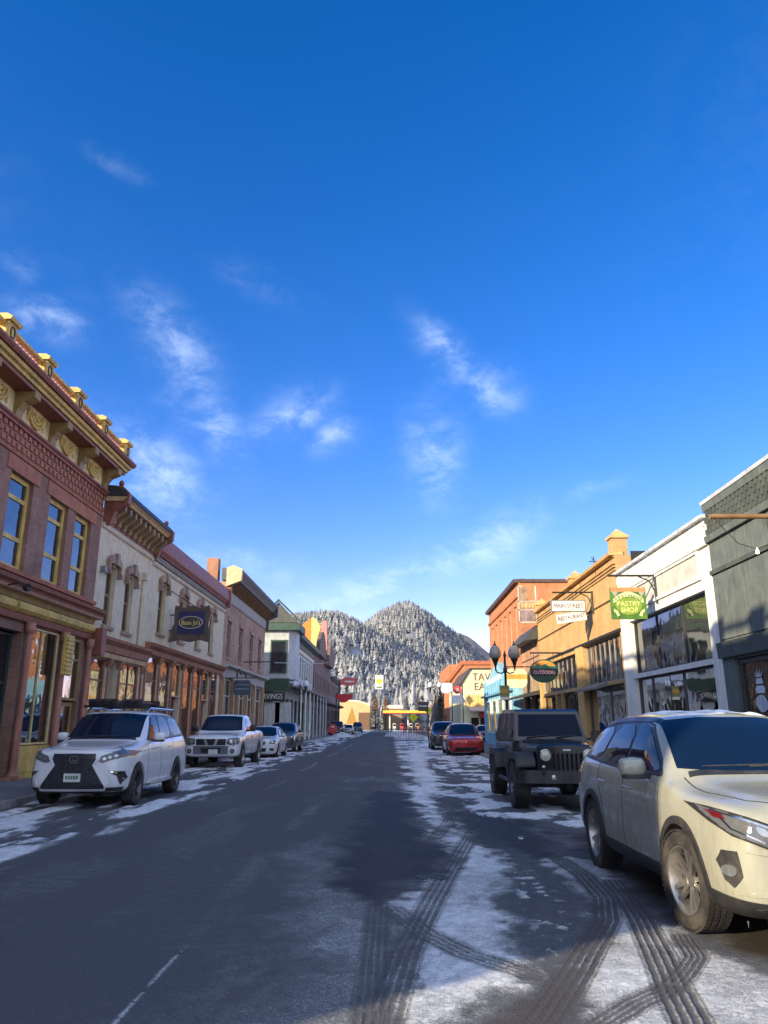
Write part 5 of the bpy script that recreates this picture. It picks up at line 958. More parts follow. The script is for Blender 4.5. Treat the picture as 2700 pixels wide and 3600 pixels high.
o = (6.3, 130, 0); t_ = empty('warning_sign', o, 'second fluorescent yellow sign, higher and farther right', 'sign'); b = MB(o); b.prism([(x, 130, z) for x, z in ell(6.2, 3.7, .7, .7, 4)], [(x, 130.05, z) for x, z in ell(6.2, 3.7, .7, .7, 4)]); b.build('plate', pm('fluoro_yellow', (0, 0, 0)), t_); b = MB(o); b.tube([(6.2, 130.1, 0), (6.2, 130.1, 3.2)], .05); b.build('post', gal, t_)
for i in range(6):
    x = 2.2+i*.95; t_ = empty('traffic_barrel', (x, 128+i*.6, 0), 'orange and white striped barrel in the far row before the pumps', 'barrel', 'striped barrels across the junction')
    b = MB((x, 128+i*.6, 0)); b.lathe([(.32, 0), (.28, .3), (.27, .55), (.24, .8), (.22, 1.05), (.001, 1.08)], (x, 128+i*.6, 0), n=10); b.build('barrel_body', pm('barrel_orange', (.65, .16, .04), .6), t_); b = MB((x, 128+i*.6, 0)); b.lathe([(.285, .32), (.277, .5)], (x, 128+i*.6, 0), n=10); b.build('white_stripe', wb2, t_)
# ------------------------------------------------------------------ hills and the frosted forest
hm = pm('frosted_slope', (.27, .29, .30), .95, var=.45, scale=.06, bump=.6, streak=.1)
def ridge_z(pts, x): return np.interp(x, [p[0] for p in pts], [p[1] for p in pts])
HILLS = [  # distance of ridge, ridge profile (x at that distance, height), name
    ('hill', 640, 300, [(-260, 20), (-190, 52), (-140, 74), (-100, 85), (-70, 90), (-45, 91), (-30, 84), (-10, 70), (20, 52), (60, 34), (110, 15), (150, 5)]),
    ('hill', 860, 480, [(-160, 30), (-90, 78), (-40, 100), (-10, 122), (8, 131), (21, 133), (34, 126), (50, 114), (66, 101), (85, 87), (105, 68), (130, 44), (170, 12), (230, 0)]),
    ('hill', 1250, 950, [(0, 60), (60, 130), (100, 150), (130, 139), (160, 112), (200, 90), (240, 80), (320, 50), (480, 30)])]
def hz(k, x, y):
    _, D, D0, pts = HILLS[k]; t = np.clip((y-D0)/(D-D0), 0, 1); s = t*(1.35-.35*t); n = fbm(x*.018+k*7, y*.018, 4, 50+k)-.5
    return ridge_z(pts, x*D/np.maximum(y, D*.35))*s*(1+.0*n) + n*22*t*(1-t*.55) - np.clip(y-D, 0, 999)*.25
for k, (nm, D, D0, pts) in enumerate(HILLS):
    gx = np.linspace(-420, 420, 150)*(D/640); gy = np.linspace(D0, D+120, 60); X, Y = np.meshgrid(gx, gy); Z = hz(k, X, Y); Z = np.where(np.isfinite(Z), Z, 0)
    Z[0, :] -= 3; grid_mesh(nm, X, Y, Z, hm if k < 2 else pm('tan_sunlit_slope', (.20, .155, .125), .95, var=.5, scale=.06, bump=.5, dirt=(.34, .33, .32, .7)))
fm, nt, b = newmat('frosted_needles'); t = NT(nt)
geo = t.n('ShaderNodeNewGeometry'); at_ = t.n('ShaderNodeAttribute'); at_.attribute_name = 'tone'; sx = t.n('ShaderNodeSeparateXYZ'); oc = t.n('ShaderNodeTexCoord').outputs['Object']
n1 = t.noise(oc, .9, 4, .7)
fr = t.rng(t.m('ADD', n1, t.m('MULTIPLY', t.m('SUBTRACT', at_.outputs['Fac'], .5), .55)), .34, .62)
t.l(t.mix(fr, (.125, .135, .15, 1), (.30, .31, .315, 1)), b.inputs['Base Color']); b.inputs['Roughness'].default_value = .95  # dark needle tone lightened so the colour carries the distance haze
def forest(name, spots, mat, label):
    """each tree: three ragged tiers of drooping boughs round a tapered stem, all in one far-off mass"""
    V = []; F = []; T = []; base = 0; rs = np.random.RandomState(3)
    for (x, y, z, h, w) in spots:
        tone = rs.rand(); lean = rs.uniform(-.03, .03)*h
        for k in range(4):
            n = 6; z0 = z+h*(.08+.22*k)+rs.uniform(-.03, .03)*h; z1 = z+h*min(1.0, .46+.19*k); r = w*(1-.23*k)*rs.uniform(.8, 1.2); a0 = rs.uniform(0, 6)
            ring = [(x+r*rs.uniform(.55, 1.25)*math.cos(a0+i*2*PI/n), y+r*rs.uniform(.55, 1.25)*math.sin(a0+i*2*PI/n), z0+rs.uniform(-.06, .06)*h) for i in range(n)]
            V += ring+[(x+lean, y, z1)]; F += [(base+i, base+(i+1) % n, base+n) for i in range(n)]; T += [min(1, max(0, tone+rs.uniform(-.3, .3)-.15))]*n+[min(1, tone+.25)]; base += n+1
    me = bpy.data.meshes.new(name); me.from_pydata(V, [], F); a = me.attributes.new('tone', 'FLOAT', 'POINT'); a.data.foreach_set('value', np.array(T, np.float32)); me.materials.append(mat)
    o = bpy.data.objects.new(name, me); col.objects.link(o); return tag(o, label, 'forest', None, 'stuff')
rs = np.random.RandomState(11); S = []
for k, cnt in ((0, 8500), (1, 8500)):
    _, D, D0, pts = HILLS[k]; n = 0
    while n < cnt:
        y = D0+(D-D0)*(rs.rand()**.75)*1.03; x = rs.uniform(pts[0][0], pts[-1][0])*y/D
        if abs(math.degrees(math.atan2(x, y))) > 24 : continue
        z = float(hz(k, np.array([x]), np.array([y]))[0])
        if z < .5 or fbm(np.array([x*.05]), np.array([y*.05]), 2, 77)[0] < .25: n += .3; continue
        h = rs.uniform(3.8, 8.5)*(1 if k == 0 else 1.1); S.append((x, y, z-.5, h, h*rs.uniform(.2, .34))); n += 1
forest('frosted_forest', S, fm, 'snow frosted conifer forest covering the two steep hills')
S2 = []
for i in range(420):
    y = rs.uniform(224, 310); x = rs.uniform(-90, 100); h = rs.uniform(7, 15); S2.append((x, y, -.5+max(0, (y-240)*.06), h, h*.22))
forest('valley_trees', S2, fm, 'belt of frosted trees at the foot of the hills behind the fuel station')
# a few single trees one can tell apart near the junction
def conifer(o, h, w, label, mat, name='pine_tree', n=900, bare=False):
    t_ = empty(name, o, label, 'tree'); x, y, z = o; rs = random.Random(int(x*13+y))
    b = MB(o); b.tube([(x, y, z), (x+.05, y, z+h*.5), (x, y, z+h*.97)], [h*.02, h*.012, .01], 7)
    for i in range(26): a = rs.uniform(0, 2*PI); q = rs.uniform(.15, .9); b.tube([(x, y, z+h*q), (x+math.cos(a)*w*(1-q)*.9, y+math.sin(a)*w*(1-q)*.9, z+h*q+(.5 if bare else -.15))], [.035, .008], 4)
    b.build('trunk', pm('bark', (.08, .055, .04), .9), t_)
    b = MB(o)
    for i in range(n):
        q = rs.uniform(.1, 1)**.8; r = w*(1.02-q)*math.sqrt(rs.uniform(.1, 1)); a = rs.uniform(0, 2*PI); p = Vector((x+r*math.cos(a), y+r*math.sin(a), z+h*q-r*.18)); s = h*.035
        b.quad(p, p+Vector((rs.uniform(-s, s), rs.uniform(-s, s), rs.uniform(-s, s*.3))), p+Vector((rs.uniform(-s, s), rs.uniform(-s, s), rs.uniform(-s, s*.3))))
    b.build('crown', mat, t_)
conifer((5.6, 88, .1), 5.2, 1.1, 'small dark evergreen beside the white rounded sign', pm('dark_evergreen', (.03, .035, .028), .9))
brt = pm('brown_twigs', (.20, .12, .06), .95, var=.4)
conifer((-1.5, 206, 0), 8.5, 2.6, 'bare brown tree between the yellow hall and the fuel station', brt, 'bare_tree', 1300, True); conifer((-4.4, 216, 0), 9.5, 2.6, 'taller bare tree just behind the yellow hall', brt, 'bare_tree', 1200, True); conifer((12, 208, 0), 9, 3.0, 'bare brown tree at the right end of the canopy', brt, 'bare_tree', 1200, True)
conifer((4.2, 212, 0), 9, 2.0, 'frosted tree behind the middle of the canopy', fm, 'pine_tree', 1000); conifer((7.4, 216, 0), 10, 2.2, 'tall frosted tree over the right half of the canopy', fm, 'pine_tree', 1000)
# ------------------------------------------------------------------ vehicles
tyrem = pm('tyre_rubber', (.022, .021, .020), .85, var=.3, bump=.4, dirt=(.10, .085, .065, .55)); plast = pm('black_plastic', (.025, .025, .027), .5, var=.2, dirt=(.10, .09, .07, .35)); rimm = pm('alloy', (.40, .38, .35), .28, .8, var=.3, dirt=(.16, .13, .09, .5))
rimd = pm('dark_alloy', (.10, .10, .11), .35, .8); cglass = glass('car_glass', (.005, .014, .036), rough=.02, ior=1.36, wob=.04); seam_m = pm('seam', (.012, .012, .012), .8); lampg = glass('lamp_glass', (.10, .11, .12), rough=.05, ior=1.6, wob=.3)
chrome = pm('chrome', (.62, .62, .62), .15, 1.0, var=.05, bump=0); lens = pm('bright_lens', (.42, .43, .42), .12, .75, bump=0); redlens = pm('red_lens', (.10, .006, .008), .2, bump=0); amber = pm('amber_lens', (.6, .2, .02), .25, bump=0); platem = pm('plate_white', (.62, .64, .60), .5); grillm = pm('grille_black', (.012, .012, .013), .35, var=.3)
def car_shell(ST, arches, rl, W, level=2, flat_roof=0.0):
    """loft of cross sections, subdivided, wheel arches cut out. ST rows: y, zb, wb, wm, zm, ws, zs, wr, zr, zt"""
    def sec(s):
        y, zb, wb, wm, zm, ws, zs, wr, zr, zt = s; g = lambda a, b, t: a+(b-a)*t
        return [(0, zb), (wb*.7, zb), (wb, zb+.02), (g(wb, wm, .75), g(zb, zm, .4)), (wm, zm), (g(wm, ws, .35), g(zm, zs, .62)), (ws, zs-.015), (ws-.03, zs+.02) if zr-zs > .15 else (ws-.05, zs+.012),
                (g(ws, wr, .5)+(.02 if zr-zs > .15 else 0), g(zs, zr, .5)), (wr+.01, zr-.035 if zr-zs > .15 else g(zs, zr, .8)), (wr-.06, zr+.012), (wr*.5, g(zr, zt, .8)), (0, zt)]
    bm = bmesh.new(); rows = []; n = 13
    for s in ST:
        P_ = sec(s); row = []
        for i, (x, z) in enumerate(P_):
            yy = s[0]; row.append(bm.verts.new((x, yy, z)))
        left = [row[0]]+[bm.verts.new((-P_[i][0], s[0], P_[i][1])) for i in range(1, n-1)]+[row[-1]]
        rows.append((row, left))
    for (a, al), (b_, bl) in zip(rows, rows[1:]):
        for i in range(n-1):
            bm.faces.new((a[i], a[i+1], b_[i+1], b_[i]))
            bm.faces.new((al[i+1], al[i], bl[i], bl[i+1]))
    for r, l in (rows[0], rows[-1]):
        for i in range(1, n-2): bm.faces.new((r[i], r[i+1], l[i+1], l[i]))
        bm.faces.new((r[0], r[1], l[1])); bm.faces.new((r[n-2], r[n-1], l[n-2]))
    bmesh.ops.recalc_face_normals(bm, faces=bm.faces)
    me = bpy.data.meshes.new('shell'); bm.to_mesh(me); bm.free(); o = bpy.data.objects.new('shell_tmp', me); col.objects.link(o)
    md = o.modifiers.new('s', 'SUBSURF'); md.levels = md.render_levels = level
    cut = []
    for ya, r, zc in arches:
        for s in (-1, 1):
            b = MB(); b.lathe([(.001, -.36), (r, -.36), (r, .3), (.001, .3)], (s*W/2 if s > 0 else -W/2, ya, zc), axis='X', n=40) if s > 0 else b.lathe([(.001, -.3), (r, -.3), (r, .36), (.001, .36)], (-W/2, ya, zc), axis='X', n=40)
            c = b.build('cut_tmp', plast, smooth=None)
            bmw = bmesh.new(); bmw.from_mesh(c.data); bmesh.ops.remove_doubles(bmw, verts=bmw.verts, dist=1e-3); bmesh.ops.recalc_face_normals(bmw, faces=bmw.faces); bmw.to_mesh(c.data); bmw.free(); cut.append(c)
            m2 = o.modifiers.new('b', 'BOOLEAN'); m2.operation = 'DIFFERENCE'; m2.object = c; m2.solver = 'EXACT'; m2.material_mode = 'TRANSFER'
    # smooth shell without holes for projecting the trim
    for m_ in o.modifiers:
        if m_.type == 'BOOLEAN': m_.show_viewport = False
    bpy.context.view_layer.update(); dg = bpy.context.evaluated_depsgraph_get(); full = bpy.data.meshes.new_from_object(o.evaluated_get(dg))
    bvh = BVHTree.FromPolygons([v.co.copy() for v in full.vertices], [tuple(p.vertices) for p in full.polygons])
    me.materials.append(seam_m)
    for m_ in o.modifiers: m_.show_viewport = True
    bpy.context.view_layer.update(); dg = bpy.context.evaluated_depsgraph_get(); res = bpy.data.meshes.new_from_object(o.evaluated_get(dg))
    for c in cut: bpy.data.objects.remove(c)
    bpy.data.objects.remove(o)
    return res, bvh
class Car:
    def __init__(s, name, label, group, loc, paint, ST, arches, W, level=2, rz=0, cat='car'):
        s.root = empty(name, loc, label, cat, group, rz); s.paint = paint; s.W = W; s.L = ST[-1][0]
        me, s.bvh = car_shell(ST, arches, 0, W, level)
        me.materials.clear(); me.materials.append(paint); me.materials.append(plast)
        for p in me.polygons: p.material_index = min(p.material_index, 1)
        me.shade_smooth(); me.set_sharp_from_angle(angle=R(38)); me.name = 'body'
        s.body = bpy.data.objects.new('body', me); col.objects.link(s.body); s.body.parent = s.root
    def hit(s, view, p, side=1):
        if view == 'f': o, d = Vector((p[0], -3, p[1])), Vector((0, 1, 0))
        elif view == 'r': o, d = Vector((p[0], 12, p[1])), Vector((0, -1, 0))
        elif view == 's': o, d = Vector((side*4, p[0], p[1])), Vector((-side, 0, 0))
        else: o, d = Vector((p[0], p[1], 5)), Vector((0, 0, -1))
        h = s.bvh.ray_cast(o, d)
        if h[0] is None:
            q = Vector((p[0], 0, p[1])) if view == 'f' else (Vector((p[0], s.L, p[1])) if view == 'r' else (Vector((side*s.W/2, p[0], p[1])) if view == 's' else Vector((p[0], p[1], 1.0))))
            h = s.bvh.find_nearest(q)
        n = h[1] if h[1].dot(d) < 0 else -h[1]
        return h[0], n
    def patch(s, name, mat, view, poly, eps=.004, side=1, res=.06, deep=.02, rnd_=0, parent=None, smooth=40):
        for _ in range(rnd_):
            poly = [q for a, b_ in zip(poly, poly[1:]+poly[:1]) for q in ((a[0]*.78+b_[0]*.22, a[1]*.78+b_[1]*.22), (a[0]*.22+b_[0]*.78, a[1]*.22+b_[1]*.78))]
        out = []
        for a, b_ in zip(poly, poly[1:]+poly[:1]):
            k = max(1, int(math.dist(a, b_)/res)); out += [(a[0]+(b_[0]-a[0])*i/k, a[1]+(b_[1]-a[1])*i/k) for i in range(k)]
        xs = [p[0] for p in out]; ys = [p[1] for p in out]; P_ = np.array(out)
        gx, gy = np.meshgrid(np.arange(min(xs)+res/2, max(xs), res), np.arange(min(ys)+res/2, max(ys), res)); ok = polyd(gx, gy, out) > res*.35
        pts = [Vector(p) for p in out]+[Vector((float(a), float(b_))) for a, b_ in zip(gx[ok], gy[ok])]
        n = len(out)
        vs, es, fs, *_ = geometry.delaunay_2d_cdt(pts, [(i, (i+1) % n) for i in range(n)], [list(range(n))], 1, 1e-5)
        H = [s.hit(view, v, side) for v in vs]; b = MB(); top = [p+nn*eps for p, nn in H]; b.add(top, [tuple(f_) for f_ in fs])
        m = len(top); ec = {}
        for f_ in fs:
            for i in range(len(f_)): e = tuple(sorted((f_[i], f_[(i+1) % len(f_)]))); ec[e] = ec.get(e, 0)+1
        bd = [e for e, c in ec.items() if c == 1]; low = {}
        for e in bd:
            for i in e:
                if i not in low: low[i] = len(b.v); b.v.append(tuple(H[i][0]-H[i][1]*deep))
        b.f += [(e[0], e[1], low[e[1]], low[e[0]]) for e in bd]
        return b.build(name, mat, parent or s.root, smooth=smooth)
    def strip(s, name, mat, view, line, w=.012, eps=.003, side=1, parent=None, deep=.006, closed=False):
        pts = []
        L_ = line+[line[0]] if closed else line
        for a, b_ in zip(L_, L_[1:]):
            k = max(1, int(math.dist(a, b_)/.05)); pts += [Vector((a[0]+(b_[0]-a[0])*i/k, a[1]+(b_[1]-a[1])*i/k)) for i in range(k)]
        if not closed: pts.append(Vector(L_[-1]))
        b = MB(); n = len(pts); V = []
        for i, p in enumerate(pts):
            d = (pts[(i+1) % n]-pts[i-1]) if closed else (pts[min(i+1, n-1)]-pts[max(i-1, 0)]); d.normalize(); q = Vector((-d.y, d.x))*w/2
            for sg in (1, -1):
                h = s.hit(view, p+q*sg, side); V += [h[0]+h[1]*eps, h[0]-h[1]*deep]
        m = n if closed else n-1; F = []
        for i in range(m):
            a, c = i*4, ((i+1) % n)*4; F += [(a, c, c+2, a+2), (a+1, c+1, c, a), (a+2, c+2, c+3, a+3)]
        b.add(V, F); return b.build(name, mat, parent or s.root, smooth=50)
    def wheels(s, ys, r, w, track, style=5, rim=None, rr_=.66, steer=0, lugs=0, zc=None):
        for j, y in enumerate(ys):
            for sd_ in (-1, 1):
                x = sd_*track/2; e = bpy.data.objects.new('wheel', None); col.objects.link(e); e.parent = s.root; e.location = (x, y, zc or r); e.rotation_euler = (0, 0, (PI if sd_ < 0 else 0)+(steer if j == 0 else 0)); e.empty_display_size = .2
                h = w/2; ri = r*rr_; b = MB()   # outer face at +x
                b.lathe([(ri*.98, -h*.9), (ri*1.03, -h), (r*.93, -h), (r*.985, -h*.82), (r, -h*.55), (r, h*.55), (r*.985, h*.82), (r*.93, h), (ri*1.06, h*1.02), (ri*1.01, h*.94), (ri*.97, h*.8), (ri*.97, -h*.9), (ri*.98, -h*.9)], (0, 0, 0), axis='X', n=48)
                if lugs:
                    for i in range(lugs):
                        a = 2*PI*i/lugs
                        for (xx, ww, off) in ((-h*.72, h*.36, 0), (-h*.28, h*.3, .5), (h*.16, h*.3, 0), (h*.60, h*.4, .5)):
                            aa = a+off*2*PI/lugs; da = 2*PI/lugs*.36; r0, r1 = r*.985, r*1.012
                            b.hull8([(xx+dx, q*math.cos(aa+t_), q*math.sin(aa+t_)) for dx in (0, ww) for q in (r0, r1) for t_ in (-da, da)])
                tb = b.build('tyre', tyrem, e, smooth=35)
                b = MB(); b.lathe([(ri*.99, -h*.8), (ri*.97, -h*.7), (ri*.93, h*.2), (ri*.95, h*.82), (ri*1.0, h*.92), (ri*1.01, h*.98), (ri*.96, h*.96), (ri*.90, h*.7), (ri*.86, h*.1)], (0, 0, 0), axis='X', n=40)
                if style:
                    for i in range(style):
                        a0 = 2*PI*i/style
                        for off in (-.17, .17) if style <= 6 else (0,):
                            for (t0, t1, q0, q1, x0, x1) in ((a0+off*.8, a0+off*1.25, ri*.16, ri*.93, h*.5, h*.78),):
                                hw0, hw1 = ri*.075, ri*.062
                                c0 = Vector((0, math.cos(t0), math.sin(t0))); c1 = Vector((0, math.cos(t1), math.sin(t1))); p0 = c0*q0; p1 = c1*q1; nn = Vector((0, -(p1-p0).z, (p1-p0).y)).normalized()
                                b.hull8([Vector((xx, 0, 0))+pp+nn*sg*hw for pp, xx0, hw in ((p0, x0, hw0), (p1, x1, hw1)) for xx in (xx0-.035, xx0) for sg in (-1, 1)])
                    b.lathe([(.001, h*.62), (ri*.15, h*.6), (ri*.22, h*.52), (ri*.24, h*.3), (.001, h*.3)], (0, 0, 0), axis='X', n=18)
                b.build('rim', rim or rimm, e, smooth=35)
                b = MB(); b.lathe([(.001, h*.0), (ri*.88, h*.0), (ri*.88, h*.12), (ri*.5, h*.16), (.001, h*.16)], (0, 0, 0), axis='X', n=24); b.build('brake_disc', grillm, e)
    def mirror(s, y, z, x, size=(.13, .10, .09), cap=None, low=None):
        for sd_ in (-1, 1):
            b = MB(); a, c, h = size; xx = sd_*x
            pts = []; n = 12
            for i in range(5):
                t_ = i/4; q = (.55, .9, 1, .97, .9)[i]
                pts.append([(xx+sd_*(a*math.copysign(abs(math.cos(u))**.55, math.cos(u))*q+.02), y-.06+.12*t_, z+h*math.copysign(abs(math.sin(u))**.6, math.sin(u))*q*(1 if math.sin(u) > 0 else .8)) for u in np.linspace(0, 2*PI, n+1)[:-1]])
            V = [p for r_ in pts for p in r_]; F = [(i*n+j, i*n+(j+1) % n, (i+1)*n+(j+1) % n, (i+1)*n+j) for i in range(4) for j in range(n)]+[tuple(range(n)), tuple(range(4*n, 5*n))]
            b.add(V, F); m_ = b.build('wing_mirror', cap or s.paint, s.root, smooth=50)
            b = MB(); b.hull8([(xx-sd_*dx, yy, zz) for dx in (.02, a+.14) for yy in (y-.02, y+.05) for zz in (z-h*.95, z-h*.45)]); b.box(*sorted((xx-sd_*a*.8, xx+sd_*a*.9)), y-.05, y+.055, z-h*.98, z-h*.55); b.build('mirror_arm', low or plast, m_, bevel=.008)
    def both(s, fn): fn(-1); fn(1)
    def arch_trim(s, ya, r, zc, w=.055, m=None, eps=.012, a0=-12, a1=192):
        for sd_ in (-1, 1):
            ln = [(ya+(r+w*.45)*math.cos(R(a)), zc+(r+w*.45)*math.sin(R(a))) for a in np.linspace(a0, a1, 26)]; s.strip('arch_trim', m or plast, 's', ln, w, eps, sd_, deep=.02)

def suv(label, loc, paint, L=4.6, H=1.69, W=1.85, wb_=2.69, fo=.93, r=.365, hoodz=.98, cowl=(1.22, 1.10), wtop=(1.95, .06), rear_=(4.1, 4.42), gc=.22, group='vehicles parked along both kerbs', level=2, glassm=None, style=5, steer=0, lugs=0, name='parked_car', box=0., rim=None, detail=1, belt=1.05, cladding=True, cat='car', arch=.055):
    hw = W/2; cy, cz = cowl; ty = wtop[0]; tz = H-wtop[1]; ry, rg = rear_; bl = belt
    ST = [(0, .42, hw*.60, hw*.70, .62, hw*.66, hoodz-.16, hw*.40, hoodz-.10, hoodz-.085), (.07, gc+.05, hw*.78, hw*.86, .62, hw*.80, hoodz-.08, hw*.54, hoodz-.02, hoodz), (.30, gc, hw*.90, hw*.975, .63, hw*.90, hoodz, hw*.62, hoodz+.035, hoodz+.055),
          (fo, gc, hw*.94, hw, .66, hw*.94, bl-.06, hw*.68, bl-.005, bl+.015), (cy-.12, gc, hw*.95, hw, .66, hw*.95, bl-.01, hw*.74, cz-.02, cz), (cy, gc, hw*.95, hw, .66, hw*.955, bl, hw*(.80), cz+.03, cz+.05),
          (ty-.05, gc, hw*.95, hw, .66, hw*.95, bl+.01, hw*(.68+box), tz-.05, tz-.01), (ty+.18, gc, hw*.95, hw, .66, hw*.95, bl+.015, hw*(.67+box), H-.075, H-.025), (ty+.8, gc, hw*.95, hw, .66, hw*.95, bl+.03, hw*(.67+box), H-.065, H), (ty+1.5, gc, hw*.95, hw, .66, hw*.95, bl+.045, hw*(.655+box), H-.075, H-.01),
          (ry, gc, hw*.95, hw, .68, hw*.94, bl+.07, hw*(.62+box), H-.12, H-.06), (rg, gc+.04, hw*.90, hw*.97, .70, hw*.90, bl+.05, hw*(.58+box), bl+.22+box*1.5, bl+.26+box*1.5), (L-.04, gc+.12, hw*.82, hw*.9, .70, hw*.82, bl-.03, hw*.6, bl+.02, bl+.04), (L, .45, hw*.7, hw*.8, .72, hw*.72, bl-.10, hw*.5, bl-.06, bl-.05)]
    A = [(fo, r+arch, r), (fo+wb_, r+arch, r)]
    c = Car(name, label, group, loc, paint, ST, A, W, level, cat=cat); g_ = glassm or cglass
    c.H = H; c.ST = ST
    # windscreen
    zt_ = tz-.035; c.patch('windscreen', g_, 'f', [(-hw*.80, cz+.06), (-hw*.40, cz+.045), (hw*.40, cz+.045), (hw*.80, cz+.06), (hw*(.66+box), zt_-.02), (hw*.3, zt_+.012), (-hw*.3, zt_+.012), (-hw*(.66+box), zt_-.02)], .009, res=.045)
    c.patch('cowl', plast, 't', [(-hw*.76, cy-.07), (hw*.76, cy-.07), (hw*.74, cy+.0), (-hw*.74, cy+.0)], .006, res=.07)
    # side glass
    z0 = bl+.075; ztop = H-.15
    for sd_ in (-1, 1):
        x0 = cy+.30
        c.patch('window_surround', grillm, 's', [(x0-.04, z0-.012), (x0+.08, z0+.10), (ty+.10, ztop-.022), (ty+.32, ztop+.014), (ty+1.2, ztop+.008), (ry-.16, ztop-.045), (ry+.05, z0+.20), (ry-.04, z0+.05), (ty+1.4, z0+.015), (ty+.5, z0-.014)], .003, sd_)
        c.patch('window', g_, 's', [(x0-.02, z0), (x0+.10, z0+.09), (ty+.12, ztop-.035), (ty+.32, ztop), (ty+.42, ztop), (ty+.48, z0)], .008, sd_, rnd_=1)
        c.patch('window', g_, 's', [(ty+.56, z0), (ty+.51, ztop), (ty+1.18, ztop-.01), (ty+1.36, z0+.03)], .008, sd_, rnd_=1)
        c.patch('window', g_, 's', [(ty+1.44, z0+.04), (ty+1.27, ztop-.015), (ry-.18, ztop-.06), (ry+.02, z0+.20), (ry-.05, z0+.07)], .008, sd_, rnd_=1)
        c.strip('window_trim', plast if detail else seam_m, 's', [(x0-.06, z0-.02), (ty+.5, z0-.022), (ty+1.4, z0+.005), (ry, z0+.04)], .022, .006, sd_)
        if detail:
            c.strip('window_trim', plast, 's', [(x0-.05, z0-.01), (x0+.06, z0+.10), (ty+.10, ztop-.005), (ty+.32, ztop+.03), (ty+1.2, ztop+.022), (ry-.16, ztop-.03), (ry+.06, z0+.2)], .018, .004, sd_)
            c.strip('seam', seam_m, 's', [(ty+.49, z0-.03), (ty+.49, .42), (ty+.40, .34), (cy+.3, .34), (cy+.18, .5), (cy+.20, bl-.02)], .008, .0025, sd_)
            c.strip('seam', seam_m, 's', [(ty+1.42, z0), (ty+1.40, .95), (fo+wb_-r-.12, .62), (fo+wb_-r-.1, .36), (ty+.50, .34)], .008, .0025, sd_)
            for yy in (ty+.30, ty+1.18):
                b = MB(); p, n_ = c.hit('s', (yy, bl-.11), sd_); b.tube([p+Vector((0, -.10, 0)), p+Vector((sd_*.03, -.07, .005)), p+Vector((sd_*.03, .07, .008)), p+Vector((0, .1, .006))], .013, 8); b.build('door_handle', paint, c.root)
            c.strip('crease', paint, 's', [(fo+r+.1, .80), (ty+.5, .83), (fo+wb_-r, .88)], .012, .004, sd_)
        if cladding:
            c.patch('sill_trim', plast, 's', [(fo+r+arch-.01, gc+.03), (fo+r+arch+.02, .40), (fo+wb_-r-arch-.02, .40), (fo+wb_-r-arch+.01, gc+.03)], .012, sd_, res=.08)
            for ya in (fo, fo+wb_): c.strip('arch_trim', plast, 's', [(ya+(r+arch+.02)*math.cos(R(a)), r+(r+arch+.02)*math.sin(R(a))) for a in np.linspace(-8, 188, 26)], .06, .014, sd_, deep=.03)
    c.strip('bonnet_seam', seam_m, 't', [(-hw*.80, cy-.05), (-hw*.78, .75), (-hw*.66, .33), (-hw*.5, .16), (0, .10), (hw*.5, .16), (hw*.66, .33), (hw*.78, .75), (hw*.80, cy-.05)], .009, .0025)
    c.patch('underbody', plast, 't', [(-.1, 1), (.1, 1), (.1, 1.1), (-.1, 1.1)], -.3, res=.1) if 0 else None
    c.wheels((fo, fo+wb_), r, .235 if r < .4 else .26, W-.245, style, rim, .68, steer, lugs)
    for sd_ in (-1, 1):   # wipers
        b = MB(); pts = [c.hit('f', (x, z)) for x, z in ((sd_*.2-.35, cz+.07), (sd_*.2+.25, cz+.085))]; b.tube([p+n_*.012 for p, n_ in pts], .008, 5); b.build('wiper', plast, c.root)
    for sd_ in (-1, 1):   # tail lamps, seen only from beside or behind
        c.patch('tail_lamp', redlens, 's', [(L-.32, .86), (L-.36, .98), (L-.10, 1.0), (L-.06, .86)], .008, sd_)
    return c

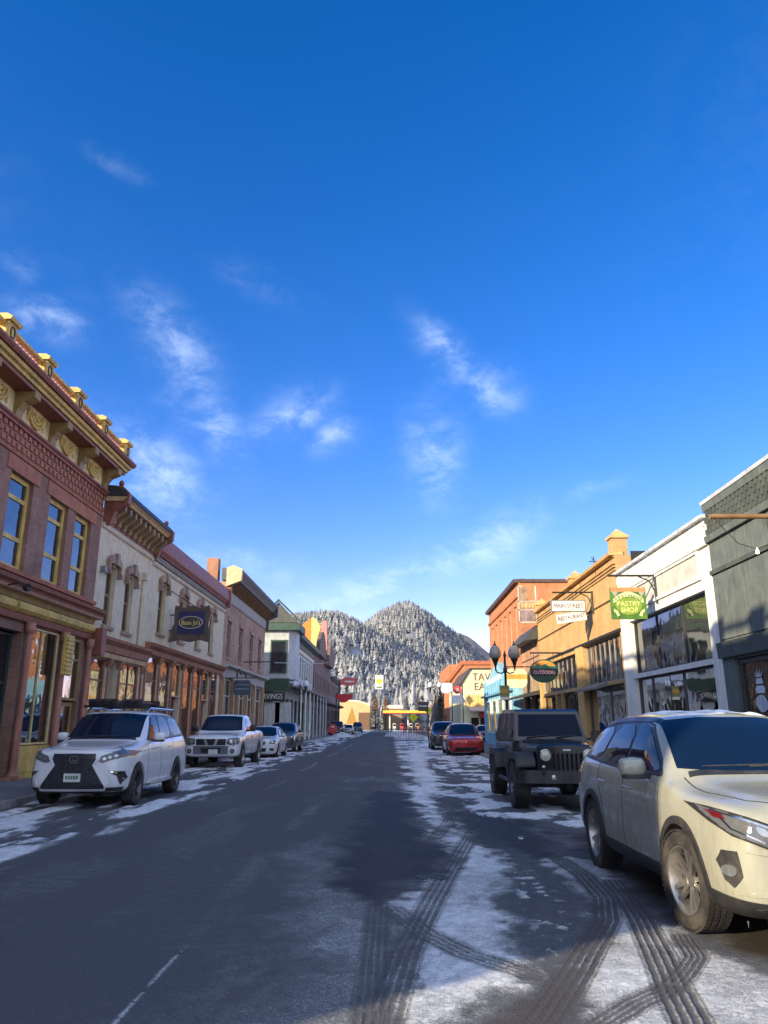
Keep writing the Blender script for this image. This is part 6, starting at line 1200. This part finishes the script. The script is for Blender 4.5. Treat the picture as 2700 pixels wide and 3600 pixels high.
# ---- near crossover ---------------------------------------------------------
pearl = carpaint('dirty_pearl_white', (.35, .355, .285), .18, 0., .45, (.17, .16, .11), 1.5)
c = suv('large dirty pearl white crossover parked nearest on the right', (3.22, 5.62, 0), pearl, level=3, style=5, steer=R(8), lugs=56, belt=1.06, hoodz=.99, cowl=(1.20, 1.12), name='parked_car', rim=rimm)
hw = .925
for s in (-1, 1):
    hl = c.patch('headlight', lampg, 'f', [(s*.36, .835), (s*.60, .868), (s*.835, .945), (s*.865, .955), (s*.855, .86), (s*.80, .79), (s*.62, .72), (s*.47, .70)][::s], .010, res=.035)
    c.strip('lamp_rim', seam_m, 'f', [(s*.36, .835), (s*.60, .868), (s*.835, .945), (s*.865, .955), (s*.855, .86), (s*.80, .79), (s*.62, .72), (s*.47, .70)], .014, .013, 1, closed=True)
    c.patch('side_marker', redlens, 'f', [(s*.815, .915), (s*.85, .932), (s*.842, .89), (s*.81, .885)][::s], .022, res=.02)
    c.strip('chrome_line', chrome, 'f', [(s*.38, .822), (s*.60, .852), (s*.84, .93)], .013, .016, 1); c.strip('chrome_line', chrome, 'f', [(s*.84, .93), (s*.80, .83), (s*.64, .755)], .010, .016, 1)
    for k in range(3): c.patch('lamp_lens', lens, 'f', [(s*(.50+k*.10), .765+k*.022), (s*(.575+k*.10), .785+k*.026), (s*(.585+k*.10), .835+k*.030), (s*(.515+k*.10), .815+k*.024)][::s], .016, res=.03, rnd_=1)
    fp = c.patch('fog_lamp_pocket', plast, 'f', [(s*.80, .69), (s*.855, .685), (s*.872, .61), (s*.85, .49), (s*.82, .45), (s*.785, .53)][::s], .010, res=.02)
    c.patch('fog_lamp', lens, 'f', ell(s*.832, .56, .026, .038, 16), .020, res=.02)
    c.strip('bumper_crease', pearl, 'f', [(s*.76, .70), (s*.60, .68), (s*.46, .60), (s*.44, .50)], .02, .012, 1); c.strip('bumper_crease', pearl, 'f', [(s*.80, .42), (s*.66, .42), (s*.46, .50)], .02, .012, 1)
c.patch('grille', grillm, 'f', [(-.40, .70), (-.44, .60), (-.36, .46), (.36, .46), (.44, .60), (.40, .70)], .012)
c.patch('upper_grille', grillm, 'f', [(-.40, .83), (-.36, .735), (.36, .735), (.40, .83)], .012); c.strip('emblem', chrome, 'f', ell(0, .785, .075, .045, 20), .012, .02, closed=True); c.strip('emblem', chrome, 'f', ell(0, .795, .03, .032, 14), .010, .02, closed=True)
for k in range(5): c.strip('grille_bar', plast, 'f', [(-.40, .49+k*.045), (.40, .49+k*.045)], .012, .022)
c.patch('lower_bumper', plast, 'f', [(-.86, .36), (-.70, .33), (-.5, .38), (.5, .38), (.70, .33), (.86, .36), (.80, .24), (-.80, .24)], .014, res=.05)
for s in (-1, 1): c.patch('lower_bumper', plast, 's', [(.06, .26), (.04, .37), (.50, .40), (.52, .26)], .012, s, res=.05)
c.patch('skid_plate', pm('silver_trim', (.4, .4, .39), .4, .5), 'f', [(-.40, .33), (.40, .33), (.30, .25), (-.30, .25)], .022)
c.patch('number_plate', platem, 'f', [(-.16, .38), (.16, .38), (.16, .53), (-.16, .53)], .03, deep=.0)
c.mirror(1.70, 1.16, .985, (.125, .07, .095))
for s in (-1, 1): c.strip('roof_channel', grillm, 't', [(s*.595, 1.97), (s*.60, 2.3), (s*.595, 3.2), (s*.575, 4.1)], .05, .006)
# snow left on the roof
def roof_snow(c, x0, x1, y0, y1, h, seed):
    xs = np.linspace(x0, x1, 50); ys = np.linspace(y0, y1, 60); b = MB(); P_ = []
    for j, y in enumerate(ys):
        for i, x in enumerate(xs):
            p, n_ = c.hit('t', (x, y)); e = min(1, min(i, 49-i)/4, min(j, 59-j)/4); k = fbm(np.array([x*5]), np.array([y*4]), 3, seed)[0]
            P_.append((x, y, p.z-.006+h*e*max(0, (k-.42))*3.0))
    b.add(P_, [(j*50+i, j*50+i+1, (j+1)*50+i+1, (j+1)*50+i) for j in range(59) for i in range(49)]); b.build('roof_snow', pm('car_snow', (.74, .77, .80), .75, bump=.5), c.root, smooth=60)
roof_snow(c, -.50, .50, 2.05, 3.9, .022, 4)
for k in range(9):
    x = -.75+k*.14; b = MB(); b.tube([(x, .16+.05*abs(x), .235), (x, .16+.05*abs(x), .235-.03-.05*rnd.random())], [.007, .001], 5); b.build('icicle', lampg, c.root)
b = MB(); b.tube([(-.55, 1.95, 1.28), (-.2, 1.9, 1.3)], .001); 

# ---- black off-roader -------------------------------------------------------
def offroader(loc, label):
    blk = carpaint('dusty_black', (.006, .008, .012), .18, 0., .16, (.07, .065, .055), .8)
    root = empty('off_roader', loc, label, 'car', 'vehicles parked along both kerbs'); W = 1.55
    def P(name, mat, fn, parent=None, **k): b = MB(); fn(b); return b.build(name, mat, parent or root, **k)
    def tub(b):
        b.hull8([(x, y, z) for x in (-.74, .74) for y, w in ((1.35, 1), (4.15, 1)) for z in (.52, 1.22)])
    P('body', blk, lambda b: (b.box(-.76, .76, 1.42, 4.25, .55, 1.20), b.box(-.60, .60, .35, 1.45, .60, .98)), bevel=.03)
    def hood(b):
        b.add([(x, y, z) for y, w, z0, z1 in ((.12, .52, 1.02, 1.13), (.2, .55, 1.02, 1.17), (.8, .62, 1.02, 1.215), (1.42, .70, 1.02, 1.245)) for x, z in ((-w, z0), (-w, z1-.05), (-w*.86, z1), (0, z1+.025), (w*.86, z1), (w, z1-.05), (w, z0))],
              [(i*7+j, i*7+(j+1) % 7, (i+1)*7+(j+1) % 7, (i+1)*7+j) for i in range(3) for j in range(7)]+[tuple(range(7)), tuple(range(21, 28))])
    P('bonnet', blk, hood, bevel=.012)
    def grille(b):
        z0, z1 = .62, 1.13; xs = [-.56]+[v for i in range(7) for v in (-.255+i*.085-.027, -.255+i*.085+.027)]+[.56]
        for a, c_ in zip(xs[::2], xs[1::2]): b.box(a, c_, .06, .14, z0, z1)
        b.box(-.3, .3, .063, .138, z0, z0+.09); b.box(-.3, .3, .063, .138, z1-.10, z1)
    g = P('grille', blk, grille, bevel=.006); P('grille_back', grillm, lambda b: b.box(-.5, .5, .15, .17, .63, 1.1), g)
    for s in (-1, 1):
        h = P('headlight', chrome, lambda b: b.lathe([(.105, 0), (.112, -.02), (.10, -.03), (.095, -.01)], (s*.40, .06, .985), axis='Y', n=24), smooth=50)
        P('lamp_lens', pm('warm_lens', (.62, .60, .48), .25, .2, bump=0), lambda b: b.lathe([(.001, -.045), (.05, -.04), (.085, -.025), (.098, -.008)], (s*.40, .06, .985), axis='Y', n=24), h, smooth=60)
        P('turn_lamp', amber if 0 else lens, lambda b: b.lathe([(.001, -.02), (.035, -.015), (.042, 0)], (s*.44, .06, .77), axis='Y', n=14), smooth=60)
        # flat flared fender over the front wheel and the rear one
        def fender(b, y0=.18, y1=1.35, ztop=1.03, rad=.56, yc=.78):
            pr = [(y0-.05, .80), (y0-.02, .92), (y0+.14, ztop), (y1-.25, ztop), (y1-.02, .92), (y1+.1, .62)]; pr2 = [(y, z-.045) for y, z in reversed(pr)]
            o_ = [(y, z) for y, z in pr]+[(y+(0.04 if y < yc else -.04), z) for y, z in pr2]
            b.prism([(s*.58, y, z) for y, z in o_], [(s*.93, y, z-.02) for y, z in o_])
            b.prism([(s*.90, y, z-.02) for y, z in pr]+[(s*.90, y+(.04 if y < yc else -.04), z-.13) for y, z in reversed(pr)], [(s*.935, y, z-.02) for y, z in pr]+[(s*.935, y+(.04 if y < yc else -.04), z-.12) for y, z in reversed(pr)])
        P('front_fender', plast, fender, bevel=.012)
        P('rear_fender', plast, lambda b: b.prism([(s*.72, 3.25+y, z) for y, z in ((-.1, .62), (.05, .95), (.2, 1.03), (.82, 1.03), (.97, .95), (1.08, .65), (1.02, .65), (.9, .9), (.12, .9), (-.02, .62))], [(s*.93, 3.25+y, z-.02) for y, z in ((-.1, .62), (.05, .95), (.2, 1.03), (.82, 1.03), (.97, .95), (1.08, .65), (1.02, .65), (.9, .9), (.12, .9), (-.02, .62))]), bevel=.01)
        d_ = P('door', blk, lambda b: b.box(*sorted((s*.765, s*.785)), 1.5, 2.42, .62, 1.19), bevel=.006); P('door', blk, lambda b: b.box(*sorted((s*.765, s*.785)), 2.45, 3.22, .62, 1.19), bevel=.006)
        P('door_handle', plast, lambda b: b.box(*sorted((s*.785, s*.81)), 2.22, 2.36, 1.06, 1.10), d_, bevel=.006)
        P('door_hinge', plast, lambda b: (b.box(*sorted((s*.78, s*.80)), 1.46, 1.56, .75, .80), b.box(*sorted((s*.78, s*.80)), 1.46, 1.56, 1.02, 1.07)))
        P('side_step', plast, lambda b: b.tube([(s*.80, 1.45, .48), (s*.86, 1.6, .44), (s*.86, 3.0, .44), (s*.80, 3.15, .48)], .04, 8))
        m_ = P('wing_mirror', plast, lambda b: b.box(*sorted((s*.87, s*1.10)), 1.58, 1.68, 1.20, 1.42), bevel=.03); P('mirror_arm', plast, lambda b: b.box(*sorted((s*.76, s*.90)), 1.60, 1.66, 1.22, 1.28), m_)
    # cab: windscreen frame, hardtop with sloping sides
    def frust(b, y0, y1, zb, zt, wb, wt, s0=0., s1=0.):
        b.hull8([(x*w, y+dy, z) for x in (-1, 1) for y, sl in ((y0, s0), (y1, s1)) for z, w, dy in ((zb, wb, 0), (zt, wt, sl))])
    P('windscreen_frame', blk, lambda b: (b.hull8([(x, y, z) for x0, x1 in ((-.735, -.64),) for x, xt in ((x0, -.665), (x1, -.585)) for y, z in ((1.46, 1.22), (1.52, 1.22))]) if 0 else None,
        b.add([(-.74, 1.44, 1.22), (.74, 1.44, 1.22), (.66, 1.78, 1.80), (-.66, 1.78, 1.80), (-.665, 1.475, 1.30), (.665, 1.475, 1.30), (.60, 1.74, 1.745), (-.60, 1.74, 1.745), (-.74, 1.52, 1.22), (.74, 1.52, 1.22), (.66, 1.86, 1.80), (-.66, 1.86, 1.80)], [(0, 1, 5, 4), (1, 2, 6, 5), (2, 3, 7, 6), (3, 0, 4, 7), (0, 8, 9, 1), (1, 9, 10, 2), (2, 10, 11, 3), (3, 11, 8, 0)])), bevel=0)
    P('windscreen', glass('navy_screen', (.002, .008, .028), .02, 1.22, 0), lambda b: b.quad((-.67, 1.478, 1.295), (.67, 1.478, 1.295), (.605, 1.745, 1.75), (-.605, 1.745, 1.75)))
    P('hardtop', blk, lambda b: b.add([(sx*w, y, z) for y, w, z in ((1.78, .655, 1.80), (1.9, .65, 1.85), (3.9, .63, 1.87), (4.18, .62, 1.78)) for sx in (-1, 1)]+[(sx*w, y, z) for y, w, z in ((1.78, .67, 1.76), (1.9, .67, 1.76), (3.9, .65, 1.78), (4.2, .64, 1.72)) for sx in (-1, 1)],
        [(0, 1, 3, 2), (2, 3, 5, 4), (4, 5, 7, 6), (0, 2, 10, 8), (2, 4, 12, 10), (4, 6, 14, 12), (1, 9, 11, 3), (3, 11, 13, 5), (5, 13, 15, 7), (0, 8, 9, 1), (6, 7, 15, 14), (8, 10, 11, 9), (10, 12, 13, 11), (12, 14, 15, 13)]), bevel=.015)
    for s in (-1, 1):
        [P('side_pillar', blk, lambda b: b.hull8([(s*x, y+dy, z) for x0 in (0, .03) for y in (ya, yb) for z, x, dy in ((1.19, .755-x0, 0), (1.78, .66-x0, sl))])) for ya, yb, sl in ((1.52, 1.60, .26), (2.40, 2.50, 0), (3.18, 3.28, 0), (4.12, 4.25, -.03))]
        P('window', cglass, lambda b: b.quad((s*.745, 1.55, 1.20), (s*.745, 4.15, 1.20), (s*.65, 4.13, 1.77), (s*.65, 1.82, 1.77)))
    P('rear_window', cglass, lambda b: b.quad((-.7, 4.26, 1.2), (.7, 4.26, 1.2), (.62, 4.2, 1.74), (-.62, 4.2, 1.74)))
    P('bumper', plast, lambda b: (b.add([(x, y, z) for x, y in ((-.92, .12), (-.80, -.05), (-.40, -.12), (.40, -.12), (.80, -.05), (.92, .12), (.7, .2), (-.7, .2)) for z in (.50, .72)], [(i*2, (i*2+2) % 16, (i*2+3) % 16, i*2+1) for i in range(8)]+[tuple(range(0, 16, 2)), tuple(range(1, 16, 2))])), bevel=.02)
    for s in (-1, 1): P('fog_lamp', lens, lambda b: b.lathe([(.001, -.03), (.04, -.025), (.055, 0)], (s*.30, -.11, .60), axis='Y', n=16), smooth=60); P('tow_hook', blackm, lambda b: b.tube([(s*.48, -.1, .66), (s*.48, -.18, .70), (s*.48, -.18, .76), (s*.48, -.08, .76)], .018))
    P('number_plate', platem, lambda b: b.box(.32, .62, -.155, -.145, .50, .66)); P('emblem', platem, lambda b: b.box(-.07, .07, .05, .06, 1.065, 1.095))
    P('wiper', plast, lambda b: (b.tube([(-.5, 1.44, 1.28), (-.05, 1.46, 1.33)], .01, 5), b.tube([(.1, 1.44, 1.28), (.5, 1.46, 1.33)], .01, 5)))
    P('axle', blackm, lambda b: (b.tube([(-.75, .78, .42), (.75, .78, .42)], .055), b.lathe([(.001, -.15), (.13, -.08), (.15, 0), (.13, .08), (.001, .15)], (.15, .78, .42), axis='X', n=14), b.box(-.5, .5, .3, 4.0, .5, .6), b.tube([(-.75, 3.75, .42), (.75, 3.75, .42)], .055)))
    class W_(Car):
        def __init__(s): s.root = root
    W_().wheels((.78, 3.75), .43, .30, 1.58, 5, rimd, .54, 0, 44)
    return root
offroader((3.28, 14.75, 0), 'black boxy off-road vehicle with round headlights and slotted grille')

# ---- white luxury four by four with spindle grille ----------------------------
wpaint = carpaint('white_paint', (.72, .74, .78), .2, 0., .30, (.34, .30, .22), .8)
c = suv('white four by four with large black spindle grille and ski rack', (-6.0, 14.95, 0), wpaint, L=4.88, H=1.86, W=1.88, wb_=2.79, fo=.98, r=.385, hoodz=1.08, cowl=(1.38, 1.22), wtop=(1.98, .07), rear_=(4.4, 4.68), gc=.27, box=.07, belt=1.17, rim=rimd, style=7, cladding=False, lugs=0)
hw = .94
sp = [(-.41, 1.015), (-.43, .90), (-.37, .80), (-.62, .42), (-.60, .36), (.60, .36), (.62, .42), (.37, .80), (.43, .90), (.41, 1.015)]
gm, nt, b_ = newmat('mesh_grille'); t = NT(nt); oc = t.n('ShaderNodeTexCoord').outputs['Object']; vo = t.n('ShaderNodeTexVoronoi'); vo.inputs['Scale'].default_value = 26; t.l(t.scl(oc, (.6, 1, 1)), vo.inputs['Vector']); t.l(t.mix(t.rng(vo.outputs['Distance'], .2, .42), (.003, .003, .004, 1), (.03, .033, .042, 1)), b_.inputs['Base Color']); b_.inputs['Roughness'].default_value = .3
g = c.patch('grille', gm, 'f', sp, .010); c.strip('grille_frame', wpaint, 'f', sp, .03, .022, closed=True)
c.strip('emblem', chrome, 'f', ell(0, .90, .085, .062, 24), .012, .024, closed=True); c.strip('emblem', chrome, 'f', [(-.02, .935), (-.035, .875), (.045, .885)], .014, .024)
c.patch('number_plate', platem, 'f', [(-.155, .50), (.155, .50), (.155, .65), (-.155, .65)], .035, deep=0)
for k in range(5): c.patch('plate_mark', pm('plate_green', (.08, .18, .1), .5), 'f', [(-.12+k*.05, .55), (-.085+k*.05, .55), (-.085+k*.05, .61), (-.12+k*.05, .61)], .038, deep=0, res=.05)
for s in (-1, 1):
    c.patch('headlight', lampg, 'f', [(s*.46, .86), (s*.50, .96), (s*.74, 1.03), (s*.91, 1.06), (s*.90, .95), (s*.72, .90), (s*.55, .84)][::s], .012, res=.05); c.patch('headlight', lampg, 's', [(.14, .93), (.12, 1.03), (.55, 1.12), (.52, 1.06), (.30, .97)], .01, s, res=.05)
    for k in range(3): c.patch('lamp_lens', lens, 'f', ell(s*(.57+k*.09), .915+k*.022, .032, .026, 10), .018, res=.03)
    c.patch('fog_lamp_pocket', plast, 'f', [(s*.66, .70), (s*.88, .68), (s*.90, .56), (s*.84, .44), (s*.80, .60), (s*.70, .66)][::s], .008, res=.04); c.patch('fog_lamp', chrome, 'f', [(s*.68, .695), (s*.86, .675), (s*.82, .63), (s*.70, .665)][::s], .014, res=.04)
    c.strip('bumper_crease', wpaint, 'f', [(s*.64, .40), (s*.72, .52), (s*.66, .64)], .02, .012)
    b = MB(); b.prism([(s*.82, y, z) for y, z in ((1.6, .36), (3.2, .36), (3.2, .43), (1.6, .43))], [(s*1.0, y, z) for y, z in ((1.65, .36), (3.15, .36), (3.15, .41), (1.65, .41))]); b.build('side_step', pm('silver_step', (.55, .55, .55), .4, .4), c.root, bevel=.01)
    b = MB(); b.tube([(s*.66, 2.1, 1.80), (s*.665, 2.25, 1.885), (s*.65, 4.1, 1.875), (s*.64, 4.25, 1.80)], .022, 8); b.build('roof_rail', chrome, c.root)
c.patch('lower_bumper', plast, 'f', [(-.86, .40), (.86, .40), (.78, .26), (-.78, .26)], .016)
c.mirror(1.86, 1.28, 1.02, (.13, .07, .10))
t_ = empty('ski_rack', (-6.12, 17.6, 1.9), 'dark ski carrier with skis on the roof of the white four by four', 'roof rack')
o = (-6.12, 17.6, 1.9)
for y in (17.3, 18.6): b = MB(o); b.tube([(-6.85, y, 1.93), (-5.4, y, 1.93)], .028); b.build('cross_bar', blackm, t_)
for i, x in enumerate((-6.6, -6.42, -6.24, -5.85, -5.68)): b = MB(o); b.hull8([(xx, y, z) for xx in (x-.045, x+.045) for y, dz in ((16.95, .05), (19.0, 0)) for z in (1.985+dz, 2.01+dz)]); b.build('ski', pm('ski_%d' % (i % 3), [(.03, .03, .12), (.10, .03, .04), (.04, .04, .05)][i % 3], .35), t_)
for y in (17.3, 18.6): b = MB(o); b.box(-6.75, -6.1, y-.05, y+.05, 1.95, 2.09); b.box(-6.0, -5.55, y-.05, y+.05, 1.95, 2.08); b.build('clamp', blackm, t_, bevel=.015)

# ---- white pickup -----------------------------------------------------------
def pickup(loc, label, paint, L=5.7, H=1.93, W=2.0, group='vehicles parked along both kerbs'):
    hw = W/2; bl = 1.20
    ST = [(0, .50, hw*.72, hw*.80, .72, hw*.76, .98, hw*.5, 1.03, 1.05), (.08, .42, hw*.86, hw*.92, .72, hw*.88, 1.05, hw*.6, 1.11, 1.13), (.35, .40, hw*.94, hw*.985, .72, hw*.94, 1.12, hw*.66, 1.16, 1.19), (1.0, .40, hw*.95, hw, .75, hw*.95, 1.15, hw*.7, 1.20, 1.225), (1.42, .40, hw*.95, hw, .75, hw*.95, 1.18, hw*.78, 1.235, 1.26), (1.52, .40, hw*.95, hw, .75, hw*.95, 1.20, hw*.82, 1.27, 1.29),
          (2.10, .40, hw*.95, hw, .75, hw*.94, bl, hw*.70, H-.10, H-.06), (2.35, .40, hw*.95, hw, .75, hw*.94, bl, hw*.70, H-.06, H-.015), (3.1, .40, hw*.95, hw, .75, hw*.94, bl+.01, hw*.70, H-.05, H), (3.58, .40, hw*.95, hw, .75, hw*.94, bl+.01, hw*.69, H-.07, H-.02), (3.70, .40, hw*.95, hw, .75, hw*.94, bl+.02, hw*.72, 1.5, 1.52), (3.78, .40, hw*.95, hw, .75, hw*.95, bl+.05, hw*.85, 1.30, 1.30), (4.6, .42, hw*.95, hw, .75, hw*.95, bl+.06, hw*.85, 1.31, 1.31), (L-.06, .45, hw*.93, hw*.98, .78, hw*.93, bl+.05, hw*.8, 1.30, 1.30), (L, .5, hw*.88, hw*.93, .78, hw*.88, bl, hw*.75, 1.25, 1.25)]
    r = .42; A = [(.95, .49, r+.04), (4.35, .49, r+.04)]; c = Car('pickup_truck', label, group, loc, paint, ST, A, W, 2, cat='pickup truck')
    c.patch('windscreen', cglass, 'f', [(-.80, 1.32), (-.4, 1.30), (.4, 1.30), (.80, 1.32), (.68, H-.12), (.3, H-.09), (-.3, H-.09), (-.68, H-.12)], .009, res=.05)
    for s in (-1, 1):
        c.patch('window', cglass, 's', [(1.84, 1.27), (1.93, 1.34), (2.22, H-.2), (2.5, H-.16), (2.80, H-.16), (2.86, 1.27)], .004, s, rnd_=1); c.patch('window', cglass, 's', [(2.96, 1.27), (2.92, H-.16), (3.40, H-.18), (3.50, 1.30)], .004, s, rnd_=1)
        c.strip('seam', seam_m, 's', [(2.90, 1.25), (2.90, .5), (1.6, .48), (1.56, 1.15)], .01, .003, s); c.strip('seam', seam_m, 's', [(3.55, 1.25), (3.5, .55), (2.92, .48)], .01, .003, s); c.strip('seam', seam_m, 's', [(3.74, 1.3), (3.74, .45)], .02, .003, s)
        c.strip('body_moulding', paint, 's', [(1.6, .70), (3.5, .70)], .05, .012, s)
        b = MB(); p, n_ = c.hit('s', (2.72, 1.08), s); b.tube([p+Vector((0, -.09, 0)), p+Vector((s*.03, 0, 0)), p+Vector((0, .09, 0))], .015); b.build('door_handle', plast, c.root)
        c.patch('headlight', lampg, 'f', [(s*.56, .86), (s*.58, 1.04), (s*.90, 1.07), (s*.91, .88), (s*.80, .80)][::s], .012, res=.06); c.patch('headlight', lampg, 's', [(.10, .84), (.10, 1.05), (.42, 1.07), (.38, .92)], .01, s, res=.06); c.patch('lamp_lens', lens, 'f', ell(s*.70, .95, .06, .06, 12), .02, res=.04)
        c.patch('fog_lamp_pocket', plast, 'f', ell(s*.76, .62, .085, .085, 14), .012, res=.04); c.patch('fog_lamp', lens, 'f', ell(s*.76, .62, .05, .05, 12), .02, res=.04)
        c.patch('tail_lamp', redlens, 's', [(L-.25, .9), (L-.25, 1.2), (L-.08, 1.2), (L-.08, .9)], .008, s)
    c.patch('grille', grillm, 'f', [(-.54, 1.03), (-.52, .82), (.52, .82), (.54, 1.03)], .008); 
    for s in (-1, 1): c.patch('grille_bar', pm('satin_bar', (.35, .36, .38), .35, .6), 'f', [(s*.17, 1.03), (s*.26, 1.03), (s*.19, .82), (s*.10, .82)][::s], .02, res=.05)
    c.patch('bumper', pm('grey_blue_bumper', (.13, .15, .18), .4, .3, dirt=(.2, .17, .13, .4)), 'f', [(-.62, .80), (.62, .80), (.62, .52), (-.62, .52)], .014); c.patch('bumper_opening', grillm, 'f', [(-.36, .74), (.36, .74), (.33, .56), (-.33, .56)], .022)
    c.patch('number_plate', platem, 'f', [(-.06, .52), (.26, .52), (.26, .68), (-.06, .68)], .05, deep=0)
    c.patch('bed_cover', pm('black_vinyl', (.02, .02, .025), .6), 't', [(-.78, 3.86), (.78, 3.86), (.78, L-.14), (-.78, L-.14)], .012)
    b = MB(); b.box(-.7, .7, .5, 5.2, .42, .62); b.tube([(-.8, .95, r), (.8, .95, r)], .06); b.tube([(-.8, 4.35, r), (.8, 4.35, r)], .06); b.build('chassis', blackm, c.root)
    c.wheels((.95, 4.35), r, .27, W-.27, 5, rimm, .58, 0, 0); c.mirror(2.02, 1.40, 1.10, (.12, .07, .13), cap=plast)
    return c
pickup((-6.42, 28.0, 0), 'white full size pickup truck with dark grille and grey bumper', wpaint)

# ---- the others -------------------------------------------------------------
silverw = carpaint('silver_white_paint', (.55, .57, .58), .25, .3, .4); dkblue = carpaint('dark_grey_blue_paint', (.05, .065, .10), .2, .4, .35, (.18, .15, .12)); redp = carpaint('deep_red_paint', (.42, .008, .018), .12, .2, .12); blackp = carpaint('black_paint', (.014, .017, .024), .2, 0, .2)
def face(c, hw, z=.85, gr=True, lower=.5, lampw=.3, lm=None):
    for s in (-1, 1): c.patch('headlight', lm or lampg, 'f', [(s*(hw-lampw-.05), z-.07), (s*(hw-lampw), z+.05), (s*(hw-.05), z+.09), (s*(hw-.03), z-.02), (s*(hw-.12), z-.08)][::s], .01, res=.06); c.patch('lamp_lens', lens, 'f', ell(s*(hw-.2), z, .05, .035, 10), .018, res=.04); c.patch('fog_lamp_pocket', plast, 'f', [(s*.58, lower-.05), (s*.60, lower+.06), (s*.78, lower+.05), (s*.76, lower-.07)][::s], .01, res=.05)
    if gr: c.patch('grille', grillm, 'f', [(-.42, z+.03), (-.36, z-.12), (.36, z-.12), (.42, z+.03)], .01); c.strip('chrome_line', chrome, 'f', [(-.42, z-.01), (-.1, z-.05), (.1, z-.05), (.42, z-.01)], .02, .018)
    c.patch('lower_intake', grillm, 'f', [(-.45, lower+.06), (-.40, lower-.10), (.40, lower-.10), (.45, lower+.06)], .01); c.patch('number_plate', platem, 'f', [(-.15, lower), (.15, lower), (.15, lower+.13), (-.15, lower+.13)], .03, deep=0); c.patch('emblem', chrome, 'f', ell(0, z-.04, .05, .04, 10), .02, res=.04)
LOW = dict(H=1.48, W=1.80, L=4.55, hoodz=.86, cowl=(1.20, .96), wtop=(1.95, .05), belt=.93, r=.325, gc=.18, rear_=(3.7, 4.2))
c = suv('white hatchback almost hidden behind the white pickup', (-6.20, 36.3, 0), wpaint, detail=1, cladding=False, **LOW); face(c, .9, .74, True, .42); c.mirror(1.66, 1.03, .96, (.1, .06, .08))
c = suv('dark grey blue crossover last of the near left row', (-6.26, 43.6, 0), dkblue, H=1.66, L=4.6, W=1.84, hoodz=.98, detail=1, cladding=True, box=.03); face(c, .92, .86, True, .5); c.mirror(1.68, 1.16, .99, (.12, .06, .09))
c = suv('glossy red electric crossover with smooth closed nose', (3.78, 39.6, 0), redp, H=1.60, W=1.92, L=4.75, wb_=2.89, fo=.90, hoodz=.84, cowl=(1.05, .97), wtop=(2.0, .04), rear_=(3.7, 4.45), belt=.98, r=.36, gc=.17, cladding=False, rim=rimd); hw = .96
for s in (-1, 1): c.patch('headlight', lampg, 'f', [(s*.62, .70), (s*.66, .765), (s*.88, .80), (s*.86, .73)][::s], .01, res=.05); c.strip('nose_crease', redp, 'f', [(s*.05, .58), (s*.55, .60), (s*.78, .66)], .02, .012); c.patch('fog_lamp_pocket', plast, 'f', [(s*.70, .42), (s*.72, .50), (s*.86, .49), (s*.82, .38)][::s], .01, res=.05)
c.patch('lower_intake', grillm, 'f', [(-.58, .42), (-.50, .27), (.50, .27), (.58, .42)], .012); c.patch('emblem', chrome, 'f', [(-.03, .70), (.03, .70), (0, .64)], .012, res=.04); c.mirror(1.55, 1.06, 1.02, (.11, .06, .07))
c = suv('black crossover parked behind the red electric one', (3.42, 48.4, 0), blackp, H=1.72, W=1.9, L=4.8, hoodz=1.0, belt=1.08, detail=0, box=.03); face(c, .93, .88, True, .52); c.mirror(1.68, 1.2, 1.02, (.12, .06, .09))
c = suv('light grey estate car standing in the side street past the blue front', (7.75, 63.0, 0), silverw, detail=0, cladding=False, **LOW); face(c, .9, .74, True, .42); c.mirror(1.66, 1.03, .96, (.1, .06, .08))
dkred = carpaint('dark_maroon_paint', (.07, .012, .014), .25, .2, .2)
pickup((-7.35, 104, 0), 'dark maroon pickup in the far left row', dkred, group='vehicles parked along both kerbs')
c = suv('grey far-off estate behind the maroon pickup', (-6.6, 118, 0), silverw, detail=0, cladding=False, **LOW); face(c, .9, .74, True, .42)
c = suv('dark teal van-like car last of the far left row', (-6.1, 140, 0), carpaint('dark_teal_paint', (.03, .06, .07), .3, .2, .2), H=1.9, detail=0, cladding=False, hoodz=1.05, belt=1.15, box=.05); face(c, .92, .9, True, .5)
# a tree and mounds over the junction kerbs would hide nothing: end of the list
